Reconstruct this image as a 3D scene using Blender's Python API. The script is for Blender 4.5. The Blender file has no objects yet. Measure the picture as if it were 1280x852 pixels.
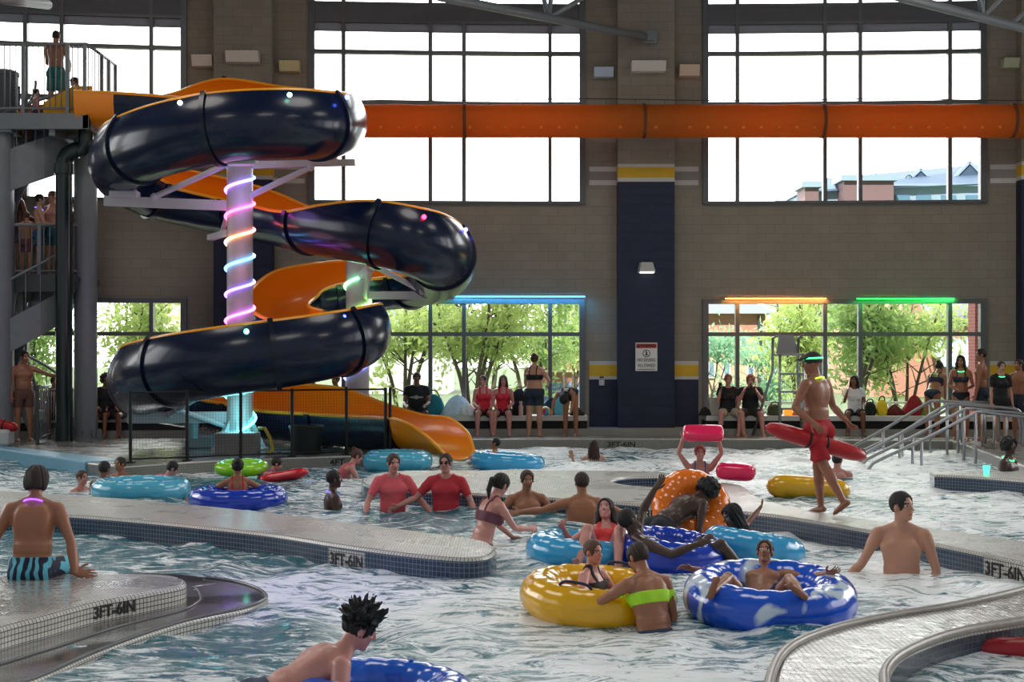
import bpy, bmesh, math, random
import numpy as np
import openvdb
from mathutils import Vector, Matrix, Euler
random.seed(7); rng = np.random.default_rng(7)
R = math.radians
SC = bpy.context.scene
COL = SC.collection
# ------------------------------------------------------------------ camera
F, CX, HY, CH = 1800.0, 640.0, 442.0, 1.75     # focal length in pixels, principal column, horizon row, eye height above the deck
def P(px, py, z=0.0):                            # point of height z seen at a pixel
    Y = (CH - z) * F / (py - HY)
    return Vector(((px - CX) / F * Y, Y, z))
def D(px, py, Y):                                # point at distance Y seen at a pixel
    return Vector(((px - CX) / F * Y, Y, CH - (py - HY) / F * Y))
cam = bpy.data.cameras.new('camera'); co = bpy.data.objects.new('camera', cam); COL.objects.link(co)
co.location = (0, 0, CH); co.rotation_euler = (R(90), 0, 0)
cam.sensor_width = 36; cam.lens = F * 36 / 1280; cam.shift_y = 16 / 1280; cam.clip_end = 900
SC.camera = co
SC.view_settings.view_transform = 'Standard'; SC.view_settings.look = 'None'
SC.view_settings.gamma = 1.0; SC.view_settings.use_curve_mapping = False
SC.view_settings.exposure = 0.5
SC.cycles.max_bounces = 8; SC.cycles.transparent_max_bounces = 16
SC.cycles.use_denoising = True
SC.cycles.sample_clamp_indirect = 4.0

# ------------------------------------------------------------------ materials
def srgb(h):
    if isinstance(h, str):
        c = [int(h[i:i+2], 16) / 255 for i in (0, 2, 4)]
    else: c = [v / 255 for v in h]
    return [(v / 12.92 if v <= .04045 else ((v + .055) / 1.055) ** 2.4) for v in c]
MATS = {}
def mat(name, col, rough=.5, metal=0., noise=.12, nscale=8., bump=0., bscale=60., coat=0., spec=.5, sss=0., emit=None, estr=0., trans=0.):
    if name in MATS: return MATS[name]
    m = bpy.data.materials.new(name); m.use_nodes = True
    nt = m.node_tree; b = nt.nodes['Principled BSDF']
    c = srgb(col)
    tc = nt.nodes.new('ShaderNodeTexCoord')
    if noise > 0:
        n = nt.nodes.new('ShaderNodeTexNoise'); n.inputs['Scale'].default_value = nscale; n.inputs['Detail'].default_value = 4
        nt.links.new(tc.outputs['Object'], n.inputs['Vector'])
        mx = nt.nodes.new('ShaderNodeMix'); mx.data_type = 'RGBA'
        mx.inputs[6].default_value = [v * (1 - noise) for v in c] + [1]
        mx.inputs[7].default_value = [min(1, v * (1 + noise)) for v in c] + [1]
        nt.links.new(n.outputs['Fac'], mx.inputs[0]); nt.links.new(mx.outputs[2], b.inputs['Base Color'])
    else: b.inputs['Base Color'].default_value = c + [1]
    b.inputs['Roughness'].default_value = rough; b.inputs['Metallic'].default_value = metal
    b.inputs['Specular IOR Level'].default_value = spec
    b.inputs['Coat Weight'].default_value = coat; b.inputs['Coat Roughness'].default_value = .08
    if bump > 0:
        n2 = nt.nodes.new('ShaderNodeTexNoise'); n2.inputs['Scale'].default_value = bscale; n2.inputs['Detail'].default_value = 3
        nt.links.new(tc.outputs['Object'], n2.inputs['Vector'])
        bp = nt.nodes.new('ShaderNodeBump'); bp.inputs['Strength'].default_value = bump; bp.inputs['Distance'].default_value = .01
        nt.links.new(n2.outputs['Fac'], bp.inputs['Height']); nt.links.new(bp.outputs[0], b.inputs['Normal'])
    if emit:
        b.inputs['Emission Color'].default_value = srgb(emit) + [1]; b.inputs['Emission Strength'].default_value = estr
    if trans > 0: translucify(m, c, trans)
    MATS[name] = m
    return m
def translucify(m, c, w):
    nt = m.node_tree; b = nt.nodes['Principled BSDF']; out = nt.nodes['Material Output']
    t = nt.nodes.new('ShaderNodeBsdfTranslucent'); t.inputs[0].default_value = list(c) + [1]
    mx = nt.nodes.new('ShaderNodeMixShader'); mx.inputs[0].default_value = w
    nt.links.new(b.outputs[0], mx.inputs[1]); nt.links.new(t.outputs[0], mx.inputs[2]); nt.links.new(mx.outputs[0], out.inputs[0])
def glow(name, col, s):
    if name in MATS: return MATS[name]
    m = bpy.data.materials.new(name); m.use_nodes = True; b = m.node_tree.nodes['Principled BSDF']
    b.inputs['Base Color'].default_value = srgb(col) + [1]; b.inputs['Emission Color'].default_value = srgb(col) + [1]
    b.inputs['Emission Strength'].default_value = s; MATS[name] = m
    return m
def tile_mat(name, c1, c2, grout, sz=.05, rough=.25, uv=True, bw=None, mortar=.004, noise=.3, spec=.5, rough2=None, wet=0., wscale=7.):
    if name in MATS: return MATS[name]
    m = bpy.data.materials.new(name); m.use_nodes = True; nt = m.node_tree; b = nt.nodes['Principled BSDF']
    tc = nt.nodes.new('ShaderNodeTexCoord'); br = nt.nodes.new('ShaderNodeTexBrick')
    br.offset = 0 if bw is None else .5; br.squash = 1
    br.inputs['Scale'].default_value = 1; br.inputs['Brick Width'].default_value = bw or sz; br.inputs['Row Height'].default_value = sz
    br.inputs['Mortar Size'].default_value = mortar; br.inputs['Mortar Smooth'].default_value = .2
    br.inputs['Color1'].default_value = srgb(c1) + [1]; br.inputs['Color2'].default_value = srgb(c2) + [1]; br.inputs['Mortar'].default_value = srgb(grout) + [1]
    nt.links.new(tc.outputs['UV' if uv else 'Object'], br.inputs['Vector'])
    n = nt.nodes.new('ShaderNodeTexNoise'); n.inputs['Scale'].default_value = 1.3; n.inputs['Detail'].default_value = 5
    nt.links.new(tc.outputs['Object'], n.inputs['Vector'])
    hs = nt.nodes.new('ShaderNodeMix'); hs.data_type = 'RGBA'; hs.blend_type = 'MULTIPLY'; hs.inputs[0].default_value = noise
    nt.links.new(br.outputs['Color'], hs.inputs[6]); nt.links.new(n.outputs['Fac'], hs.inputs[7]); nt.links.new(hs.outputs[2], b.inputs['Base Color'])
    bp = nt.nodes.new('ShaderNodeBump'); bp.inputs['Strength'].default_value = .5; bp.inputs['Distance'].default_value = .003; bp.invert = True
    nt.links.new(br.outputs['Fac'], bp.inputs['Height']); nt.links.new(bp.outputs[0], b.inputs['Normal'])
    if wet > 0:          # thin film of water, rippled
        wn = nt.nodes.new('ShaderNodeTexNoise'); wn.inputs['Scale'].default_value = wscale; wn.inputs['Detail'].default_value = 5; wn.inputs['Distortion'].default_value = .6
        nt.links.new(tc.outputs['Object'], wn.inputs['Vector']); wb = nt.nodes.new('ShaderNodeBump'); wb.inputs['Strength'].default_value = wet; wb.inputs['Distance'].default_value = .03
        nt.links.new(wn.outputs['Fac'], wb.inputs['Height']); nt.links.new(bp.outputs[0], wb.inputs['Normal']); nt.links.new(wb.outputs[0], b.inputs['Normal'])
        b.inputs['Coat Weight'].default_value = .6; b.inputs['Coat Roughness'].default_value = .18; nt.links.new(wb.outputs[0], b.inputs['Coat Normal'])
    b.inputs['Roughness'].default_value = rough; b.inputs['Specular IOR Level'].default_value = spec
    if rough2 is not None:
        mr = nt.nodes.new('ShaderNodeMapRange'); mr.inputs['From Min'].default_value = .42; mr.inputs['From Max'].default_value = .58
        mr.inputs['To Min'].default_value = rough; mr.inputs['To Max'].default_value = rough2
        nt.links.new(n.outputs['Fac'], mr.inputs['Value']); nt.links.new(mr.outputs[0], b.inputs['Roughness'])
    MATS[name] = m
    return m

# ------------------------------------------------------------------ objects
def tag(o, label=None, cat=None, group=None, kind=None):
    if label: o['label'] = label
    if cat: o['category'] = cat
    if group: o['group'] = group
    if kind: o['kind'] = kind
    return o
def link(name, me, m=None, parent=None):
    o = bpy.data.objects.new(name, me); COL.objects.link(o)
    if m is not None:
        for q in (m if isinstance(m, (list, tuple)) else [m]): me.materials.append(q)
    if parent is not None: o.parent = parent
    return o
def empty(name, loc, label=None, cat=None, group=None, rz=0, kind=None):
    o = bpy.data.objects.new(name, None); COL.objects.link(o); o.empty_display_size = .1
    o.location = loc; o.rotation_euler = (0, 0, rz)
    return tag(o, label, cat, group, kind)
def copy_tree(o, parent=None):
    c = o.copy(); COL.objects.link(c); c.parent = parent
    for ch in list(o.children): copy_tree(ch, c)
    return c
class MB:
    """collects shapes of one mesh"""
    def __init__(s): s.v = []; s.f = []; s.mi = []; s.uv = None
    def add(s, vs, fs, mi=0):
        o = len(s.v); s.v += [tuple(v) for v in vs]; s.f += [tuple(i + o for i in f) for f in fs]; s.mi += [mi] * len(fs)
    def box(s, c, d, mi=0, rot=None, bev=0.):
        x, y, z = d[0] / 2, d[1] / 2, d[2] / 2
        if bev <= 0:
            vs = [(sx * x, sy * y, sz * z) for sx in (-1, 1) for sy in (-1, 1) for sz in (-1, 1)]
            fs = [(0, 1, 3, 2), (4, 6, 7, 5), (0, 4, 5, 1), (2, 3, 7, 6), (0, 2, 6, 4), (1, 5, 7, 3)]
        else:
            bm = bmesh.new(); bmesh.ops.create_cube(bm, size=1)
            for v in bm.verts: v.co = (v.co.x * 2 * x, v.co.y * 2 * y, v.co.z * 2 * z)
            bmesh.ops.bevel(bm, geom=bm.edges[:], offset=min(bev, .49 * min(d)), segments=2, profile=.5, affect='EDGES')
            bm.verts.index_update(); vs = [v.co[:] for v in bm.verts]; fs = [[v.index for v in f.verts] for f in bm.faces]; bm.free()
        M = rot if rot is not None else Matrix()
        s.add([Vector(c) + (M @ Vector(v)) for v in vs], fs, mi)
    def box2(s, a, b, mi=0, bev=0.):
        s.box([(a[i] + b[i]) / 2 for i in range(3)], [abs(a[i] - b[i]) for i in range(3)], mi, None, bev)
    def tube(s, pts, r, n=10, mi=0, caps=True, closed=False):
        pts = [Vector(p) for p in pts]; N = len(pts)
        rs = r if isinstance(r, (list, tuple)) else [r] * N
        rings = []; up = None
        for i, p in enumerate(pts):
            if closed: t = pts[(i + 1) % N] - pts[i - 1]
            else: t = pts[min(i + 1, N - 1)] - pts[max(i - 1, 0)]
            t.normalize()
            if up is None:
                up = Vector((0, 0, 1)) if abs(t.z) < .9 else Vector((1, 0, 0))
            a = t.cross(up); a.normalize(); up = a.cross(t); up.normalize()
            rings.append([p + (a * math.cos(2 * math.pi * k / n) + up * math.sin(2 * math.pi * k / n)) * rs[i] for k in range(n)])
        vs = [v for q in rings for v in q]; fs = []
        for i in range(N if closed else N - 1):
            j = (i + 1) % N
            for k in range(n):
                fs.append((i * n + k, i * n + (k + 1) % n, j * n + (k + 1) % n, j * n + k))
        if caps and not closed:
            fs.append(tuple(range(n))[::-1]); fs.append(tuple((N - 1) * n + k for k in range(n)))
        s.add(vs, fs, mi)
    def bar(s, a, b, w, h=None, mi=0):           # rectangular bar between two points
        a = Vector(a); b = Vector(b); t = (b - a); L = t.length; t.normalize()
        up = Vector((0, 0, 1)) if abs(t.z) < .95 else Vector((0, 1, 0))
        x = t.cross(up).normalized(); z = x.cross(t).normalized(); h = h or w
        M = Matrix((x, t, z)).transposed()
        s.box((a + b) / 2, (w, L, h), mi, M)
    def lathe(s, prof, n=24, c=(0, 0, 0), mi=0, M=None):
        vs = []; fs = []; M = M or Matrix(); m = len(prof)
        for r, z in prof:
            for k in range(n):
                a = 2 * math.pi * k / n; vs.append(Vector(c) + (M @ Vector((r * math.cos(a), r * math.sin(a), z))))
        for i in range(m - 1):
            for k in range(n): fs.append((i * n + k, i * n + (k + 1) % n, (i + 1) * n + (k + 1) % n, (i + 1) * n + k))
        fs.append(tuple(range(n))[::-1]); fs.append(tuple((m - 1) * n + k for k in range(n)))
        s.add(vs, fs, mi)
    def ball(s, c, r, n=12, mi=0, sc=(1, 1, 1), M=None):
        vs = []; fs = []; m = n; M = M or Matrix()
        for i in range(m + 1):
            th = math.pi * i / m
            for k in range(n * 2):
                a = math.pi * k / n
                vs.append(Vector(c) + (M @ Vector((r * sc[0] * math.sin(th) * math.cos(a), r * sc[1] * math.sin(th) * math.sin(a), r * sc[2] * math.cos(th)))))
        N = 2 * n
        for i in range(m):
            for k in range(N):
                f = (i * N + k, (i + 1) * N + k, (i + 1) * N + (k + 1) % N, i * N + (k + 1) % N)
                fs.append(f)
        s.add(vs, fs, mi)
    def mesh(s, name, smooth=False):
        me = bpy.data.meshes.new(name); me.from_pydata(s.v, [], s.f)
        if any(s.mi): me.polygons.foreach_set('material_index', s.mi)
        if smooth: me.polygons.foreach_set('use_smooth', [True] * len(s.f))
        me.update(); return me
    def build(s, name, m, parent=None, smooth=False, ang=None):
        me = s.mesh(name, smooth or ang is not None)
        o = link(name, me, m, parent)
        if ang is not None:
            bm = bmesh.new(); bm.from_mesh(me); bmesh.ops.remove_doubles(bm, verts=bm.verts, dist=1e-5)
            for e in bm.edges:
                if len(e.link_faces) == 2 and e.calc_face_angle(0) > R(ang): e.smooth = False
            bm.to_mesh(me); bm.free()
        return o
def catmull(pts, n=8, closed=False):
    pts = [np.array(p, float) for p in pts]; out = []; N = len(pts)
    for i in range(N if closed else N - 1):
        if closed: p0, p1, p2, p3 = pts[i - 1], pts[i], pts[(i + 1) % N], pts[(i + 2) % N]
        else: p0, p1, p2, p3 = pts[max(i - 1, 0)], pts[i], pts[i + 1], pts[min(i + 2, N - 1)]
        for k in range(n):
            t = k / n
            out.append(.5 * (2 * p1 + (p2 - p0) * t + (2 * p0 - 5 * p1 + 4 * p2 - p3) * t * t + (3 * p1 - p0 - 3 * p2 + p3) * t ** 3))
    if not closed: out.append(pts[-1])
    return out
def text_mesh(s, size, sx=1., depth=.004, bold=0.0):
    cu = bpy.data.curves.new('lettering', 'FONT'); cu.body = s; cu.size = size; cu.align_x = 'CENTER'; cu.align_y = 'CENTER'
    cu.extrude = depth / 2; cu.offset = bold; cu.resolution_u = 3
    o = bpy.data.objects.new('lettering', cu); COL.objects.link(o)
    bpy.context.view_layer.update()
    me = bpy.data.meshes.new_from_object(o.evaluated_get(bpy.context.evaluated_depsgraph_get()))
    bpy.data.objects.remove(o); bpy.data.curves.remove(cu)
    for v in me.vertices: v.co.x *= sx
    return me
# ------------------------------------------------------------------ people: one continuous surface from a smooth-blended distance field
class Field:
    def __init__(s, lo, hi, vox):
        s.vox = vox; s.lo = np.array(lo, float) - 4 * vox
        s.n = np.ceil((np.array(hi, float) + 4 * vox - s.lo) / vox).astype(int) + 1
        s.a = np.full(s.n, .2, np.float32)
    def grid(s, lo, hi):
        i0 = np.clip(np.floor((np.array(lo) - s.lo) / s.vox).astype(int), 0, s.n); i1 = np.clip(np.ceil((np.array(hi) - s.lo) / s.vox).astype(int) + 1, 0, s.n)
        sl = tuple(slice(i0[k], i1[k]) for k in range(3))
        ax = [s.lo[k] + s.vox * np.arange(i0[k], i1[k]) for k in range(3)]
        p = np.stack(np.meshgrid(*ax, indexing='ij'), -1)
        return sl, p
    def add(s, fn, lo, hi, k=.015):
        m = .05 + k
        sl, p = s.grid(np.array(lo) - m, np.array(hi) + m)
        if p.size == 0: return
        d = fn(p).astype(np.float32); a = s.a[sl]
        if k > 0:
            h = np.maximum(k - np.abs(a - d), 0) / k
            s.a[sl] = np.minimum(a, d) - h * h * k * .25
        else: s.a[sl] = np.minimum(a, d)
    def cut(s, fn, lo, hi):
        sl, p = s.grid(lo, hi)
        if p.size: s.a[sl] = np.maximum(s.a[sl], -fn(p))
    def keep(s, fn):
        sl, p = s.grid(s.lo, s.lo + s.n * s.vox); s.a[sl] = np.maximum(s.a[sl], fn(p))
    def mesh(s, name):
        s.a[0] = s.a[-1] = .2; s.a[:, 0] = s.a[:, -1] = .2; s.a[:, :, 0] = s.a[:, :, -1] = .2
        g = openvdb.FloatGrid(.2); g.copyFromArray(np.clip(s.a, -.2, .2))
        v, q = g.convertToQuads(0)
        if len(q) == 0: return None
        v = v * s.vox + s.lo
        q = q[:, ::-1].copy()
        a, b, c = v[q[:, 0]], v[q[:, 1]], v[q[:, 2]]
        vol = np.einsum('ij,ij->i', a, np.cross(b, c)).sum()
        if vol < 0: q = q[:, ::-1].copy()
        me = bpy.data.meshes.new(name)
        me.vertices.add(len(v)); me.vertices.foreach_set('co', v.astype(np.float32).ravel())
        me.loops.add(len(q) * 4); me.loops.foreach_set('vertex_index', q.astype(np.int32).ravel())
        me.polygons.add(len(q)); me.polygons.foreach_set('loop_start', np.arange(0, len(q) * 4, 4, dtype=np.int32))
        me.polygons.foreach_set('use_smooth', np.ones(len(q), bool))
        me.update(); me.validate()
        return me
def arr(v): return np.array(v[:], float)
def cone(a, b, r1, r2):
    a = arr(a); b = arr(b); ab = b - a; L2 = max(ab @ ab, 1e-9)
    def f(p):
        q = p - a; t = np.clip(q @ ab / L2, 0, 1)
        return np.linalg.norm(q - t[..., None] * ab, axis=-1) - (r1 + (r2 - r1) * t)
    r = max(r1, r2)
    return f, np.minimum(a, b) - r, np.maximum(a, b) + r
def multicone(pts, rs):
    out = []
    for i in range(len(pts) - 1): out.append(cone(pts[i], pts[i + 1], rs[i], rs[i + 1]))
    def f(p): return np.minimum.reduce([o[0](p) for o in out])
    return f, np.min([o[1] for o in out], 0), np.max([o[2] for o in out], 0)
def ell(M, c, r):
    """ellipsoid with centre c and radii r in the frame M (4x4)"""
    Mi = np.array(M.inverted()); r = np.array(r, float); c0 = np.array(c, float); w = arr(M @ Vector(c)); rm = r.max()
    def f(p):
        q = p @ Mi[:3, :3].T + Mi[:3, 3] - c0
        k0 = np.linalg.norm(q / r, axis=-1); k1 = np.linalg.norm(q / (r * r), axis=-1)
        return np.where(k0 > 1e-6, k0 * (k0 - 1) / np.maximum(k1, 1e-6), -r.min())
    return f, w - rm, w + rm
def loft(M, st, off=0.):
    """elliptical stations (h, rx, ry, cy) along the frame's z"""
    Mi = np.array(M.inverted()); st = np.array(st, float)
    hs = st[:, 0]
    def f(p):
        q = p @ Mi[:3, :3].T + Mi[:3, 3]
        h = q[..., 2]; hc = np.clip(h, hs[0], hs[-1])
        rx = np.interp(hc, hs, st[:, 1]) + off; ry = np.interp(hc, hs, st[:, 2]) + off; cy = np.interp(hc, hs, st[:, 3])
        x = q[..., 0]; y = q[..., 1] - cy
        k = np.sqrt((x / rx) ** 2 + (y / ry) ** 2)
        g = np.sqrt((x / rx ** 2) ** 2 + (y / ry ** 2) ** 2)
        d = np.where(k > 1e-5, k * (k - 1) / np.maximum(g, 1e-5), -np.minimum(rx, ry))
        e = np.abs(h - hc) - (off if off > 0 else 0)
        return np.where(e > 0, np.sqrt(np.maximum(d, 0) ** 2 + e ** 2) + np.minimum(d, 0) * 0, np.maximum(d, -.2))
    cs = [M @ Vector((sx * (st[:, 1].max() + off), sy * (st[:, 2].max() + off + .03), h)) for sx in (-1, 1) for sy in (-1, 1) for h in (hs[0] - off, hs[-1] + off)]
    c = np.array([arr(v) for v in cs])
    return f, c.min(0), c.max(0)
def N(x, y, z): return Vector((x, y, z)).normalized()
def plane(pt, n):
    pt = arr(pt); n = arr(Vector(n).normalized())
    return lambda p: (p - pt) @ n
SKIN = dict(fair=(192, 140, 114), pink=(200, 138, 126), tan=(160, 106, 76), olive=(188, 138, 104), bronze=(146, 94, 68), brown=(120, 76, 54), dark=(66, 42, 32))
def skin_mat(k):
    return mat('skin_' + k, SKIN[k], rough=.42, noise=.10, nscale=14, bump=.08, bscale=120, spec=.5, coat=.15)
LEGS = dict(
    stand=((N(-.06, 0, -1), N(0, -.03, -1)), (N(.06, 0, -1), N(0, -.03, -1))),
    sit=((N(-.15, 1, -.05), N(0, .05, -1)), (N(.15, 1, -.05), N(0, .05, -1))),
    lowsit=((N(-.12, 1, .28), N(0, .25, -1)), (N(.12, 1, .28), N(0, .25, -1))),
    crouch=((N(-.2, 1, -.5), N(0, -.5, -1)), (N(.2, 1, -.5), N(0, -.5, -1))),
    squat=((N(-.25, 1, .3), N(0, -.4, -1)), (N(.25, 1, .3), N(0, -.4, -1))),
    walk=((N(-.04, .42, -1), N(0, .1, -1)), (N(.04, -.25, -1), N(0, -.75, -1))),
    tube=((N(-.2, 1, .45), N(-.05, .75, -.7)), (N(.2, 1, .45), N(.05, .75, -.7))),
    flat=((N(-.12, 1, .1), N(0, 1, -.1)), (N(.12, 1, .1), N(0, 1, -.1))),
)
HANG = ((N(-.16, .02, -1), N(-.06, .22, -1)), (N(.16, .02, -1), N(.06, .22, -1)))
PEOPLE = []
def person(label, at, anchor='head', yaw=180, h=1.72, sex='m', w=1., skin='fair', lean=0, bend=0, tilt=0, hp=0, hyaw=0,
           legs='stand', la=None, ra=None, hair='short', hcol='1c1410', wear=(), vox=.011, curl=.35, lh=None, rh=None, name='person', group=None, floor=None, glasses=False, hroll=0):
    s = h / 1.72
    fem = sex == 'f'
    Ry = Matrix.Rotation(R(yaw), 4, 'Z')
    Mp = Ry @ Matrix.Rotation(R(-lean), 4, 'X') @ Matrix.Rotation(R(tilt), 4, 'Y') @ Matrix.Scale(s, 4)    # pelvis frame
    Mc = Mp @ Matrix.Translation((0, 0, .15)) @ Matrix.Rotation(R(-bend), 4, 'X')                            # chest frame, origin at the waist
    neck = Mc @ Vector((0, -.005, .37))
    Mh = Mc @ Matrix.Translation((0, .0, .37)) @ Matrix.Rotation(R(hyaw), 4, 'Z') @ Matrix.Rotation(R(-hp), 4, 'X') @ Matrix.Rotation(R(hroll), 4, 'Y') @ Matrix.Translation((0, .02, .165))
    head = Mh @ Vector((0, 0, 0))
    L = LEGS[legs] if isinstance(legs, str) else legs
    sw = .168 if fem else .19
    la = la or HANG[0]; ra = ra or HANG[1]
    J = {}
    for sd, arm, leg in ((-1, la, L[0]), (1, ra, L[1])):
        S = Mc @ Vector((sd * sw, 0, .305)); 
        ud = (Mc.to_3x3() @ arm[0]).normalized(); fd = (Mc.to_3x3() @ arm[1]).normalized()
        E = S + ud * .285 * s; W = E + fd * .25 * s
        Hp = Mp @ Vector((sd * .09, 0, -.02)); td = (Ry.to_3x3() @ leg[0]).normalized(); kd = (Ry.to_3x3() @ leg[1]).normalized()
        K = Hp + td * .43 * s; A = K + kd * .42 * s
        J[sd] = (S, E, W, Hp, K, A, ud, fd, td, kd)
    # foot direction: horizontal-ish, square to the shin
    def footdir(sd):
        kd = J[sd][9]; f = Ry.to_3x3() @ Vector((sd * .15, 1, 0)); f = f - kd * f.dot(kd)
        if f.length < .05: f = Vector((0, 0, 1)) - kd * kd.z
        return f.normalized()
    # ---- translate so that the anchor lands
    at = Vector(at)
    if anchor == 'head': T = at - head
    elif anchor == 'pelvis': T = at - Mp @ Vector((0, 0, 0))
    else:
        zmin = min(J[sd][5].z for sd in (-1, 1)) - .075 * s
        c = Mp @ Vector((0, 0, 0))
        if anchor == 'feet': T = Vector((at.x - c.x, at.y - c.y, at.z - zmin))
        else: T = Vector((at.x - head.x, at.y - head.y, at.z - zmin))
    TM = Matrix.Translation(T); Mp = TM @ Mp; Mc = TM @ Mc; Mh = TM @ Mh; neck = neck + T
    for sd in J:
        j = J[sd]; J[sd] = tuple(v + T for v in j[:6]) + j[6:]
    pts = [Mh @ Vector(v) for v in ((.1, .14, .16), (-.1, -.14, -.16), (.1, -.14, .16), (-.1, .14, .16))]
    for sd in J:
        j = J[sd]; pts += [j[0], j[1], j[2], j[2] + j[7] * .2 * s, j[3], j[4], j[5], j[5] + footdir(sd) * .2 * s, j[5] + j[9] * .09 * s]
    pts = np.array([arr(v) for v in pts]); lo = pts.min(0) - .14; hi = pts.max(0) + .14
    FB = Field(lo, hi, vox)
    wf = w; wl = .5 + .5 * w
    if fem:
        pel = [(-.12, .09, .08, 0), (-.05, .168, .122, -.012), (.03, .165, .112, -.008), (.11, .132, .092, 0), (.17, .122, .086, 0)]
        che = [(-.03, .124, .086, 0), (.08, .134, .092, .002), (.18, .146, .098, .0), (.27, .145, .085, -.01), (.32, .105, .07, -.012), (.36, .055, .055, -.01)]
    else:
        pel = [(-.12, .09, .08, 0), (-.05, .158, .112, -.01), (.03, .158, .108, -.006), (.11, .144, .098, 0), (.17, .140, .094, 0)]
        che = [(-.03, .140, .094, 0), (.08, .152, .104, .002), (.18, .172, .116, .004), (.27, .170, .098, -.006), (.32, .125, .078, -.012), (.36, .06, .06, -.01)]
    pel = [(a, b * wf, c * wf, d) for a, b, c, d in pel]; che = [(a, b * (.35 + .65 * wf), c * wf, d) for a, b, c, d in che]
    def put(pr, k): FB.add(pr[0], pr[1], pr[2], k * s)
    put(loft(Mp, pel), .03); put(loft(Mc, che), .05)
    for sd in (-1, 1):
        put(ell(Mp, (sd * .078 * wf, -.065, -.055), (.085 * wf, .075 * wf, .09)), .03)
        if fem: put(ell(Mc, (sd * .07, .075 * wf, .165), (.062 * wf, .058 * wf, .06)), .025)
        else: put(ell(Mc, (sd * .078, .07, .205), (.085, .045, .055)), .035)
        put(ell(Mc, (sd * .07, -.07, .22), (.07, .04, .11)), .04)
        S, E, W, Hp, K, A, ud, fd, td, kd = J[sd]
        q = wl * (.88 if fem else 1.)
        # neck to shoulder slope, arm
        put(cone(Mc @ Vector((sd * .03, -.01, .375)), Mc @ Vector((sd * (sw - .02), -.005, .318)), .045 * s, .038 * s), .04)
        put(cone(S, S + ud * .09 * s, .055 * q * s, .053 * q * s), .035)
        put(multicone([S, S.lerp(E, .45), E, E.lerp(W, .28), W], [.05 * q * s, .047 * q * s, .036 * q * s, .042 * q * s, .027 * q * s]), .012)
        # hand
        hd = lh if sd < 0 else rh
        hdir = (Mc.to_3x3() @ hd).normalized() if hd is not None else fd
        ref = ud.cross(fd)
        if ref.length < .05: ref = Mc.to_3x3() @ Vector((sd, 0, 0))
        ref.normalize()
        side = hdir.cross(ref)
        if side.length < .05: side = hdir.cross(Vector((0, 0, 1)))
        side.normalize()                          # across the palm
        pn = side.cross(hdir).normalized()        # palm normal
        Mq = Matrix.Translation(W + hdir * .05 * s) @ Matrix((side, hdir, pn)).transposed().to_4x4() @ Matrix.Scale(s, 4)
        put(ell(Mq, (0, 0, 0), (.041, .056, .018)), .012)
        cu = curl
        for i, (fx, fl) in enumerate(((-.03, .066), (-.01, .078), (.011, .073), (.031, .056))):
            b0 = Mq @ Vector((fx, .045, 0)); a1 = cu * .9; a2 = cu * 2.
            d1 = (hdir * math.cos(a1) - pn * math.sin(a1) + side * fx * 2.2).normalized(); d2 = (hdir * math.cos(a2) - pn * math.sin(a2) + side * fx * 1.5).normalized()
            m1 = b0 + d1 * fl * .5 * s; m2 = m1 + d2 * fl * .5 * s
            rr = max(.0085 * s, vox * .95)
            put(multicone([b0, m1, m2], [rr * 1.08, rr, rr * .85]), .004)
        sg = -1 if (Mc.to_3x3() @ Vector((0, 1, 0))).dot(side) < 0 else 1
        tb = Mq @ Vector((sg * .03, -.02, 0)); td1 = (side * sg * .75 + hdir * .7 - pn * .2).normalized(); tm = tb + td1 * .045 * s; te = tm + (hdir * .85 + side * sg * .3 - pn * .3).normalized() * .032 * s
        rr = max(.0105 * s, vox * .95)
        put(multicone([tb, tm, te], [rr * 1.2, rr, rr * .85]), .006)
        # leg
        lq = wl * (1.02 if fem else 1.)
        put(multicone([Hp, Hp.lerp(K, .4), K], [.088 * lq * s, .078 * lq * s, .053 * lq * s]), .03)
        put(multicone([K, K.lerp(A, .3), A], [.05 * lq * s, .054 * lq * s, .034 * lq * s]), .02)
        back = -footdir(sd)
        put(cone(K.lerp(A, .12) + back * .018 * s, K.lerp(A, .42) + back * .016 * s, .04 * lq * s, .04 * lq * s), .03)
        fdv = footdir(sd)
        sole = A + kd * .045 * s
        put(multicone([sole - fdv * .035 * s, sole + fdv * .05 * s + kd * .005 * s, sole + fdv * .135 * s + kd * .014 * s], [.032 * s, .034 * s, .024 * s]), .02)
        sidev = fdv.cross(kd).normalized()
        for i in range(5):
            rr = max((.013 if i == 0 else .0095) * s, vox * .8)
            o_ = sidev * (sd * (-.024 + i * .0125)) * s * (1 if sidev.dot(Ry.to_3x3() @ Vector((1, 0, 0))) > 0 else -1)
            t0 = sole + fdv * .13 * s + o_ + kd * .018 * s
            put(cone(t0, t0 + fdv * (.045 - i * .006) * s, rr, rr * .85), .006)
    # neck and head
    nb = neck; hb = Mh @ Vector((0, -.018, -.05))
    put(cone(nb - (Mc.to_3x3() @ Vector((0, 0, .03))), hb, (.056 if not fem else .05) * s * wl, (.052 if not fem else .046) * s), .02)
    put(ell(Mh, (0, -.012, .03), (.073, .092, .086)), .01)
    put(ell(Mh, (0, .018, -.035), (.058, .07, .078)), .02)
    put(ell(Mh, (0, .062, -.092), (.026, .022, .02)), .02)            # chin
    put(ell(Mh, (0, .074, .03), (.05, .014, .012)), .012)             # brow
    for sd in (-1, 1):
        put(ell(Mh, (sd * .034, .066, -.022), (.02, .016, .018)), .012)   # cheekbone
        put(ell(Mh, (sd * .074, -.008, -.008), (.009, .02, .031)), .005)  # ear
    put(cone(Mh @ Vector((0, .084, .018)), Mh @ Vector((0, .103, -.018)), .008 * s, .013 * s), .008)
    put(ell(Mh, (0, .09, -.022), (.018, .012, .009)), .006)           # nose
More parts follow.
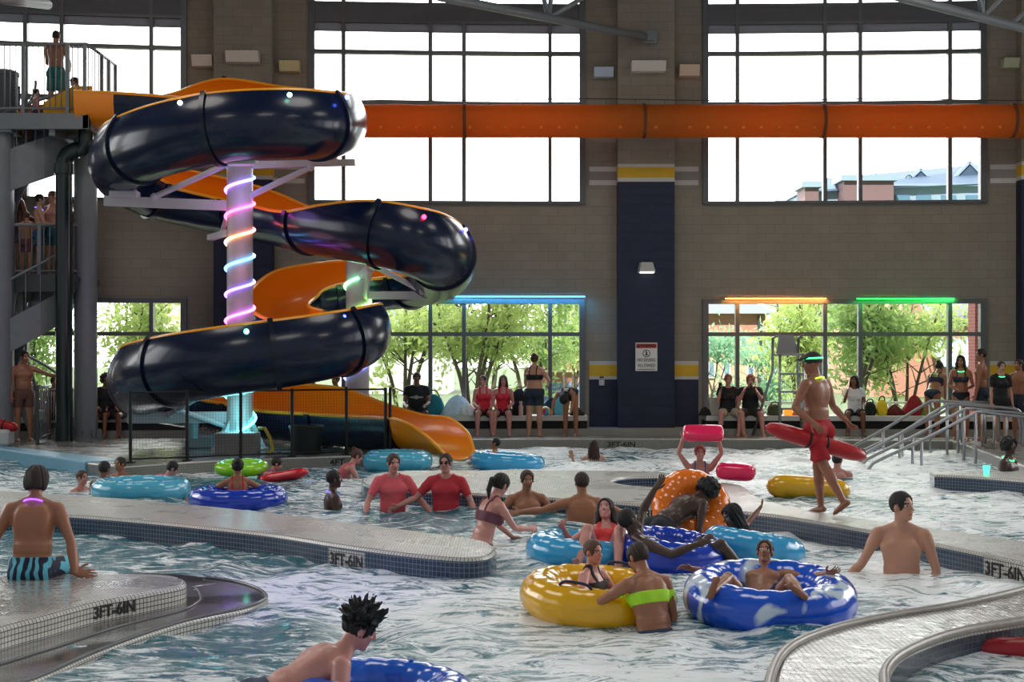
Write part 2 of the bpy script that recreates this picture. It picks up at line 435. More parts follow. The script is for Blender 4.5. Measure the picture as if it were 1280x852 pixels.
    put(ell(Mh, (0, .083, -.052), (.025, .006, .005)), .008); put(ell(Mh, (0, .079, -.064), (.021, .006, .006)), .008)   # lips
    for sd in (-1, 1):
        e = ell(Mh, (sd * .031, .091, .012), (.016, .012, .01)); FB.cut(*e)
    me = FB.mesh(name)
    root = bpy.data.objects.new(name, me); COL.objects.link(root)
    tag(root, label, 'person', group)
    hm = mat('hair_' + hcol, hcol, rough=.55, noise=.35, nscale=60, bump=.6, bscale=160)
    me.materials.append(skin_mat(skin)); me.materials.append(mat('lips_' + skin, [int(v * .8) if i else int(v * .95) for i, v in enumerate(SKIN[skin])], rough=.35))
    me.materials.append(mat('eye_white', (225, 222, 216), rough=.2, noise=0)); me.materials.append(mat('eye_iris', (32, 22, 16), rough=.15, noise=0)); me.materials.append(hm)
    me.materials.append(mat('teeth', (235, 230, 220), rough=.3, noise=0))
    # colours of eyes, brows and lips
    n = len(me.polygons); ce = np.empty(n * 3, np.float32); me.polygons.foreach_get('center', ce); ce = ce.reshape(-1, 3)
    Mi = np.array(Mh.inverted()); q = ce @ Mi[:3, :3].T + Mi[:3, 3]
    idx = np.zeros(n, np.int32); fr = q[:, 1] > .055
    g = max(1., vox / .007)
    def el(c, r): return fr & ((((q[:, 0] - c[0]) / (r[0])) ** 2 + ((q[:, 2] - c[1]) / r[1]) ** 2) < 1)
    idx[el((0, -.058), (.026, .0125 * g ** .5))] = 1
    if 'smile' in wear: idx[el((0, -.057), (.018, .0055 * g ** .5))] = 5
    for sd in (-1, 1):
        idx[el((sd * .031, .011), (.0155, .0085 * g))] = 2; idx[el((sd * .031, .011), (.0075 * g, .0075 * g))] = 3
        idx[el((sd * .032, .032), (.021, .0055 * g))] = 4
    me.polygons.foreach_set('material_index', idx)
    # ---- hair
    hfr = lambda p: p @ Mi[:3, :3].T + Mi[:3, 3]
    if hair != 'bald':
        hl = arr(Mh @ Vector((0, 0, 0)))
        longh = hair in ('long', 'wet', 'pony', 'bun')
        FH = Field(hl - .62 * (1 if longh else .45), hl + .42, vox)
        th = dict(short=.010, buzz=.004, shag=.017, long=.018, wet=.012, pony=.012, bun=.012, spiky=.014, curly=.03, cap=.012)[hair]
        pr = ell(Mh, (0, -.014, .032), (.075 + th, .094 + th, .088 + th)); FH.add(*pr, 0)
        if hair in ('shag', 'long', 'wet', 'curly'):
            pr = ell(Mh, (0, -.04, -.02), (.078 + th * .8, .068 + th, .095)); FH.add(*pr, .02)
        low = dict(short=-.045, buzz=-.05, spiky=-.04, shag=-.072, curly=-.06, pony=-.05, bun=-.05, cap=.0).get(hair, -.12)
        def region(p):
            qq = hfr(p)
            face = 1 - np.sqrt((qq[..., 0] / .068) ** 2 + ((qq[..., 1] - .10) / .085) ** 2 + ((qq[..., 2] + .02) / (.116 if hair != 'cap' else .08)) ** 2)
            face = face * .07
            ear = .03 - np.sqrt(((np.abs(qq[..., 0]) - .08) / 1.) ** 2 + ((qq[..., 1] + .0) / 1.) ** 2 + ((qq[..., 2] + .01) / 1.3) ** 2) if hair in ('short', 'buzz', 'spiky', 'pony', 'bun') else face * 0 - 1
            return np.maximum(np.maximum(face, ear), (low - qq[..., 2]))
        FH.keep(region)
        if hair == 'spiky':
            rr = random.Random(5)
            for i in range(70):
                a = rr.uniform(0, 6.28); b = rr.uniform(-.15, 1); d = Vector((math.cos(a) * math.sqrt(max(0, 1 - b * b)), math.sin(a) * math.sqrt(max(0, 1 - b * b)), b))
                if d.y > .55 and d.z < .5: continue
                a0 = Mh @ Vector((d.x * .075, d.y * .09 - .012, d.z * .09 + .03)); a1 = Mh @ Vector((d.x * .15, d.y * .16 - .012, d.z * .17 + .03 + rr.uniform(-.02, .02)))
                c = cone(a0, a1, .02 * s, .004 * s); FH.add(*c, .006)
        if hair == 'curly':
            rr = random.Random(3)
            for i in range(90):
                a = rr.uniform(0, 6.28); b = rr.uniform(-.35, 1); d = Vector((math.cos(a) * math.sqrt(max(0, 1 - b * b)), math.sin(a) * math.sqrt(max(0, 1 - b * b)), b))
                if d.y > .4 and d.z < .55: continue
                c = ell(Mh, (d.x * .105, d.y * .12 - .014, d.z * .115 + .03), (.022, .022, .022)); FH.add(*c, .008)
        if hair in ('long', 'wet'):
            ln = .30 if hair == 'long' else .2
            dn = Vector((0, 0, -1))
            for i in range(11):
                a = R(-100 + 20 * i); x0 = math.sin(a) * .078; y0 = -math.cos(a) * .085 - .012
                if abs(a) > R(85): ln2 = ln * .75
                else: ln2 = ln
                p0 = Mh @ Vector((x0, y0, -.02)); up_ = (Mc.to_3x3() @ Vector((0, 0, 1))).normalized()
                p1 = Mh @ Vector((x0 * 1.12, y0 * 1.1, -.12)); p2 = p1 + (dn * .6 - up_ * .4).normalized() * ln2 * s * (.6 + .3 * random.random()) + (Mc.to_3x3() @ Vector((x0 * .5, -.03, 0)))
                c = multicone([p0, p1, p2], [.026 * s, .024 * s, .011 * s]); FH.add(*c, .01)
        if hair == 'pony':
            p0 = Mh @ Vector((0, -.10, .05)); p1 = Mh @ Vector((0, -.15, .01)); p2 = Mh @ Vector((0, -.15, -.1)); p3 = p2 + Vector((0, 0, -.1 * s))
            c = multicone([p0, p1, p2, p3], [.02 * s, .032 * s, .03 * s, .01 * s]); FH.add(*c, .015)
        if hair == 'bun':
            c = ell(Mh, (0, -.09, .10), (.042, .042, .038)); FH.add(*c, .012)
        if hair not in ('buzz', 'cap'):
            sl, p = FH.grid(FH.lo, FH.lo + FH.n * FH.vox); qq = hfr(p)
            ang = np.arctan2(qq[..., 0], -qq[..., 1])
            amp = .004 if hair in ('short', 'bun', 'pony', 'wet') else .007
            FH.a[sl] += (amp * np.sin(ang * 19 + 30 * qq[..., 2]) * np.cos(qq[..., 1] * 40)).astype(np.float32)
        hme = FH.mesh('hair')
        if hme:
            link('hair' if hair != 'cap' else 'cap', hme, hm, root)
    # ---- clothes
    for it in wear:
        if isinstance(it, str): continue
        kind, colr = it[0], it[1]
        m = colr if not isinstance(colr, str) else mat('cloth_' + colr, colr, rough=.75, noise=.18, nscale=20, bump=.25, bscale=180)
        FC = None
        if kind in ('shorts', 'briefs', 'boardshorts'):
            t = {'shorts': .62, 'briefs': .12, 'boardshorts': .86}[kind]; off = .012 if kind != 'briefs' else .007
            FC = Field(lo, hi, vox)
            pr = loft(Mp, pel, off * 1.05); FC.add(*pr, 0)
            for sd in (-1, 1):
                pr = ell(Mp, (sd * .078 * wf, -.065, -.055), (.085 * wf + off, .075 * wf + off, .09 + off)); FC.add(*pr, .02)
            if kind == 'briefs':
                FC2 = FB.a + 0
                # keep the briefs on the body surface
                for sd in (-1, 1):
                    S, E, W, Hp, K, A, ud, fd, td, kd = J[sd]
                    c = cone(Hp, Hp.lerp(K, .2), .095 * wl * s, .09 * wl * s); FC.add(*c, .02)
                up_ = (Mp.to_3x3() @ Vector((0, 0, 1))).normalized()
                FC.a = np.maximum(FC.a, FB.a - off * s)
                FC.keep(plane(Mp @ Vector((0, 0, .05)), up_))
                for sd in (-1, 1):
                    td = J[sd][8]; nn = (td * .75 - up_ * .25 + (Mp.to_3x3() @ Vector((sd * .9, 0, 0))).normalized() * .75)
                    FC.keep(plane(Mp @ Vector((sd * .11, 0, -.06)), nn))
            else:
                for sd in (-1, 1):
                    S, E, W, Hp, K, A, ud, fd, td, kd = J[sd]
                    e = Hp.lerp(K, t)
                    c = cone(Hp, Hp.lerp(K, t + .1), (.098 * wl + .004) * s, (.086 * wl + .004) * s)
                    pf = plane(e, td); ff = c[0]
                    FC.add((lambda p, ff=ff, pf=pf: np.maximum(ff(p), pf(p))), c[1], c[2], .012)
                up_ = (Mp.to_3x3() @ Vector((0, 0, 1))).normalized()
                FC.keep(plane(Mp @ Vector((0, 0, .075)), up_))
        elif kind in ('tee', 'rash', 'tank', 'onepiece', 'bikini', 'band'):
            off = {'tee': .016, 'rash': .009, 'tank': .01, 'onepiece': .007, 'bikini': .008, 'band': .012}[kind]; off = max(off, vox * 1.35)
            FC = Field(lo, hi, vox)
            FC.a = FB.a - off * s
            upc = (Mc.to_3x3() @ Vector((0, 0, 1))).normalized()
            upp = (Mp.to_3x3() @ Vector((0, 0, 1))).normalized()
            MiC = np.array(Mc.inverted())
            # drop arms except sleeves, drop head
            ks = {'tee': .5, 'rash': .7}.get(kind, .0)
            FT = Field(lo, hi, vox)
            pr = loft(Mp, pel, .07); FT.add(*pr, 0); pr = loft(Mc, che, .055 if ks else .085); FT.add(*pr, 0)
            for sd in (-1, 1):
                S, E, W, Hp, K, A, ud, fd, td, kd = J[sd]
                e = S.lerp(E, ks)
                if ks:
                    c = cone(S, S.lerp(E, ks + .1), .11 * s, .10 * s); pf = plane(e, ud); ff = c[0]
                    FT.add((lambda p, ff=ff, pf=pf: np.maximum(ff(p), pf(p))), c[1], c[2], 0)
                    c1 = cone(e, E, .07 * s, .06 * s); pf = plane(e, -ud); ff1 = c1[0]
                    c2 = cone(E, W, .065 * s, .05 * s)
                    FT.cut((lambda p, ff=ff1, pf=pf: np.maximum(ff(p), pf(p))), c1[1] - .02, c1[2] + .02); FT.cut(c2[0], c2[1] - .02, c2[2] + .22)
                else:
                    pt = Mc @ Vector((sd * (sw - .055), 0, .28))
                    c = cone(S + ud * .02 * s, E, .062 * wl * s, .05 * s); FT.cut(c[0], c[1] - .02, c[2] + .02)
                    c = cone(E, W, .055 * s, .05 * s); FT.cut(c[0], c[1] - .02, c[2] + .22)
            FC.a = np.maximum(FC.a, FT.a)
            top = {'tee': .40, 'rash': .41, 'tank': .25, 'onepiece': .235, 'bikini': .215, 'band': .23}[kind]
            strap = kind in ('tank', 'onepiece', 'bikini')
            def topcut(p, strap=strap, top=top):
                q = p @ MiC[:3, :3].T + MiC[:3, 3]
                v = q[..., 2] - top
                if strap: v = np.minimum(v, np.maximum(np.abs(np.abs(q[..., 0]) - .078) - (.02 if kind != 'bikini' else .012), q[..., 2] - .42))
                else: v = np.maximum(v, .08 - np.sqrt((q[..., 0] / 1.05) ** 2 + (q[..., 1] + .0) ** 2 + ((q[..., 2] - .40) * .9) ** 2))
                return v * s
            FC.keep(topcut)
            if kind == 'bikini' or kind == 'band': FC.keep(plane(Mc @ Vector((0, 0, .105 if kind == 'bikini' else .13)), -upc))
            elif kind == 'onepiece':
                FC.keep(plane(Mp @ Vector((0, 0, -.13)), -upp))
                for sd in (-1, 1):
                    td = J[sd][8]; nn = (td * .75 - upp * .25 + (Mp.to_3x3() @ Vector((sd * .9, 0, 0))).normalized() * .75)
                    FC.keep(plane(Mp @ Vector((sd * .11, 0, -.06)), nn))
            else: FC.keep(plane(Mp @ Vector((0, 0, -.02)), -upp))
        elif kind == 'necklace':
            o = MB(); pts_ = [Mc @ Vector((.085 * math.cos(a), -.005 + .085 * math.sin(a), .352 - .03 * math.sin(a))) for a in [2 * math.pi * i / 28 for i in range(28)]]
            o.tube(pts_, .008 * s, 8, closed=True); o.build('glow_necklace', m, root, smooth=True); continue
        elif kind == 'headband':
            o = MB(); pts_ = [Mh @ Vector((.086 * math.cos(a), -.013 + .106 * math.sin(a), .055 + .006 * math.sin(a))) for a in [2 * math.pi * i / 28 for i in range(28)]]
            o.tube(pts_, .009 * s, 8, closed=True); o.build('glow_headband', m, root, smooth=True); continue
        elif kind == 'brim':
            o = MB(); vs = []; fs = []
            for i in range(13):
                a = R(-75 + 150 * i / 12); vs += [Mh @ Vector((.085 * math.sin(a), .10 * math.cos(a) - .01, .065)), Mh @ Vector((.088 * math.sin(a), .10 * math.cos(a) + .075 * math.cos(a) ** .5, .05))]
            vs2 = [v + (Mh.to_3x3() @ Vector((0, 0, .008))) for v in vs]; n_ = len(vs)
            for i in range(12):
                a = 2 * i; fs += [(a, a + 1, a + 3, a + 2), (n_ + a, n_ + a + 2, n_ + a + 3, n_ + a + 1), (a + 1, n_ + a + 1, n_ + a + 3, a + 3), (a, a + 2, n_ + a + 2, n_ + a)]
            fs += [(0, n_, n_ + 1, 1), (24, 25, n_ + 25, n_ + 24)]
            o.add(vs + vs2, fs); o.build('cap_brim', m, root); continue
        if FC is not None:
            cm = FC.mesh(kind)
            nm = dict(shorts='swim_shorts', boardshorts='board_shorts', briefs='bikini_bottom', tee='t_shirt', rash='rash_shirt', tank='swim_top', onepiece='swimsuit', bikini='bikini_top', band='bikini_top')[kind]
            if cm: link(nm, cm, m, root)
    if glasses:
        gm = mat('dark_lens', (12, 12, 14), rough=.1, noise=0); o = MB()
        for sd in (-1, 1):
            o.ball((0, 0, 0), 1, 6, sc=(.024 * s, .006 * s, .019 * s), M=Matrix.Identity(3)); k = len(o.v) - 13 * 7
            o.v = o.v[:-84] + [tuple(Mh @ Vector((sd * .033, .104, .012)) + (Mh.to_3x3() * (1 / s)) @ Vector(v)) for v in o.v[-84:]]
            o.bar(Mh @ Vector((sd * .055, .1, .016)), Mh @ Vector((sd * .08, -.01, .016)), .005 * s)
        o.bar(Mh @ Vector((-.01, .106, .016)), Mh @ Vector((.01, .106, .016)), .005 * s)
        o.build('sunglasses', gm, root, smooth=True)
    PEOPLE.append((label, root))
    root['_j'] = 0
    del root['_j']
    return root, dict(Mh=Mh, Mc=Mc, Mp=Mp, J=J)
# ------------------------------------------------------------------ shared materials
M_wall = tile_mat('wall_block', (156, 148, 133), (149, 141, 127), (132, 125, 113), sz=.2, bw=.4, rough=.8, uv=True, mortar=.005, noise=.25)
M_navy = tile_mat('wall_navy', (22, 32, 66), (20, 29, 60), (17, 24, 50), sz=.2, bw=.4, rough=.55, uv=True, mortar=.004, noise=.2)
M_stripe_w = mat('stripe_white', (196, 196, 190), rough=.6, noise=.05)
M_stripe_y = mat('stripe_yellow', (214, 172, 34), rough=.6, noise=.06)
M_stripe_g = mat('stripe_grey', (140, 138, 132), rough=.6, noise=.06)
M_frame = mat('window_metal', (96, 98, 100), rough=.4, metal=.3, noise=.05)
M_white = mat('painted_white', (200, 200, 196), rough=.5, noise=.06)
M_steel = mat('stainless', (170, 172, 176), rough=.34, metal=1., noise=.05)
M_galv = mat('painted_grey_metal', (126, 130, 134), rough=.5, metal=.2, noise=.12)
M_galv_d = mat('dark_grey_metal', (70, 73, 76), rough=.55, metal=.2, noise=.12)
M_black = mat('black_matt', (14, 14, 15), rough=.55, noise=.1)
M_conc = mat('concrete', (150, 148, 142), rough=.7, noise=.2, nscale=3, bump=.2)
M_deck = tile_mat('deck_tile', (150, 148, 140), (132, 130, 124), (92, 90, 86), sz=.05, rough=.12, uv=False, noise=.4, rough2=.45, wet=.35, wscale=4.)
M_pebble = tile_mat('pebble_top', (236, 234, 226), (206, 204, 198), (150, 148, 142), sz=.026, rough=.25, uv=False, noise=.2, mortar=.004, rough2=.5, wet=.6, wscale=16.)
M_tile_w = tile_mat('tile_white', (226, 224, 216), (214, 212, 204), (92, 90, 86), sz=.036, rough=.2, mortar=.0035)
M_tile_g = tile_mat('tile_grey', (150, 150, 144), (140, 140, 136), (110, 110, 106), sz=.04, rough=.3, mortar=.003)
M_tile_b = tile_mat('tile_blue', (42, 72, 104), (30, 56, 88), (128, 138, 142), sz=.044, rough=.15, mortar=.0032)
M_tile_d = tile_mat('tile_dark_blue', (26, 46, 70), (20, 36, 58), (70, 80, 88), sz=.044, rough=.15, mortar=.003)
M_aqua = tile_mat('painted_light_blue', (136, 196, 222), (130, 190, 218), (116, 176, 204), sz=.5, rough=.35, mortar=.004)
M_letter = mat('letter_black', (20, 20, 22), rough=.4, noise=0)
ZW = -.20          # water level
# ------------------------------------------------------------------ curved back wall
def WY(X): return 31.8 - .0061 * (X - 2.8) ** 2
def WX(px):
    Y = 31.8
    for _ in range(12): X = (px - CX) / F * Y; Y = WY(X)
    return X
def ZY(py, Y=31.75): return CH - (py - HY) / F * Y
def wall_piece(mb, X0, X1, z0, z1, front, back, mi=0, step=.5, uvs=None):
    """block bent along the wall; front/back are distances towards the camera (+) from the wall face"""
    n = max(1, int(math.ceil(abs(X1 - X0) / step)))
    xs = [X0 + (X1 - X0) * i / n for i in range(n + 1)]
    vs = []
    for x in xs:
        y = WY(x); vs += [(x, y - front, z0), (x, y - front, z1), (x, y - back, z1), (x, y - back, z0)]
    fs = []
    for i in range(n):
        a, b = 4 * i, 4 * i + 4
        fs += [(a, b, b + 1, a + 1), (a + 1, b + 1, b + 2, a + 2), (a + 2, b + 2, b + 3, a + 3), (a + 3, b + 3, b, a)]
    fs += [(0, 1, 2, 3), (4 * n + 3, 4 * n + 2, 4 * n + 1, 4 * n)]
    mb.add(vs, fs, mi)
def box_uv(me):
    """metre-scaled UVs: u along x (or y on side faces), v along z"""
    uv = me.uv_layers.new(name='UVMap')
    for p in me.polygons:
        n = p.normal
        for li in p.loop_indices:
            c = me.vertices[me.loops[li].vertex_index].co
            if abs(n.z) > .7: uv.data[li].uv = (c.x, c.y)
            elif abs(n.x) > .8: uv.data[li].uv = (c.y, c.z)
            else: uv.data[li].uv = (c.x, c.z)
def wbuild(mb, name, m, parent=None, kind='structure'):
    o = mb.build(name, m, parent); box_uv(o.data)
    if parent is None: o['kind'] = kind
    return o
BAY = [(-106, 234), (386, 731.5), (878, 1232.5)]
PIL = [(271, 343), (771, 841), (1270, 1342)]
ZTOP = 10.9
zs_l0, zs_l1 = .30, ZY(374)      # lower window
zs_u0, zs_u1 = ZY(255), 10.2     # upper window
wl = MB()
edges = [-420] + [v for b in BAY for v in b] + [1600]
for i in range(0, len(edges), 2): wall_piece(wl, WX(edges[i]), WX(edges[i + 1]), -.02, ZTOP, 0, -.4)
for a, b in BAY:
    wall_piece(wl, WX(a), WX(b), -.02, zs_l0, 0, -.4); wall_piece(wl, WX(a), WX(b), zs_l1, zs_u0, 0, -.4); wall_piece(wl, WX(a), WX(b), zs_u1, ZTOP, 0, -.4)
wbuild(wl, 'wall_back', M_wall)
# stripes and navy dado beside the pillars, painted bands standing a hair off the wall
def bands(mb, x0, x1, f, zl):
    for z0, z1, mi in zl: wall_piece(mb, x0, x1, z0, z1, f, f - .015, mi)
tr = MB()
gaps = [(234, 386), (731.5, 878), (1232.5, 1400)]
for (a, b), (p, q) in zip(gaps, PIL):
    for x0, x1 in ((a + 5, p), (q, b - 5)):
        bands(tr, WX(x0), WX(x1), .012, [(ZY(214), ZY(208), 0), (ZY(225), ZY(214), 1), (ZY(231), ZY(225), 0), (ZY(456), ZY(451), 0), (ZY(470), ZY(456), 2), (ZY(474), ZY(470), 0), (.14, ZY(474), 3)])
wbuild(tr, 'trim_1', [M_stripe_w, M_stripe_g, M_stripe_y, M_navy])
# pillars
for i, (p, q) in enumerate(PIL):
    pm = MB(); x0, x1 = WX(p) , WX(q)
    wall_piece(pm, x0, x1, ZY(207), ZTOP, .35, 0, 0); wall_piece(pm, x0, x1, ZY(211), ZY(207), .352, 0, 1); wall_piece(pm, x0, x1, ZY(224), ZY(211), .352, 0, 2)
    wall_piece(pm, x0, x1, ZY(229), ZY(224), .352, 0, 1); wall_piece(pm, x0, x1, -.02, ZY(229), .35, 0, 3)
    wbuild(pm, 'wall_pillar', [M_wall, M_stripe_w, M_stripe_y, M_navy])
# windows
M_glass = bpy.data.materials.new('window_glass'); M_glass.use_nodes = True
nt = M_glass.node_tree; nt.nodes.clear()
o_ = nt.nodes.new('ShaderNodeOutputMaterial'); t_ = nt.nodes.new('ShaderNodeBsdfTransparent'); g_ = nt.nodes.new('ShaderNodeBsdfGlossy'); x_ = nt.nodes.new('ShaderNodeMixShader'); f_ = nt.nodes.new('ShaderNodeFresnel')
t_.inputs[0].default_value = (.98, .99, .985, 1); g_.inputs['Roughness'].default_value = .02; f_.inputs[0].default_value = 1.25
nt.links.new(f_.outputs[0], x_.inputs[0]); nt.links.new(t_.outputs[0], x_.inputs[1]); nt.links.new(g_.outputs[0], x_.inputs[2]); nt.links.new(x_.outputs[0], o_.inputs[0])
M_spandrel = mat('spandrel_grey', (92, 94, 98), rough=.5, noise=.05)
M_blind = mat('blind_cloth', (150, 152, 158), rough=.8, noise=.1, trans=.35)
MULL = [[-62, 32, 77.5, 189.5], [429.5, 538, 580, 687.5], [921.5, 1031, 1075, 1187]]
for i, (a, b) in enumerate(BAY):
    x0, x1 = WX(a), WX(b)
    fr = MB()
    for z0, z1 in ((zs_l0, zs_l1), (zs_u0, zs_u1)):
        pass
    def wframe(name, z0, z1, hs, label):
        fr = MB(); w = .085
        wall_piece(fr, x0, x0 + .13, z0, z1, .06, -.12); wall_piece(fr, x1 - .13, x1, z0, z1, .06, -.12)
        wall_piece(fr, x0, x1, z0, z0 + .06, .10, -.12); wall_piece(fr, x0, x1, z1 - .1, z1, .06, -.12)
        for m in MULL[i]:
            xm = WX(m); wall_piece(fr, xm - w / 2, xm + w / 2, z0, z1, .05, -.10)
        for h, t in hs: wall_piece(fr, x0, x1, h - t / 2, h + t / 2, .052, -.10)
        o = wbuild(fr, name, M_frame)
        return o
    lo_ = wframe('window_%d' % (2 * i + 1), zs_l0, zs_l1, [(ZY(417.5), .085)], '')
    g = MB(); wall_piece(g, x0 + .05, x1 - .05, zs_l0 + .02, zs_l1 - .02, -.05, -.06); g.build('pane', M_glass, lo_)
    up_ = wframe('window_%d' % (2 * i + 2), zs_u0, zs_u1, [(ZY(67), .085), (ZY(130), .085), (ZY(29), .07), (ZY(7), .07)], '')
    g = MB(); wall_piece(g, x0 + .05, x1 - .05, zs_u0 + .02, zs_u1 - .02, -.05, -.06); g.build('pane', M_glass, up_)
    sp = MB(); wall_piece(sp, x0 + .1, x1 - .1, ZY(29), ZY(7), .03, -.08); sp.build('spandrel_panel', M_spandrel, up_)
    bl = MB(); wall_piece(bl, x0 + .1, x1 - .1, ZY(40), ZY(30), -.02, -.035)
    wall_piece(bl, x0 + .1, x1 - .1, ZY(41.5), ZY(39.5), -.01, -.05); bl.build('roller_blind', M_blind, up_)
# window bench: white slab on a dark recess with a pale kerb in front
for a, b, nm in ((-420, 732, 1), (877, 1600, 2)):
    t = MB(); xa, xb = WX(a), WX(b)
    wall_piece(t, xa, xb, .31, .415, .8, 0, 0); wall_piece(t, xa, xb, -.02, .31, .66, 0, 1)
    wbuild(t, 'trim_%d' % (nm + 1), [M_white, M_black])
t = MB(); wall_piece(t, WX(-420), WX(1600), -.02, .135, .9, .0, 0)
wbuild(t, 'baseboard_back', M_conc)
# wall and roof of the hall
rf = MB(); rf.box2((-17, -3, 10.9), (17, 33, 11.2)); o = rf.build('ceiling', mat('ceiling_deck', (120, 120, 118), rough=.8)); o['kind'] = 'structure'
for sx, nm in ((-1, 'left'), (1, 'right')):
    w = MB(); w.box2((sx * 16.6, -3, -1.5), (sx * 17, 33, 3)); w.box2((sx * 16.6, -3, 8.5), (sx * 17, 33, 11)); 
    for y in range(-3, 34, 6): w.box2((sx * 16.6, y - .6, 3), (sx * 17, y + .6, 8.5))
    o = w.build('wall_' + nm, M_wall); box_uv(o.data); o['kind'] = 'structure'
# ------------------------------------------------------------------ decks and pool islands
def area(pts): return sum(pts[i - 1][0] * pts[i][1] - pts[i][0] * pts[i - 1][1] for i in range(len(pts))) / 2
def slab(name, pts, mtop, mside, z1=0., z0=-1.6, hole=None, nose=.035, rim=None):
    pts = [Vector((p[0], p[1], 0)) for p in pts]
    if area(pts) < 0: pts = pts[::-1]
    bm = bmesh.new(); uvl = bm.loops.layers.uv.new('UVMap')
    def offs(ps, d):
        out = []
        for i in range(len(ps)):
            a = (ps[i] - ps[i - 1]); b = (ps[(i + 1) % len(ps)] - ps[i])
            if a.length < 1e-6 or b.length < 1e-6: out.append(ps[i]); continue
            t = (a.normalized() + b.normalized())
            if t.length < 1e-4: t = a
            t.normalize(); out.append(ps[i] + Vector((-t.y, t.x, 0)) * d)
        return out
    def ring(ps, zz): return [bm.verts.new((p.x, p.y, zz)) for p in ps]
    def skirt(r0, r1, mi, u, v0, v1):
        n = len(r0)
        for i in range(n):
            j = (i + 1) % n
            f = bm.faces.new((r0[i], r0[j], r1[j], r1[i])); f.material_index = mi
            for l, q in zip(f.loops, ((u[i], v0), (u[i + 1], v0), (u[i + 1], v1), (u[i], v1))): l[uvl].uv = q
    def chain(ps, inner):
        u = [0]
        for i in range(len(ps)): u.append(u[-1] + (ps[(i + 1) % len(ps)] - ps[i]).length)
        r0 = ring(ps, z0); r1 = ring(ps, z1 - nose); r2 = ring(offs(ps, nose * .35), z1 - nose * .3); r3 = ring(offs(ps, nose), z1)
        skirt(r0, r1, 1, u, z0, z1 - nose); skirt(r1, r2, 2, u, 0, nose * .7); skirt(r2, r3, 2, u, nose * .7, nose * 1.4)
        return r3
    top = chain(pts, False); ed = [bm.edges.get((top[i - 1], top[i])) for i in range(len(top))]
    if hole:
        hp = [Vector((p[0], p[1], 0)) for p in hole]
        if area(hp) > 0: hp = hp[::-1]
        t2 = chain(hp, True); ed += [bm.edges.get((t2[i - 1], t2[i])) for i in range(len(t2))]
    g = bmesh.ops.triangle_fill(bm, edges=ed, use_beauty=True, normal=(0, 0, 1))
    for e in g['geom']:
        if isinstance(e, bmesh.types.BMFace):
            e.material_index = 0
            if e.normal.z < 0: e.normal_flip()
    me = bpy.data.meshes.new(name); bm.to_mesh(me); bm.free()
    o = link(name, me, [mtop, mside, rim or M_tile_w]); o['kind'] = 'structure'
    return o, pts
def pxs(l, z=0., n=6, closed=False): return [tuple(v) for v in catmull([P(x, y, z)[:2] for x, y in l], n, closed)]
# back deck with the slide's deck and the right deck, one floor
fl = pxs([(-140, 545), (0, 560.5), (60, 569), (105, 577)], n=4) + [tuple(P(140, 581)[:2])] + pxs([(150, 583), (250, 576), (365, 571.5), (445, 569), (484, 568)], n=3) + \
     pxs([(500, 560), (520, 552.5), (545, 549), (620, 548), (800, 547.6), (1000, 548.5), (1190, 550)], n=3) + [tuple(P(1196, 552)[:2])] + pxs([(1230, 564), (1290, 585)], n=3) + [(16.5, P(1290, 585).y), (16.5, 32.5), (-16.5, 32.5), (-16.5, P(-140, 545).y)]
o, floor_out = slab('floor', fl, M_deck, M_tile_g, nose=.03)
# light blue pool wall on the left
a = P(-150, 549); b = P(0, 561.5); c = P(106, 577.5)
blue_out = [a[:2], b[:2], c[:2], (c.x + .42, c.y + .25), (c.x + .40, c.y + .62), (b.x + .1, b.y + .55), (a.x, a.y + .55)]
slab('wall_pool', blue_out, M_aqua, M_aqua, z1=.012, z0=-1.5, nose=.03, rim=M_aqua)
# long island on the left
isl_b = pxs([(-160, 626), (-20, 638), (90, 643), (200, 652), (330, 665.5), (420, 679), (500, 690), (570, 696.5), (606, 695), (619, 688), (618, 681.5), (598, 673.5), (520, 663), (420, 650), (300, 636), (180, 624.5), (70, 617), (-40, 611), (-170, 606)], n=8)
slab_b, out_b = slab('floor_island', isl_b, M_pebble, M_tile_b)
# middle island and the walkway that runs off to the right
isl_c = pxs([(451.5, 598), (455, 604.5), (478, 609), (517, 612), (600, 616.5), (684, 621.5), (796, 629), (850, 633), (900, 636.5), (960, 642), (1020, 651), (1100, 665), (1200, 685), (1245, 694.5), (1300, 706), (1400, 724)], n=8) + \
        pxs([(1420, 690), (1290, 677), (1200, 664), (1100, 650.5), (1040, 642), (988, 632.5), (961, 626), (943, 617), (929, 607), (905, 602), (880, 597), (840, 591), (790, 588.5), (700, 587.5), (560, 587.5), (500, 588), (465, 591.5)], n=8)
hole = pxs([(764, 600), (780, 596.2), (815, 594.6), (850, 595.6), (878, 599), (884, 603), (868, 606), (835, 608.4), (795, 606.6), (774, 603.6)], n=6, closed=True)
slab_c, out_c = slab('floor_walkway', isl_c, M_pebble, M_tile_b, hole=hole)
M_ledge = tile_mat('ledge_top', (214, 212, 204), (180, 178, 172), (130, 128, 122), sz=.03, rough=.06, uv=False, noise=.3, mortar=.004, rough2=.42, wet=.35, wscale=9.)
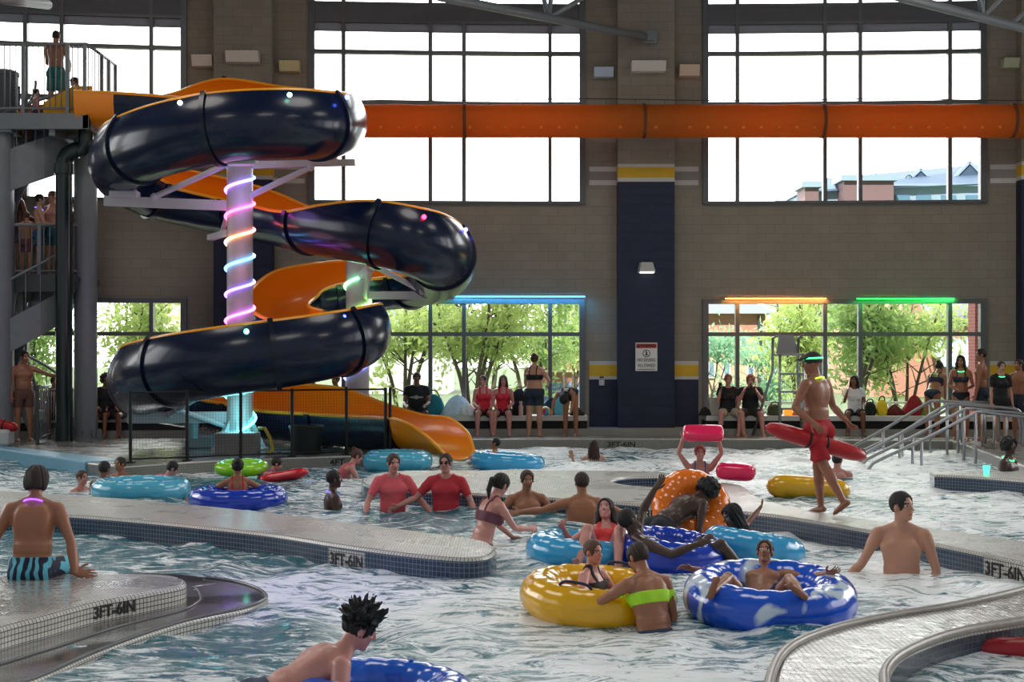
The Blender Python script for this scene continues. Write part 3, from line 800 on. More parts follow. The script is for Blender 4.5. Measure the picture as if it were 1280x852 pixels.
# front left ledge with a lower, flooded gutter shelf
led = pxs([(-260, 860), (-100, 818), (0, 784), (60, 768), (120, 752), (180, 741), (224, 732), (233, 727.5), (229, 722), (205, 717.6), (140, 716), (40, 717), (-100, 721), (-300, 731)], n=8)
slab_a, out_a = slab('floor_ledge', led, M_ledge, M_tile_w)
M_shelf = tile_mat('shelf_tile', (98, 98, 94), (88, 88, 86), (72, 72, 70), sz=.1, rough=.08, uv=False, noise=.5, mortar=.003, rough2=.25)
shelf = pxs([(-300, 930), (-60, 880), (40, 851), (130, 812), (220, 781), (300, 763), (331, 751), (334, 743), (318, 733), (290, 725), (250, 720), (200, 716), (100, 717), (-300, 731)], z=-.15, n=8)
slab_s, out_s = slab('floor_shelf', shelf, M_shelf, M_tile_w, z1=-.15, nose=.02)
rm = MB(); rp = pxs([(-200, 912), (-60, 878), (40, 849), (130, 810.5), (220, 779.5), (300, 761.5), (329, 751), (332, 743.5), (317, 734), (290, 726.5), (255, 722)], z=-.15, n=6)
rm.tube([(x, y, -.142) for x, y in rp], .013, 8); rm2 = pxs([(-150, 870), (-20, 836), (60, 812), (150, 783), (225, 764), (248, 752), (250, 742), (243, 734)], z=-.15, n=6)
rm.tube([(x, y, -.145) for x, y in rm2], .010, 8)
o = rm.build('trim_4', mat('gutter_grey', (84, 86, 90), rough=.25, noise=.2), smooth=True); o['kind'] = 'structure'
# front right ledge around the round pool
ler = pxs([(940, 960), (957, 880), (968, 830), (990, 806), (1040, 785), (1110, 769), (1190, 756), (1260, 741), (1330, 722)], n=8) + pxs([(1420, 742), (1340, 764), (1270, 776), (1215, 785), (1170, 797), (1130, 815), (1114, 835), (1112, 856), (1118, 900), (1140, 960)], n=8)
M_rib = tile_mat('ribbed_top', (236, 234, 226), (206, 205, 198), (120, 118, 112), sz=.034, rough=.15, uv=False, noise=.2, mortar=.005, rough2=.4, wet=.5, wscale=10.)
slab_d, out_d = slab('floor_spa', ler, M_rib, M_tile_d, nose=.05)
rm = MB()
rm.tube([(x, y, .012) for x, y in pxs([(955, 900), (966, 840), (990, 809), (1040, 788), (1110, 772), (1190, 759), (1260, 744), (1330, 725)], n=8)], .03, 8)
rm.tube([(x, y, .012) for x, y in pxs([(1335, 768), (1270, 779), (1215, 788), (1170, 800), (1128, 819), (1108, 838), (1106, 858), (1112, 900)], n=8)], .03, 8)
o = rm.build('trim_5', mat('worn_stone', (146, 140, 132), rough=.35, noise=.3, nscale=20), smooth=True); o['kind'] = 'structure'
# right ledge
ler2 = pxs([(1162, 589), (1190, 588.4), (1300, 586)], n=4) + pxs([(1420, 612), (1300, 601.5), (1230, 596), (1168, 592.6)], n=4)
slab_e, out_e = slab('floor_step', ler2, M_pebble, M_tile_b)
# depth markings bent along the edge they are set in
def wrap_mark(s, out, px, py, size, parent, z=-.15, ztop=0., panel=True, flip=False, sx=.85, wid=None):
    pts = [Vector((p[0], p[1])) for p in out]; n = len(pts)
    u = [0.]
    for i in range(n): u.append(u[-1] + (pts[(i + 1) % n] - pts[i]).length)
    q = Vector(P(px, py, ztop)[:2]); best = None
    for i in range(n):
        a, b = pts[i], pts[(i + 1) % n]; L2 = (b - a).length_squared
        if L2 < 1e-9: continue
        t = max(0, min(1, (q - a).dot(b - a) / L2)); d = (a + (b - a) * t - q).length
        if best is None or d < best[0]: best = (d, u[i] + t * math.sqrt(L2))
    u0 = best[1]
    def at(x, off):
        uu = (u0 + x) % u[-1]
        for i in range(n):
            if u[i] <= uu <= u[i + 1]: break
        a, b = pts[i], pts[(i + 1) % n]; t = (uu - u[i]) / max(1e-9, u[i + 1] - u[i]); p = a + (b - a) * t; d = (b - a).normalized()
        return (p.x + d.y * off, p.y - d.x * off)
    root = None
    me = text_mesh(s, size, sx, .004, bold=.003)
    w = max(v.co.x for v in me.vertices) - min(v.co.x for v in me.vertices)
    for v in me.vertices:
        p = at(v.co.x, .005 + v.co.z + (.004 if panel else 0)); v.co = (p[0], p[1], z + v.co.y)
    if panel:
        mb = MB(); ww = (wid or w + .06) / 2; k = 14; vs = []; h = size * .62
        for i in range(k + 1):
            x = -ww + 2 * ww * i / k
            for off, zz in ((0., z - h), (.005, z - h), (.005, z + h), (0, z + h)): p = at(x, off); vs.append((p[0], p[1], zz))
        fs = []
        for i in range(k):
            a, b = 4 * i, 4 * i + 4; fs += [(a, b, b + 1, a + 1), (a + 1, b + 1, b + 2, a + 2), (a + 2, b + 2, b + 3, a + 3)]
        fs += [(0, 1, 2, 3), (4 * k + 3, 4 * k + 2, 4 * k + 1, 4 * k)]
        mb.add(vs, fs); o = mb.build('depth_panel', M_tile_w, parent)
        uv = o.data.uv_layers.new(name='UVMap')
        for p in o.data.polygons:
            for li in p.loop_indices:
                vi = o.data.loops[li].vertex_index; uv.data[li].uv = (-ww + 2 * ww * (vi // 4) / k, o.data.vertices[vi].co.z)
        parent = o
    link('depth_marking', me, M_letter, parent)
wrap_mark('3FT-6IN', out_a, 145, 748, .12, slab_a, z=-.082, panel=False, sx=.95)
wrap_mark('3FT-6IN', out_b, 433, 681, .155, slab_b, z=-.145, sx=.9)
wrap_mark('3FT-6IN', out_c, 826, 631.5, .155, slab_c, z=-.125, sx=.82)
wrap_mark('3FT-6IN', out_c, 1262, 697, .165, slab_c, z=-.125, sx=1.0)
fo = bpy.data.objects['floor']
wrap_mark('3FT-6IN', floor_out, 777, 547.7, .15, fo, z=-.13, panel=False, sx=1.15)
wrap_mark('4FT', floor_out, 422, 569.8, .15, fo, z=-.11, panel=False, sx=1.1)
# ------------------------------------------------------------------ water
def make_water():
    xs = np.arange(-14, 14.01, .055); ys = np.arange(7.2, 30.6, .055)
    X, Y = np.meshgrid(xs, ys, indexing='ij'); Z = np.zeros_like(X)
    r = np.random.default_rng(11)
    wx = X + .25 * np.sin(Y * 1.7 + 1) + .18 * np.sin(X * 2.3 + Y * .9); wy = Y + .3 * np.sin(X * 1.3) + .15 * np.sin(Y * 2.9 + X)
    for i in range(70):
        lam = .28 * (6.) ** r.random(); th = r.uniform(0, math.pi * 2)
        kx, ky = math.cos(th) * 2 * math.pi / lam, math.sin(th) * 2 * math.pi / lam
        env = .6 + .4 * np.sin(X * r.uniform(.2, .9) + Y * r.uniform(.2, .9) + r.uniform(0, 6))
        Z += env * lam ** 1.05 * .0066 * np.sin(kx * wx + ky * wy + r.uniform(0, 6.28))
    Z = Z - .4 * np.minimum(Z, 0) * 0
    nx, ny = X.shape
    v = np.stack([X, Y, Z + ZW], -1).reshape(-1, 3)
    i = np.arange(nx * ny).reshape(nx, ny)
    q = np.stack([i[:-1, :-1], i[1:, :-1], i[1:, 1:], i[:-1, 1:]], -1).reshape(-1, 4)
    me = bpy.data.meshes.new('pool_water')
    me.vertices.add(len(v)); me.vertices.foreach_set('co', v.astype(np.float32).ravel())
    me.loops.add(q.size); me.loops.foreach_set('vertex_index', q.astype(np.int32).ravel())
    me.polygons.add(len(q)); me.polygons.foreach_set('loop_start', np.arange(0, q.size, 4, dtype=np.int32)); me.polygons.foreach_set('use_smooth', np.ones(len(q), bool))
    me.update(); me.validate()
    m = bpy.data.materials.new('pool_water'); m.use_nodes = True; nt = m.node_tree; b = nt.nodes['Principled BSDF']
    tc = nt.nodes.new('ShaderNodeTexCoord')
    mp = nt.nodes.new('ShaderNodeMapping'); mp.inputs['Scale'].default_value = (1.25, 3.2, 1); mp.inputs['Rotation'].default_value = (0, 0, .2)
    nt.links.new(tc.outputs['Object'], mp.inputs[0])
    n1 = nt.nodes.new('ShaderNodeTexNoise'); n1.inputs['Scale'].default_value = 2.3; n1.inputs['Detail'].default_value = 10; n1.inputs['Roughness'].default_value = .74; n1.inputs['Distortion'].default_value = 1.1
    nt.links.new(mp.outputs[0], n1.inputs['Vector'])
    cr = nt.nodes.new('ShaderNodeValToRGB'); cr.color_ramp.elements[0].position = .455; cr.color_ramp.elements[0].color = (0, 0, 0, 1); cr.color_ramp.elements[1].position = .55; cr.color_ramp.elements[1].color = (1, 1, 1, 1)
    n3 = nt.nodes.new('ShaderNodeTexNoise'); n3.inputs['Scale'].default_value = .33; n3.inputs['Detail'].default_value = 2; nt.links.new(tc.outputs['Object'], n3.inputs['Vector'])
    m3 = nt.nodes.new('ShaderNodeMath'); m3.operation = 'MULTIPLY_ADD'; m3.inputs[1].default_value = .5; m3.inputs[2].default_value = -.215; nt.links.new(n3.outputs['Fac'], m3.inputs[0])
    sxx = nt.nodes.new('ShaderNodeSeparateXYZ'); nt.links.new(tc.outputs['Object'], sxx.inputs[0]); mrx = nt.nodes.new('ShaderNodeMapRange'); mrx.inputs['From Min'].default_value = -4.5; mrx.inputs['From Max'].default_value = 4; mrx.inputs['To Min'].default_value = -.055; mrx.inputs['To Max'].default_value = .03; nt.links.new(sxx.outputs[0], mrx.inputs['Value'])
    m5 = nt.nodes.new('ShaderNodeMath'); m5.operation = 'ADD'; nt.links.new(m3.outputs[0], m5.inputs[0]); nt.links.new(mrx.outputs[0], m5.inputs[1])
    m4 = nt.nodes.new('ShaderNodeMath'); m4.operation = 'ADD'; nt.links.new(n1.outputs['Fac'], m4.inputs[0]); nt.links.new(m5.outputs[0], m4.inputs[1]); nt.links.new(m4.outputs[0], cr.inputs[0])
    # clear teal water with white streaks: foam plus bright sky reflections painted in
    mx = nt.nodes.new('ShaderNodeMix'); mx.data_type = 'RGBA'; mx.inputs[6].default_value = (.0, .13, .18, 1); mx.inputs[7].default_value = (.93, .97, .98, 1)
    ml = nt.nodes.new('ShaderNodeMath'); ml.operation = 'MULTIPLY'; ml.inputs[1].default_value = .95
    nt.links.new(cr.outputs[0], ml.inputs[0]); nt.links.new(ml.outputs[0], mx.inputs[0]); nt.links.new(mx.outputs[2], b.inputs['Base Color'])
    b.inputs['Roughness'].default_value = .06; b.inputs['IOR'].default_value = 1.45
    mr = nt.nodes.new('ShaderNodeMapRange'); mr.inputs['To Min'].default_value = .05; mr.inputs['To Max'].default_value = .35; nt.links.new(cr.outputs[0], mr.inputs['Value']); nt.links.new(mr.outputs[0], b.inputs['Roughness'])
    n2 = nt.nodes.new('ShaderNodeTexNoise'); n2.inputs['Scale'].default_value = 5.5; n2.inputs['Detail'].default_value = 8; n2.inputs['Distortion'].default_value = .8
    nt.links.new(mp.outputs[0], n2.inputs['Vector'])
    bp = nt.nodes.new('ShaderNodeBump'); bp.inputs['Strength'].default_value = .55; bp.inputs['Distance'].default_value = .06
    nt.links.new(n2.outputs['Fac'], bp.inputs['Height']); nt.links.new(bp.outputs[0], b.inputs['Normal'])
    o = link('pool_water', me, m); tag(o, 'choppy teal pool water streaked with white foam and painted sky glare', 'water', kind='stuff')
make_water()
bt = MB(); bt.box2((-17, 5, -1.75), (17, 32, -1.4)); o = bt.build('floor_pool', M_aqua); box_uv(o.data); o['kind'] = 'structure'
# ------------------------------------------------------------------ the water slide
M_sn = mat('slide_navy', (6, 21, 50), rough=.24, noise=.12, nscale=2, coat=.2, spec=.4, bump=.03, bscale=25)
M_so = mat('slide_orange', (255, 150, 22), rough=.25, noise=.06, nscale=2, coat=.3)
M_sr = mat('slide_rim', (236, 190, 130), rough=.3, noise=.05)
M_lip = mat('slide_lip', (255, 166, 40), rough=.25, noise=.05)
M_sf = mat('slide_flange', (10, 20, 42), rough=.25, noise=.1)
# centre pixel, distance, wall angles left / right of the direction of travel (0 bottom, 90 rim at mid height, 150 curled over)
SP = [
 (98, 122, 28.9, 95, 92), (150, 124, 29.0, 95, 92), (210, 128, 29.0, 120, 92), (270, 134, 29.0, 162, 90), (345, 140, 28.7, 150, 85), (402, 148, 27.7, 148, 75), (418, 153, 26.4, 148, 72), (398, 156, 25.1, 148, 70),
 (345, 155, 24.5, 148, 68), (270, 161, 24.4, 148, 68), (200, 177, 24.9, 148, 70), (156, 196, 26.0, 148, 75), (158, 216, 27.3, 148, 82), (195, 235, 28.1, 148, 92), (245, 247, 28.2, 146, 96), (300, 258, 27.9, 136, 98),
 (350, 268, 27.2, 112, 100), (388, 276, 26.5, 98, 104), (430, 283, 25.9, 90, 128), (478, 292, 25.4, 80, 150), (524, 305, 25.4, 72, 152), (552, 321, 26.3, 72, 152), (548, 338, 27.6, 80, 150), (512, 347, 28.7, 88, 146), (465, 352, 29.1, 90, 142),
 (415, 358, 29.0, 90, 146), (372, 368, 28.6, 90, 146), (349, 383, 27.8, 96, 128), (352, 395, 27.1, 108, 100), (378, 402, 26.6, 112, 86), (412, 405, 26.4, 106, 86), (440, 409, 25.9, 130, 85), (446, 416, 25.2, 146, 80), (425, 425, 24.6, 148, 75),
 (380, 435, 24.2, 148, 72), (300, 447, 24.0, 148, 70), (228, 459, 24.3, 148, 70), (181, 471, 25.3, 148, 75), (183, 484, 26.8, 146, 82), (225, 494, 27.8, 142, 88), (290, 503, 28.0, 140, 90), (350, 511, 27.6, 142, 88),
 (410, 516, 27.0, 138, 90), (455, 520, 26.5, 112, 92), (500, 523, 25.9, 94, 93), (532, 526, 25.4, 92, 92), (558, 529, 25.05, 70, 74), (574, 532, 24.85, 44, 50), (581, 534, 24.75, 20, 24)]
SR = .60
sl = empty('water_slide', (-4.95, 26.2, 0), 'winding navy water slide with orange inside on two steel posts', 'water slide')
def slp(o):                      # parent keeping world placement
    o.parent = sl; o.matrix_parent_inverse = Matrix.Translation((4.95, -26.2, 0))
    return o
ctl = [tuple(D(a, b, y)) + (l, r) for a, b, y, l, r in SP]
SUB = 8
path = catmull(ctl, SUB)
pos = [Vector(p[:3]) for p in path]
def ring_at(i, r, na=20, ext=0):
    p = path[i]; t = (pos[min(i + 1, len(pos) - 1)] - pos[max(i - 1, 0)]).normalized()
    sd = Vector((0, 0, 1)).cross(t); sd.normalize(); up = t.cross(sd).normalized()
    out = []
    for k in range(na + 1):
        a = R(-p[4] - ext + (p[3] + p[4] + 2 * ext) * k / na)      # negative = right, positive = left
        c = min(abs(a), R(94)); sg = 1 if a >= 0 else -1; e = abs(a) - c
        q = sd * (sg * math.sin(c) * r) - up * (math.cos(c) * r)
        if e > 0:                # above mid height the wall runs nearly straight up, leaning in a little
            b = c + e * .35; q += (sd * (sg * math.cos(b)) + up * math.sin(b)) * r * e * .95
        out.append(pos[i] + q)
    return out
def shell(i0, i1, r0, r1, mats, na=22, ext=0):
    mb = MB(); n = i1 - i0 + 1
    vo = [ring_at(i, r0, na, ext) for i in range(i0, i1 + 1)]; vi = [ring_at(i, r1, na, ext) for i in range(i0, i1 + 1)]
    vs = [v for q in vo for v in q] + [v for q in vi for v in q]; m = na + 1; B = n * m; fo, fi, fr = [], [], []
    for i in range(n - 1):
        for k in range(na):
            a = i * m + k
            fo.append((a, a + m, a + m + 1, a + 1)); fi.append((B + a, B + a + 1, B + a + m + 1, B + a + m))
        a = i * m; fr.append((a, B + a, B + a + m, a + m)); a = i * m + na; fr.append((a, a + m, B + a + m, B + a))
    for k in range(na):
        fr.append((k, k + 1, B + k + 1, B + k)); a = (n - 1) * m + k; fr.append((a, B + a, B + a + 1, a + 1))
    o = len(mb.v); mb.v += [tuple(v) for v in vs]; mb.f += fo + fi + fr; mb.mi += [0] * len(fo) + [1] * len(fi) + [2] * len(fr)
    return mb
cuts = [0, 8, 24, 40, 56, 72, 84, 104, 120, 136, 152, 168, 184, 200, 216, 232, 248, 264, 276, 290, 304, 320, 336, 356, len(pos) - 1]
for a, b in zip(cuts[:-1], cuts[1:]):
    outer = M_so if a == 0 or b == len(pos) - 1 else M_sn
    s_ = shell(a, b, SR, SR - .035, None)
    for kk in (0, 22): s_.tube([(q_[kk] + q2_[kk]) / 2 for q_, q2_ in ((ring_at(i_, SR, 22), ring_at(i_, SR - .035, 22)) for i_ in range(a, b + 1))], .034, 8, 3)
    o = s_.build('flume_section', [outer, M_so, M_sr, M_lip], smooth=False, ang=40); slp(o)
    if b < len(pos) - 1 and b > 8:
        # flange ring at the joint
        mb = MB(); t = (pos[b + 1] - pos[b - 1]).normalized()
        ro = ring_at(b, SR + .045, 22); ri = ring_at(b, SR - .01, 22); vs = []
        for q in (ro, ri):
            for dlt in (-.045, .045): vs += [v + t * dlt for v in q]
        m = 23; fs = []
        for k in range(22):
            fs += [(k, m + k, m + k + 1, k + 1), (k, k + 1, 2 * m + k + 1, 2 * m + k), (m + k, 3 * m + k, 3 * m + k + 1, m + k + 1), (2 * m + k, 2 * m + k + 1, 3 * m + k + 1, 3 * m + k)]
        fs += [(0, 2 * m, 3 * m, m), (22, m + 22, 3 * m + 22, 2 * m + 22)]
        mb.add(vs, fs); slp(mb.build('flange', M_sf, ang=50))
# posts, arms and braces
def fr(px, py, Y): return D(px, py, Y)
p1 = Vector((-4.95, 26.2, 0)); p2 = Vector((D(447, 442, 27.85).x, 27.85, 0))
M_post = mat('post_white', (178, 172, 170), rough=.4, noise=.08)
mb = MB(); mb.tube([p1, p1 + Vector((0, 0, ZY(200, 26.2)))], .235, 24); mb.lathe([(.52, 0), (.52, .04), (.25, .05)], 24, p1); 
for k in range(8):
    a = k * math.pi / 4; d = Vector((math.cos(a), math.sin(a), 0))
    v = [p1 + d * .22, p1 + d * .48, p1 + d * .22 + Vector((0, 0, .55))]; nrm = Vector((-d.y, d.x, 0)) * .012
    mb.add([q + Vector((0, 0, .04)) - nrm for q in v] + [q + Vector((0, 0, .04)) + nrm for q in v], [(0, 1, 2), (3, 5, 4), (0, 3, 4, 1), (1, 4, 5, 2), (2, 5, 3, 0)])
slp(mb.build('post', M_post, ang=40))
mb = MB(); mb.tube([p2, p2 + Vector((0, 0, ZY(318, 27.85)))], .225, 24); mb.lathe([(.5, 0), (.5, .04), (.24, .05)], 24, p2); slp(mb.build('post', M_post, ang=40))
M_arm = mat('arm_white', (186, 186, 190), rough=.45, noise=.06)
def arm(a, b, w=.13, h=.18):
    mb = MB(); mb.bar(a, b, w, h); slp(mb.build('support_arm', M_arm))
def brace(a, b, r=.055):
    mb = MB(); mb.tube([a, b], r, 10); mb.ball(a, r * 1.4, 6); mb.ball(b, r * 1.4, 6); slp(mb.build('brace', M_arm, ang=40))
def saddle(px, py, Y, w=.5):
    c = D(px, py, Y); mb = MB(); mb.box(c, (w, .3, .12), 0, None, .02); mb.box(c + Vector((0, 0, .12)), (w * .8, .22, .14), 0, None, .02); slp(mb.build('saddle', M_arm))
def pst(p, py, Y): return Vector((p.x, p.y, ZY(py, Y)))
arm(pst(p1, 257, 26.2) + Vector((-.2, 0, 0)), fr(131, 251, 26.3)); brace(pst(p1, 205, 26.2) + Vector((-.2, -.05, 0)), fr(193, 246, 26.2)); saddle(156, 243, 26.2)
arm(pst(p1, 206, 26.2) + Vector((.2, 0, 0)), fr(444, 203, 26.2), .12, .12); brace(pst(p1, 245, 26.2) + Vector((.2, -.05, 0)), fr(388, 209, 26.2)); saddle(405, 199, 26.2)
arm(fr(303, 202, 25.9), fr(303, 199, 24.6), .16, .14); saddle(303, 202, 24.5)
arm(pst(p1, 290, 26.2) + Vector((-.2, 0, 0)), fr(263, 297, 26.9), .14, .1); brace(pst(p1, 262, 26.2) + Vector((-.2, 0, 0)), fr(277, 292, 26.6), .045)
arm(pst(p2, 369, 27.85) + Vector((.2, 0, 0)), fr(566, 369, 27.4), .12, .15); brace(pst(p2, 328, 27.85) + Vector((.2, -.05, 0)), fr(529, 364, 27.4)); saddle(541, 364, 27.3)
arm(pst(p2, 345, 27.85) + Vector((.1, -.2, 0)), fr(467, 331, 26.1), .14, .12); brace(pst(p2, 372, 27.85) + Vector((.15, -.1, 0)), fr(463, 336, 26.4), .05)
arm(pst(p1, 521, 26.2) + Vector((-.2, 0, 0)), fr(160, 522, 26.0), .13, .2); brace(pst(p1, 540, 26.2) + Vector((-.22, 0, .1)), fr(221, 512, 25.9), .05); brace(fr(247, 497, 25.6), fr(212, 518, 26.), .045)
arm(pst(p1, 489, 26.2), fr(303, 486, 24.4), .16, .14)
# coloured marker lamps bolted to the flume
for px, py, Y, c in ((225, 128.5, 24.05, 'ffffff'), (362, 118.5, 23.98, '9cffd8'), (434, 121.5, 24.7, '4a6cff'), (435, 263, 25.25, '30ff90'), (530, 271, 24.85, 'ff2a4a'), (582, 287, 25.9, '5a50ff'), (430, 396, 24.1, '3a4aff'), (308, 414, 23.5, '70ffd0'), (182, 429.5, 24.6, 'ff3a3a')):
    mb = MB(); mb.ball(D(px, py, Y), .042, 6); o = slp(mb.build('marker_lamp', glow('lamp_' + c, c, 9.), smooth=True))
    o['label'] = 'small glowing marker lamp'
# rope light wound round the posts: hue changes up the post
def rope_mat(name, stops, z0, z1, s):
    m = bpy.data.materials.new(name); m.use_nodes = True; nt = m.node_tree; b = nt.nodes['Principled BSDF']
    tc = nt.nodes.new('ShaderNodeTexCoord'); sx = nt.nodes.new('ShaderNodeSeparateXYZ'); mr = nt.nodes.new('ShaderNodeMapRange')
    mr.inputs['From Min'].default_value = z0; mr.inputs['From Max'].default_value = z1
    cr = nt.nodes.new('ShaderNodeValToRGB'); els = cr.color_ramp.elements
    while len(els) < len(stops): els.new(.5)
    for e, (p, c) in zip(els, stops): e.position = p; e.color = srgb(c) + [1]
    nt.links.new(tc.outputs['Object'], sx.inputs[0]); nt.links.new(sx.outputs[2], mr.inputs['Value']); nt.links.new(mr.outputs[0], cr.inputs[0])
    nt.links.new(cr.outputs[0], b.inputs['Emission Color']); b.inputs['Emission Strength'].default_value = s; nt.links.new(cr.outputs[0], b.inputs['Base Color'])
    return m
def rope(p, r, y0, y1, Y, turns, ph, m, label, pitch=None):
    mb = MB(); z0, z1 = ZY(y1, Y), ZY(y0, Y); n = int(turns * 28); pts = []
    for i in range(n + 1):
        a = 2 * math.pi * turns * i / n + ph; pts.append(p + Vector((r * math.cos(a), r * math.sin(a), z0 + (z1 - z0) * i / n)))
    mb.tube(pts, .026, 8); o = mb.build('rope_light', m, smooth=True); tag(o, label, 'rope light', 'rope lights on the slide posts')
    return o
m1 = rope_mat('rope_rainbow', [(0, 'ff4fb8'), (.12, 'd05cff'), (.27, '6a5cff'), (.43, '4ab8ff'), (.55, 'ff9a4a'), (.66, 'ff4fa0'), (.78, 'd050ff'), (.9, '5a7cff'), (1, '60c8ff')], ZY(416, 26.2), ZY(200, 26.2), 6.)
rope(p1, .26, 201, 416, 26.2, 6.6, 0.4, m1, 'rainbow rope light spiralling up the white post below the top slide loop')
m2 = rope_mat('rope_teal', [(0, '58d8ff'), (1, '50ffd0')], 0, 1.2, 6.)
rope(p1, .28, 492, 560, 26.2, 1.1, 2.6, m2, 'turquoise rope light around the foot of the slide post behind the black fence')
m3 = rope_mat('rope_green', [(0, '6a70ff'), (.35, '8c9cff'), (.6, 'c8ff60'), (1, '58ffc0')], ZY(480, 27.85), ZY(340, 27.85), 6.)
rope(p2, .25, 340, 480, 27.85, 3.7, 1.8, m3, 'green and violet rope light on the post behind the lower loop')
for px, py, Y, c, e in ((303, 250, 25.6, (.45, .3, 1), 6), (303, 330, 25.6, (1, .45, .6), 3), (303, 395, 25.5, (.7, .35, 1), 3.5), (300, 520, 25.6, (.25, .9, 1), 14), (447, 350, 27.3, (.5, 1, .8), 1.5)):
    l = bpy.data.lights.new('rope_light_glow', 'POINT'); l.energy = e; l.color = c; l.shadow_soft_size = .3; q = bpy.data.objects.new('rope_light_glow', l); COL.objects.link(q); q.location = D(px, py, Y)
# ------------------------------------------------------------------ things under the slide
def block(name, px0, px1, py0, py1, Y, dep, m, label, cat, bev=.03):
    a = D(px0, py1, Y); b = D(px1, py0, Y); mb = MB(); mb.box2((a.x, Y, 0), (b.x, Y + dep, b.z), 0, bev); o = mb.build(name, m); tag(o, label, cat); return o
block('concrete_block', 267, 320, 541, 566, 25.0, .5, tile_mat('pad_tile', (190, 190, 184), (180, 180, 176), (150, 150, 146), sz=.05, uv=False, rough=.5), 'white tiled footing block at the base of the slide post', 'block')
block('equipment_box', 234, 266, 544, 562, 26.6, .6, M_galv, 'low grey box beside the footing of the slide post', 'box')
bk = MB(); c = P(249, 562); c.y = 26.9; c.x = D(249, 0, 26.9).x; bk.lathe([(.10, 0.), (.13, .3), (.125, .3), (.095, .02)], 20, (c.x, 26.3, D(0, 544, 26.9).z - .02)); o = bk.build('bucket', M_galv, smooth=False, ang=40); tag(o, 'small grey bucket standing on the low grey box', 'bucket')
bn = MB(); c = P(383, 567); bn.lathe([(.25, 0), (.29, .45), (.31, .46), (.31, .5), (.27, .5), (.24, .03)], 24, c); o = bn.build('trash_bin', mat('bin_teal_black', (16, 28, 30), rough=.5), ang=40); tag(o, 'round black bin standing inside the black pool fence', 'bin')
hs = MB(); hs.tube([D(323, 535, 25.2), D(331, 535, 25.1), D(338, 548, 25.0), D(341, 562, 24.9), D(336, 566, 24.8)], .03, 8); o = hs.build('hose', mat('hose_yellow', (196, 170, 40), rough=.5), smooth=True); tag(o, 'yellow hose hanging beside the slide post', 'hose')
# black mesh fence round the slide foot
fe = empty('pool_fence', P(320, 574), 'black mesh fence with thin posts along the slide deck edge', 'fence')
def fpar(o): o.parent = fe; o.matrix_parent_inverse = Matrix.Translation(-fe.location); return o
M_mesh = bpy.data.materials.new('black_net'); M_mesh.use_nodes = True; nt = M_mesh.node_tree
br = nt.nodes.new('ShaderNodeTexBrick'); br.offset = 0; br.inputs['Scale'].default_value = 1; br.inputs['Brick Width'].default_value = .05; br.inputs['Row Height'].default_value = .05; br.inputs['Mortar Size'].default_value = .0011; br.inputs['Mortar Smooth'].default_value = 0
br.inputs['Color1'].default_value = (0, 0, 0, 1); br.inputs['Color2'].default_value = (0, 0, 0, 1); br.inputs['Mortar'].default_value = (1, 1, 1, 1)
tcn = nt.nodes.new('ShaderNodeTexCoord'); nt.links.new(tcn.outputs['UV'], br.inputs['Vector']); bb = nt.nodes['Principled BSDF']; bb.inputs['Base Color'].default_value = (.012, .012, .013, 1); bb.inputs['Roughness'].default_value = .6
tn = nt.nodes.new('ShaderNodeBsdfTransparent'); mxs = nt.nodes.new('ShaderNodeMixShader'); nt.links.new(br.outputs['Color'], mxs.inputs[0]); nt.links.new(tn.outputs[0], mxs.inputs[1]); nt.links.new(bb.outputs[0], mxs.inputs[2]); nt.links.new(mxs.outputs[0], nt.nodes['Material Output'].inputs[0])
FP = [(163, 579), (234, 576.5), (301, 573.5), (365, 571), (433, 568.8), (482, 567.8)]
FPW = [P(a, b - .8) for a, b in FP]; FH = 1.16
for i, p in enumerate(FPW):
    mb = MB(); mb.tube([p, p + Vector((0, 0, FH))], .028, 10); mb.box(p + Vector((0, 0, .01)), (.14, .14, .02)); fpar(mb.build('fence_post', M_black))
    if i == 5:
        q = p + Vector((.08, .0, 0)); mb = MB(); mb.tube([q, q + Vector((0, 0, FH))], .028, 10); fpar(mb.build('fence_post', M_black))
    if i:
        a = FPW[i - 1]; mb = MB(); mb.tube([a + Vector((0, 0, FH - .03)), p + Vector((0, 0, FH - .03))], .016, 8); fpar(mb.build('top_rail', M_black)); mb = MB(); mb.tube([a + Vector((0, 0, .06)), p + Vector((0, 0, .06))], .014, 8); fpar(mb.build('bottom_rail', M_black))
        L = (p - a).length; me = bpy.data.meshes.new('net_panel'); dz = Vector((0, 0, 1))
        dense = i >= 5
        me.from_pydata([a + dz * .06, p + dz * .06, p + dz * (FH - .03), a + dz * (FH - .03)], [], [(0, 1, 2, 3)]); uv = me.uv_layers.new(name='UVMap')
        for k, q in enumerate(((0, 0), (L, 0), (L, 1.1), (0, 1.1))): uv.data[k].uv = q
        o = fpar(link('net_panel', me, M_mesh)); so = o.modifiers.new('t', 'SOLIDIFY'); so.thickness = .004
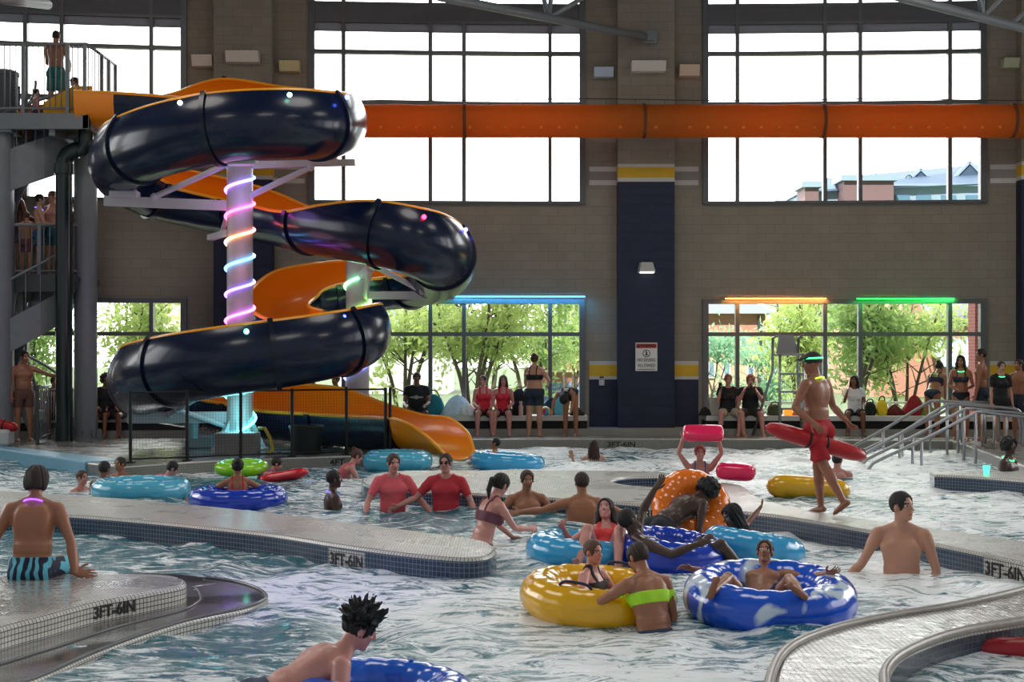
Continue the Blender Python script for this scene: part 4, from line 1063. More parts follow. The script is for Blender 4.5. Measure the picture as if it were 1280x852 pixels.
# ------------------------------------------------------------------ orange fabric air duct along the wall
YD = 30.35
M_duct = mat('duct_orange', (216, 122, 38), rough=.75, noise=.1, nscale=3, trans=.55)
M_ductb = mat('duct_band', (110, 60, 26), rough=.8, noise=.1)
zd = ZY(151, YD); rd = .355
du = empty('air_duct', (0, YD, zd), 'long orange fabric air duct hung across the windows', 'air duct')
def ductpar(o): o.parent = du; o.matrix_parent_inverse = Matrix.Translation(-du.location); return o
joints = [-16.4] + [D(px, 151, YD).x for px in (110, 345, 581, 805, 1028, 1265)] + [16.4]
for a, b in zip(joints[:-1], joints[1:]):
    n = max(4, int((b - a) / .28)); pts = [(a + (b - a) * i / n, YD, zd) for i in range(n + 1)]
    mb = MB(); vs = []; fs = []; m = 28
    for i in range(n + 1):
        x = a + (b - a) * i / n; sc = .018 * abs(math.sin(x * 2.6))
        for k in range(m):
            t = 2 * math.pi * k / m; r = rd - (sc if math.sin(t) > .6 else 0); vs.append((x, YD + r * math.cos(t), zd + r * math.sin(t)))
    for i in range(n):
        for k in range(m): fs.append((i * m + k, i * m + (k + 1) % m, (i + 1) * m + (k + 1) % m, (i + 1) * m + k))
    mb.add(vs, fs); ductpar(mb.build('duct_tube', M_duct, smooth=True))
    mb = MB(); mb.tube([(b - .035, YD, zd), (b + .035, YD, zd)], rd + .012, 28); ductpar(mb.build('duct_band', M_ductb, ang=40))
M_hole = mat('hole_light', (255, 190, 90), rough=.6, noise=0, trans=.8)  # paler colour stands for light coming through the duct's holes
for px in list(range(478, 730, 22)) + [774, 818] + list(range(860, 1020, 22)) + list(range(1045, 1262, 22)) + [500 - 22 * k for k in range(2, 3)]:
    x = D(px, 158, YD).x; t = R(-105)
    c = Vector((x, YD - .335, ZY(158.5, YD - .335))); mb = MB(); d = Vector((0, -.94, -.34)); mb.tube([c, c + d * .03], .034, 10); ductpar(mb.build('lit_hole', M_hole, ang=40))
mb = MB(); mb.tube([(x, YD, zd + rd + .09 + .02 * math.sin(x)) for x in np.linspace(-16.4, 16.4, 40)], .011, 6)
for x in np.arange(-16, 16.3, .62): mb.tube([(x, YD, zd + rd - .02), (x, YD, zd + rd + .09)], .006, 5)
ductpar(mb.build('suspension_cable', M_galv_d))
# ------------------------------------------------------------------ wall fixtures
def uplight(px0, px1, py0, py1, label, col='d8d6cc'):
    X0, X1 = WX(px0), WX(px1); xm = (X0 + X1) / 2; on = any(p - 2 <= (px0 + px1) / 2 <= q + 2 for p, q in PIL); y = WY(xm) - (.35 if on else 0)
    z0, z1 = ZY(py1), ZY(py0); e = empty('wall_uplight', (xm, y, (z0 + z1) / 2), label, 'wall light', 'uplights on the pillars')
    mb = MB(); h = (z1 - z0) / 2; w = (X1 - X0) / 2
    mb.add([(-w, 0, -h), (w, 0, -h), (w, -.2, -h * .9), (-w, -.2, -h * .9), (-w, 0, h), (w, 0, h), (w, -.28, h), (-w, -.28, h)], [(0, 3, 2, 1), (4, 5, 6, 7), (0, 1, 5, 4), (2, 3, 7, 6), (0, 4, 7, 3), (1, 2, 6, 5)])
    mb.build('housing', mat('fixture_' + col, col, rough=.4, noise=.04), e)
    mb = MB(); n = 6
    for i in range(n): x = -w * .85 + 1.7 * w * i / (n - 1); mb.box((x, -.14, h + .012), (.02, .24, .02))
    mb.build('grille', M_galv_d, e); return e
uplight(242, 268, 77, 91, 'left small white uplight on the wall beside the first pillar'); uplight(288, 329, 75, 89, 'wide white uplight on the first pillar above the slide'); uplight(351, 376, 82, 95, 'yellowish small uplight left of the middle window', 'd8cf9c')
uplight(742, 766, 86, 98, 'bluish small uplight just right of the middle window', 'b8cfe4'); uplight(787, 829, 82, 95, 'wide uplight centred on the navy pillar'); uplight(848, 873, 83, 97, 'small cream uplight just left of the right window', 'd4c4ae'); uplight(1250, 1275, 79, 91, 'small pale green uplight at the right edge of the wall', 'b8c0a0')
X = WX(806); y = WY(X) - .35
e = empty('wall_lamp', (X, y, ZY(335)), 'hooded white wall lamp on the navy pillar above the warning sign', 'wall lamp')
mb = MB(); mb.add([(-.2, 0, -.12), (.2, 0, -.12), (.17, -.3, -.1), (-.17, -.3, -.1), (-.15, 0, .1), (.15, 0, .1), (.12, -.2, .1), (-.12, -.2, .1)], [(0, 3, 2, 1), (4, 5, 6, 7), (0, 1, 5, 4), (2, 3, 7, 6), (0, 4, 7, 3), (1, 2, 6, 5)]); mb.build('hood', mat('lamp_white', (196, 198, 192), rough=.4), e)
mb = MB(); mb.box((0, -.15, -.125), (.3, .22, .02)); mb.build('diffuser', glow('lamp_diffuser', 'dfe8d8', 1.2), e)
X = WX(752); e = empty('outlet_box', (X, WY(X) - .015, ZY(478)), 'small white outlet box on the navy wall below the yellow stripe', 'outlet box')
mb = MB(); mb.box((0, -.03, 0), (.12, .06, .13), 0, None, .01); mb.box((0, -.065, 0), (.05, .02, .07)); mb.build('box', M_white, e)
mb = MB(); mb.box((0, -.02, .12), (.09, .03, .03)); mb.build('cover', M_black, e)
# warning sign
X0, X1 = WX(792.5), WX(819.5); xm = (X0 + X1) / 2; yS = WY(xm) - .355; z0, z1 = ZY(463.5, 31.4), ZY(428, 31.4); W_ = X1 - X0; H_ = z1 - z0
sg = empty('warning_sign', (xm, yS, z0), 'white no diving warning sign with red header on the navy pillar', 'sign')
mb = MB(); mb.box((0, -.012, H_ / 2), (W_, .024, H_), 0, None, .006); mb.build('board', mat('sign_white', (226, 224, 218), rough=.4, noise=.03), sg)
mb = MB(); mb.box((0, -.026, H_ * .885), (W_ * .93, .004, H_ * .16)); hd = mb.build('header_band', mat('sign_red', (196, 62, 36), rough=.4, noise=.03), sg)
def put_text(s, size, sx, x, z, m, parent, bold=.0, yy=-.03):
    me = text_mesh(s, size, sx, .003, bold)
    for v in me.vertices: v.co = (v.co.x + x, yy - v.co.z, v.co.y + z)
    return link('lettering', me, m, parent)
put_text('WARNING', .085, .82, .03, H_ * .885, mat('sign_dark', (40, 16, 12), rough=.5, noise=0), hd, .003)
mb = MB(); x = -W_ * .37; zt = H_ * .885; mb.add([(x - .04, -.029, zt - .033), (x + .04, -.029, zt - .033), (x, -.029, zt + .04), (x - .04, -.026, zt - .033), (x + .04, -.026, zt - .033), (x, -.026, zt + .04)], [(0, 1, 2), (3, 5, 4), (0, 3, 4, 1), (1, 4, 5, 2), (2, 5, 3, 0)])
mb.build('warning_triangle', mat('sign_dark', (40, 16, 12)), hd)
cz = H_ * .62; mb = MB()
mb.tube([(.075 * math.cos(a), -.027, cz + .075 * math.sin(a)) for a in [2 * math.pi * i / 28 for i in range(28)]], .008, 6, closed=True); mb.bar((-.05, -.027, cz + .05), (.05, -.027, cz - .05), .012, .006)
mb.build('prohibition_ring', mat('sign_blue_black', (44, 44, 70), rough=.5, noise=0), sg)
mb = MB(); mb.ball((.0, -.026, cz - .035), .014, 6); mb.tube([(0, -.026, cz - .02), (.01, -.026, cz + .03)], [.016, .012], 8); mb.tube([(.01, -.026, cz + .03), (-.015, -.026, cz + .06)], [.011, .007], 6); mb.tube([(0, -.026, cz - .01), (-.035, -.026, cz - .045)], .006, 6)
mb.build('diver_symbol', M_letter, sg)
put_text('NO DIVING', .105, .72, 0, H_ * .385, M_letter, sg, .0); put_text('ALLOWED', .105, .78, 0, H_ * .19, M_letter, sg, .0)
mb = MB(); mb.box((0, -.026, H_ * .06), (W_ * .8, .003, .018)); mb.build('rule_line', mat('sign_grey', (120, 120, 116)), sg)
# light bars over the lower windows
for px0, px1, py, c, lab, e_ in ((566, 731, 370.5, '48b8ff', 'long blue light bar over the lower middle window', 4), (905, 1032, 373, 'ffab52', 'orange light bar over the lower right window', 4), (1068, 1192, 373.5, '32e060', 'green light bar over the lower right window', 3), (494, 562, 372.5, '48c890', 'faint green light bar behind the slide arm', .8)):
    X0, X1 = WX(px0), WX(px1); xm = (X0 + X1) / 2; L = X1 - X0; y = WY(xm) - .09
    e = empty('light_bar', (xm, y, ZY(py, 31.6)), lab, 'light bar')
    mb = MB(); mb.box((0, .0, .0), (L, .05, .03)); mb.build('channel', M_galv, e); mb = MB(); mb.tube([(-L / 2, -.04, -.0), (L / 2, -.04, -.0)], .016, 8); mb.build('tube_light', glow('bar_' + c, c, e_ * .55), e, smooth=True)
    l = bpy.data.lights.new('light_bar_glow', 'AREA'); l.shape = 'RECTANGLE'; l.size = L; l.size_y = .06; l.energy = 5 * e_; l.color = srgb(c); q = bpy.data.objects.new('light_bar_glow', l); COL.objects.link(q); q.location = (xm, y - .1, ZY(py, 31.6)); q.rotation_euler = (R(25), 0, 0)
# ------------------------------------------------------------------ roof trusses
def truss(pts, webs, label, plate=None):
    e = empty('roof_truss', Vector(pts[0]), label, 'roof truss'); off = Matrix.Translation(-e.location)
    def pr(o): o.parent = e; o.matrix_parent_inverse = off; return o
    mb = MB(); mb.tube(pts, .09, 12); pr(mb.build('bottom_chord', M_galv, smooth=True))
    for a, b in webs: mb = MB(); mb.tube([a, b], .05, 8); pr(mb.build('web_bar', M_galv, smooth=True))
    up = [Vector(p) + Vector((0, 0, 1.2)) for p in pts]; mb = MB(); mb.tube(up, .09, 12); pr(mb.build('top_chord', M_galv, smooth=True))
    if plate: mb = MB(); mb.box(plate, (.3, .06, .3), 0, None, .01); mb.box(plate + Vector((-.02, -.05, 0)), (.18, .1, .18)); pr(mb.build('end_plate', M_galv))
ta = D(806, 46, 31.2); tb = D(560, -2, 27.5); td = D(490, -18, 26.2); j = tb.lerp(ta, .48)
truss([td, tb, ta], [(j, j + Vector((-.35, -.3, 1.3))), (j, j + Vector((.15, .1, 1.3))), (j, j + Vector((1.3, .6, .9))), (tb, tb + Vector((.5, .5, 1.2)))], 'white roof truss running down to a plate on the middle pillar', D(813, 46, 31.3))
ta = D(1310, 43, 29.5); tb = D(1125, -4, 25.5); td = D(1080, -18, 24); j = tb.lerp(ta, .52)
truss([td, tb, ta], [(j, j + Vector((-.3, -.3, 1.2))), (j, j + Vector((.0, 0, 1.2))), (j, j + Vector((.9, .4, .9))), (ta.lerp(tb, .28), ta.lerp(tb, .28) + Vector((.9, .3, .8)))], 'white roof truss crossing the top right corner')
ta = D(60, 6, 28.); tb = D(-20, -4, 25)
truss([tb, ta], [], 'white roof truss end in the top left corner')
# ------------------------------------------------------------------ slide tower on the left
YT0, YT1 = 28.5, 30.7; XR = D(111, 0, YT0).x; XL = -16.3
zt = ZY(141, YT0); zb = ZY(161, YT0)
tw = empty('slide_tower', (-10, 29, 0), 'grey steel slide tower with railed platform and spiral stairs', 'slide tower'); offT = Matrix.Translation(-tw.location)
def tp(o): o.parent = tw; o.matrix_parent_inverse = offT; return o
mb = MB(); mb.box2((XL, YT0, zb), (XR, YT0 + .12, zt), 0, .01); mb.box2((XR - .12, YT0, zb), (XR, YT1, zt)); mb.box2((XL, YT1 - .12, zb), (XR, YT1, zt)); tp(mb.build('edge_beam', M_galv))
mb = MB(); mb.box2((XL, YT0 + .05, zt - .1), (XR - .05, YT1 - .05, zt - .03)); tp(mb.build('platform_deck', M_galv_d))
for x in (-14.4, -12.3, -10.6, -9.2): mb = MB(); mb.box2((x, YT0 + .1, zb - .12), (x + .12, YT1 - .1, zt - .1)); tp(mb.build('joist', M_galv))
def railing(a, b, h, nb, post_at, sub=1, m=M_galv, br=.012, pr=.035, bot=.1):
    a = Vector(a); b = Vector(b); up = Vector((0, 0, 1))
    mb = MB(); mb.tube([a + up * h, b + up * h], pr * .9, 8); mb.tube([a + up * bot, b + up * bot], pr * .7, 8); tp(mb.build('rail', m, smooth=True))
    for t in post_at: p = a.lerp(b, t); mb = MB(); mb.bar(p, p + up * h, pr * 2); tp(mb.build('rail_post', m))
    mb = MB()
    for i in range(nb):
        p = a.lerp(b, (i + .5) / nb); mb.tube([p + up * bot, p + up * h], br, 6)
    tp(mb.build('balusters', m, smooth=True))
HR = ZY(54, YT0) - zt
railing((XL, YT0 + .06, zt), (XR - .06, YT0 + .06, zt), HR, 70, [.12, .36, .62, (D(31, 0, YT0).x - XL) / (XR - XL), (D(87, 0, YT0).x - XL) / (XR - XL), .995])
railing((XR - .06, YT0 + .1, zt), (XR - .06, YT1 - .06, zt), HR, 14, [.5, .75, 1.])
def col(px, Y, r, z1, name='column', m=None, base=None):
    c = Vector((D(px, 0, Y).x, Y, 0)); mb = MB(); mb.tube([c, c + Vector((0, 0, z1))], r, 28); mb.lathe([(r + .1, 0), (r + .1, .03), (r, .05)], 28, c); mb.box(c + Vector((0, 0, z1 - .02)), (r * 2.6, r * 2.6, .05))
    for k in range(8):
        a = k * math.pi / 4; d = Vector((math.cos(a), math.sin(a), 0)); mb.box(c + d * (r + .05) + Vector((0, 0, .1)), (.02, .1, .2), 0, Matrix.Rotation(a + math.pi / 2, 3, 'Z'))
    tp(mb.build(name, m or M_galv, ang=40))
col(107, 29.6, .235, zb); col(0, 28.9, .27, zb)
col(22, 30.6, .1, zb)
# green drain pipe
cp = Vector((D(80, 0, 28.95).x, 28.95, 0)); gp = mat('pipe_green', (14, 34, 32), rough=.3, noise=.15, coat=.4)
mb = MB(); zp = ZY(205, 28.95); mb.tube([cp, cp + Vector((0, 0, zp))], .165, 24); mb.tube([cp + Vector((0, 0, zp - .2)), cp + Vector((0, 0, zp))], .2, 24)
mb.tube([cp + Vector((0, 0, 2.2)), cp + Vector((0, 0, 2.26))], .18, 24)
el = [cp + Vector((0, 0, zp)) + Vector((.28 * (1 - math.cos(a)), 0, .28 * math.sin(a))) for a in [i * math.pi / 2 / 8 for i in range(9)]] + [cp + Vector((.3, 0, zp + .28))]
mb.tube([v for v in el], .165, 20); e2 = [el[-1] + Vector((-0 + .14 * math.sin(a), 0, .2 * (1 - math.cos(a)))) for a in [i * math.pi / 2 / 8 for i in range(9)]]
mb.tube(e2 + [Vector((e2[-1].x, e2[-1].y, zt - .1))], .15, 20); o = mb.build('drain_pipe', gp, ang=50); tag(o, 'dark green drain pipe standing before the slide tower', 'pipe')
# stairs: two flights with a railed landing between them
zl = ZY(347, 29.8)
mb = MB(); mb.box2((XL, 29.1, zl - .12), (D(112, 0, 30).x, 30.72, zl), 0, .01); tp(mb.build('landing', M_galv_d))
mb = MB(); mb.box2((XL, 29.0, zl - .32), (D(96, 0, 29.2).x, 29.1, zl + .03)); tp(mb.build('stringer', M_galv_d))
railing((XL, 29.1, zl), (D(96, 0, 29.1).x, 29.1, zl), ZY(281, 29.1) - zl, 62, [.5, .75, .9, .97])
def flight(c, r0, r1, a0, a1, z0, z1, n, sk=.12):
    mb = MB()
    for i in range(n):
        aa, ab = a0 + (a1 - a0) * i / n, a0 + (a1 - a0) * (i + 1.12) / n; z = z0 + (z1 - z0) * (i + 1) / n; k = 4; vs = []
        for zz in (z - .05, z):
            for j in range(k + 1):
                a = aa + (ab - aa) * j / k; vs += [(c[0] + r0 * math.cos(a), c[1] + r0 * math.sin(a), zz), (c[0] + r1 * math.cos(a), c[1] + r1 * math.sin(a), zz)]
        B = 2 * (k + 1); fs = []
        for j in range(k): a = 2 * j; fs += [(a, a + 2, a + 3, a + 1), (B + a, B + a + 1, B + a + 3, B + a + 2), (a, B + a, B + a + 2, a + 2), (a + 1, a + 3, B + a + 3, B + a + 1)]
        fs += [(0, 1, B + 1, B), (2 * k, B + 2 * k, B + 2 * k + 1, 2 * k + 1)]; mb.add(vs, fs)
        # riser
        dz = (z1 - z0) / n; a = aa; p0 = Vector((c[0] + r0 * math.cos(a), c[1] + r0 * math.sin(a), z - dz / 2)); p1_ = Vector((c[0] + r1 * math.cos(a), c[1] + r1 * math.sin(a), z - dz / 2)); mb.bar(p0, p1_, .03, abs(dz))
    tp(mb.build('stair_flight', M_galv))
    for r in (r0, r1):
        mb = MB(); N_ = 20; vs = []
        for i in range(N_ + 1):
            a = a0 + (a1 - a0) * i / N_; z = z0 + (z1 - z0) * i / N_
            for rr in (r - .02, r + .02): vs += [(c[0] + rr * math.cos(a), c[1] + rr * math.sin(a), z - sk), (c[0] + rr * math.cos(a), c[1] + rr * math.sin(a), z + .22)]
        fs = []
        for i in range(N_): a = 4 * i; b = a + 4; fs += [(a, b, b + 1, a + 1), (a + 2, a + 3, b + 3, b + 2), (a + 1, b + 1, b + 3, a + 3), (a, a + 2, b + 2, b)]
        fs += [(0, 1, 3, 2), (4 * N_, 4 * N_ + 2, 4 * N_ + 3, 4 * N_ + 1)]; mb.add(vs, fs); tp(mb.build('stringer', M_galv))
        mb = MB(); mb.tube([(c[0] + r * math.cos(a0 + (a1 - a0) * i / N_), c[1] + r * math.sin(a0 + (a1 - a0) * i / N_), z0 + (z1 - z0) * i / N_ + 1.0) for i in range(N_ + 1)], .03, 8); tp(mb.build('handrail', M_galv, smooth=True))
        mb = MB()
        for i in range(0, N_ + 1):
            a = a0 + (a1 - a0) * i / N_; z = z0 + (z1 - z0) * i / N_; mb.tube([(c[0] + r * math.cos(a), c[1] + r * math.sin(a), z), (c[0] + r * math.cos(a), c[1] + r * math.sin(a), z + 1.)], .012, 5)
        tp(mb.build('balusters', M_galv, smooth=True))
cS = (-10.05, 29.75); flight(cS, .2, .95, R(172), R(385), 4.95, zt - .12, 9, .62); flight(cS, .2, .95, R(30), R(375), 0, zl - .12, 17, .45)
# floor gate beside the stairs
ga = empty('floor_gate', P(60, 549), 'grey barred gate and rail at the foot of the tower stairs', 'gate'); offG = Matrix.Translation(-ga.location)
def gpar(o): o.parent = ga; o.matrix_parent_inverse = offG; return o
a = P(47, 556); b = P(62, 548.5); c = P(93, 548.0)
for q, h in ((a, 1.15), (b, 1.05), (P(66, 545), 1.05)): mb = MB(); mb.bar(q, q + Vector((0, 0, h)), .05); gpar(mb.build('gate_post', M_galv_d))
for q0, q1, h, n in ((a, b, 1.1, 6), (b, c, 1.0, 9)):
    mb = MB(); up = Vector((0, 0, 1)); mb.tube([q0 + up * h, q1 + up * h], .025, 8); mb.tube([q0 + up * .12, q1 + up * .12], .02, 8)
    for i in range(n): p = q0.lerp(q1, (i + .5) / n); mb.tube([p + up * .12, p + up * h], .012, 6)
    gpar(mb.build('gate_bars', M_galv, smooth=True))
# platform props
mb = MB(); c = Vector((D(6, 0, 29.2).x, 29.2, zt)); mb.lathe([(.26, 0), (.27, .85), (.29, .86), (.29, .93), (.2, .98)], 24, c); o = mb.build('storage_drum', mat('drum_grey', (84, 86, 88), rough=.6), ang=40); tag(o, 'tall grey drum standing on the tower platform', 'drum')
mb = MB(); c = Vector((D(80, 0, 29.0).x, 29.0, zt)); x0 = D(57, 0, 28.9).x; x1 = D(118, 0, 28.9).x
n = 10; vs = []; fs = []
for i in range(n + 1):
    t = i / n; x = x0 + (x1 - x0) * t; hw = .5 + .1 * t; hz = .25 + .33 * min(1, t * 1.6)
    vs += [(x, 28.75, zt - .02), (x, 28.75, zt + hz), (x, 28.8, zt + hz), (x, 28.85, zt + .05), (x, 29.55, zt + .05), (x, 29.6, zt + hz), (x, 29.65, zt + hz), (x, 29.65, zt - .02)]
for i in range(n):
    a = 8 * i
    for k in range(8): fs.append((a + k, a + 8 + k, a + 8 + (k + 1) % 8, a + (k + 1) % 8))
fs += [tuple(range(8))[::-1], tuple(8 * n + k for k in range(8))]
mb.add(vs, fs); o = mb.build('start_tub', mat('tub_yellow', (232, 170, 30), rough=.3, noise=.05), sl and None); tag(o, 'yellow slide start tub on the tower platform', 'start tub')
mb = MB(); q = D(24, 138, 28.9); mb.tube([q, D(24, 108, 28.9), D(29, 106, 28.9), D(30, 112, 28.9), D(30, 138, 28.9)], .022, 8); o = mb.build('grab_rail', M_galv_d, smooth=True); tag(o, 'bent grab rail beside the grey drum on the platform', 'grab rail')
# ------------------------------------------------------------------ handrails into the pool
rails = [((1052, 568), (1165, 501), (1232, 503), 27.6), ((1066, 572), (1200, 504), (1258, 508), 26.9), ((1072, 574), (1186, 505), (1262, 510), 26.2), ((1084, 576), (1207, 511), (1272, 516), 25.2), ((1092, 581), (1222, 515), (1288, 522), 24.2)]
for i, (a, b, c, Y) in enumerate(rails):
    lab = ['farthest of the five steel pool handrails', 'second farthest steel pool handrail', 'middle one of the five steel pool handrails', 'second nearest steel pool handrail', 'nearest steel pool handrail with hooked lower end'][i]
    Yb = Y + 1.2
    A = D(a[0], a[1], Y); B = D(b[0], b[1], Yb); C_ = D(c[0], c[1], Yb - .1)
    e = empty('pool_handrail', A, lab, 'handrail', 'steel handrails of the pool steps'); of = Matrix.Translation(-e.location)
    foot = Vector((A.x - .12, A.y, -.6))
    cv = catmull([foot, Vector((A.x - .14, A.y, A.z - .28)), A + Vector((-.05, 0, -.02)), A + Vector((.15, .1, .09)), A.lerp(B, .5), B + Vector((-.12, -.05, -.05)), B + Vector((.1, 0, .0)), C_.lerp(B, .5), C_, C_ + Vector((.2, 0, -.08)), C_ + Vector((.26, 0, -.35)), Vector((C_.x + .26, C_.y, .0))], 6)
    mb = MB(); mb.tube(cv, .03, 10); o = mb.build('rail', M_steel, smooth=True); o.parent = e; o.matrix_parent_inverse = of
    for t, m_ in ((.45, M_steel), (.98, M_steel)):
        p = A.lerp(B, t); zz = -1.2 if t < .9 else -.9; mb = MB(); mb.tube([(p.x, p.y, zz), p], .028, 8); o = mb.build('rail_post', m_, smooth=True); o.parent = e; o.matrix_parent_inverse = of
    p = B.lerp(C_, .55); mb = MB(); mb.tube([(p.x, p.y, -.02), p], .022, 8); o = mb.build('rail_post', M_steel, smooth=True); o.parent = e; o.matrix_parent_inverse = of
# ------------------------------------------------------------------ lifeguard chair
YL = 30.35; ch = empty('lifeguard_chair', (D(985, 0, YL).x, YL, 0), 'tall steel lifeguard chair with grey seat before the right window', 'lifeguard chair'); ofc = Matrix.Translation(-ch.location)
def cpp(o): o.parent = ch; o.matrix_parent_inverse = ofc; return o
zs = ZY(443, YL); xl, xr = D(972, 0, YL).x, D(1001, 0, YL).x
for x, s_ in ((xl, -1), (xr, 1)):
    mb = MB(); mb.tube([(x, YL - .25, 0), (x, YL - .25, zs)], .03, 8); cpp(mb.build('leg', M_steel, smooth=True))
    mb = MB(); mb.tube([(x - .45 if s_ < 0 else x + .12, YL + .45, .0), (x - .06 if s_ < 0 else x - .02, YL + .25, zs - .35), (x - .06 if s_ < 0 else x + .0, YL + .22, zs + .35), (x + .02, YL - .1, zs + .42)], .03, 8); cpp(mb.build('leg', M_steel, smooth=True))
for py in (467, 489, 510): z = ZY(py, YL); mb = MB(); mb.box2((xl, YL - .3, z - .02), (xr, YL - .18, z + .02)); cpp(mb.build('step', M_galv))
mb = MB(); mb.box((xl / 2 + xr / 2, YL, zs), (xr - xl + .1, .5, .05), 0, None, .02); so = cpp(mb.build('seat', mat('seat_grey', (150, 150, 150), rough=.5)))
mb = MB(); w = (xr - xl) / 2; xm = (xl + xr) / 2; mb.add([(xm - w, YL + .2, zs), (xm + w, YL + .2, zs), (xm + w * .62, YL + .3, zs + .42), (xm - w * .62, YL + .3, zs + .42), (xm - w, YL + .24, zs), (xm + w, YL + .24, zs), (xm + w * .62, YL + .34, zs + .42), (xm - w * .62, YL + .34, zs + .42)], [(0, 1, 2, 3), (4, 7, 6, 5), (0, 3, 7, 4), (1, 5, 6, 2), (3, 2, 6, 7), (0, 4, 5, 1)]); cpp(mb.build('backrest', mat('seat_grey', (150, 150, 150))))
# ------------------------------------------------------------------ floats
def ring_mesh(Rm, rm, seams=18, pinch=.05, n=72, m=20):
    vs = []; fs = []
    for i in range(n):
        a = 2 * math.pi * i / n; s_ = abs(math.sin(a * seams / 2)) ** .35
        r = rm * (1 - pinch + pinch * s_)
        for k in range(m):
            t = 2 * math.pi * k / m; q = Rm + r * math.cos(t) * 1.0; vs.append((q * math.cos(a), q * math.sin(a), r * math.sin(t)))
    for i in range(n):
        for k in range(m): fs.append((i * m + k, ((i + 1) % n) * m + k, ((i + 1) % n) * m + (k + 1) % m, i * m + (k + 1) % m))
    return vs, fs
def vinyl(name, c1, c2=None, scale=2.2, thr=.55):
    m = mat(name, c1, rough=.18, noise=.08, nscale=3, coat=.5, bump=.05, bscale=12)
    if c2:
        nt = m.node_tree; b = nt.nodes['Principled BSDF']; tc = nt.nodes.new('ShaderNodeTexCoord'); n = nt.nodes.new('ShaderNodeTexNoise'); n.inputs['Scale'].default_value = scale; n.inputs['Distortion'].default_value = 1.2
        nt.links.new(tc.outputs['Object'], n.inputs['Vector']); cr = nt.nodes.new('ShaderNodeValToRGB'); cr.color_ramp.elements[0].position = thr; cr.color_ramp.elements[1].position = thr + .06
        cr.color_ramp.elements[0].color = srgb(c1) + [1]; cr.color_ramp.elements[1].color = srgb(c2) + [1]; nt.links.new(n.outputs['Fac'], cr.inputs[0]); nt.links.new(cr.outputs[0], b.inputs['Base Color'])
    return m
def tube_float(label, c, dia, rm, m, rot=(0, 0, 0), group='inflatable swim rings', handles=0, name='swim_ring', hm=None, hole=.0):
    vs, fs = ring_mesh(dia / 2 - rm, rm); mb = MB(); mb.add(vs, fs); mb.ball((dia / 2 - rm, 0, rm * .98), .018, 6, sc=(1, 1, .6))
    o = mb.build(name, m, smooth=True); o.location = c; o.rotation_euler = [R(v) for v in rot]; tag(o, label, 'swim ring', group)
    for k in range(handles):
        a = math.pi * (k + .3) * 2 / max(1, handles); d = Vector((math.cos(a), math.sin(a), 0)); q = Vector((-d.y, d.x, 0)); p = d * (dia / 2 - rm * .9); h = MB()
        h.tube(catmull([p - q * .13 + Vector((0, 0, rm * .95)), p - q * .08 + Vector((0, 0, rm + .025)), p + q * .08 + Vector((0, 0, rm + .025)), p + q * .13 + Vector((0, 0, rm * .95))], 5), .011, 8); h.build('grab_handle', hm or m, o, smooth=True)
    return o
V_yel = vinyl('vinyl_yellow', (238, 178, 8)); V_lb = vinyl('vinyl_light_blue', (58, 168, 222)); V_db = vinyl('vinyl_blue', (16, 62, 190)); V_bw = vinyl('vinyl_blue_white', (18, 88, 214), (214, 230, 246), 2.2, .54)
V_or = vinyl('vinyl_orange', (248, 124, 22)); V_lime = vinyl('vinyl_lime', (150, 226, 30)); V_red = vinyl('vinyl_red', (214, 26, 44)); V_pink = vinyl('vinyl_pink', (244, 30, 96)); V_aq = vinyl('vinyl_aqua', (84, 184, 216))
def fl(px, py, dz=.12): p = P(px, py, ZW); return Vector((p.x, p.y, ZW + dz))
tube_float('big yellow swim ring carrying two children in the foreground', fl(748, 764, .11), 1.2, .16, V_yel, (4, 3, 10), handles=2, hm=mat('handle_navy', (20, 30, 80)))
tube_float('large blue and white swim ring right of the yellow ring', fl(962, 768, .13), 1.3, .18, V_bw, (5, -3, 30))
tube_float('light blue swim ring under the woman with the red top', fl(730, 698, .07), 1.12, .16, V_lb, (0, 4, 0))
tube_float('dark blue swim ring behind the boy with the lime band', fl(838, 703, .11), 1.05, .16, V_db, (6, 4, 20))
tube_float('light blue swim ring under the woman with long black hair', fl(942, 694, .08), 1.0, .16, V_lb, (4, 10, 50))
tube_float('orange swim ring tilted upright before the walkway', D(864, 634, 15.2), .86, .17, V_or, (62, 0, 8))
tube_float('blue and white swim ring at the bottom edge under the spiky haired person', Vector((D(474, 0, 7.95).x, 7.95, ZW + .06)), 1.1, .14, vinyl('vinyl_blue_stripe', (22, 96, 210), (220, 232, 244), 1.6, .62), (3, 3, 70))
tube_float('aqua swim ring with three swimmers left of the dark blue ring', fl(176, 620, .1), 1.34, .15, V_aq, (0, 0, 0))
tube_float('dark blue swim ring under the girl in the red bikini', fl(298, 632, .1), 1.26, .15, V_db, (0, 0, 40))
tube_float('flat lime green swim ring by the slide deck edge', D(302, 584, 22.7), .86, .1, V_lime, (4, 0, 0))
tube_float('aqua swim ring in front of the slide exit', fl(497, 586, .14), 1.2, .18, V_aq, (0, 0, 10))
tube_float('light blue swim ring right of the slide exit', fl(634, 584, .1), 1.3, .16, V_lb, (0, 4, 10))
def loaf(name, label, cat, c, d, m, rot=(0, 0, 0), group=None, bev=None, seams=0):
    mb = MB(); mb.box((0, 0, 0), d, 0, None, bev or min(d) * .4); o = mb.build(name, m, smooth=True); o.location = c; o.rotation_euler = [R(v) for v in rot]
    sb = o.modifiers.new('s', 'SUBSURF'); sb.levels = sb.render_levels = 2
    if seams:
        s_ = MB()
        for i in range(seams): x = -d[0] / 2 + d[0] * (i + .7) / (seams + .4); s_.tube([(x, d[1] * .42 * math.cos(a), d[2] * .485 * math.sin(a)) for a in [2 * math.pi * k / 20 for k in range(20)]], .008, 6, closed=True)
        s_.build('seams', m, o, smooth=True)
    tag(o, label, cat, group); return o
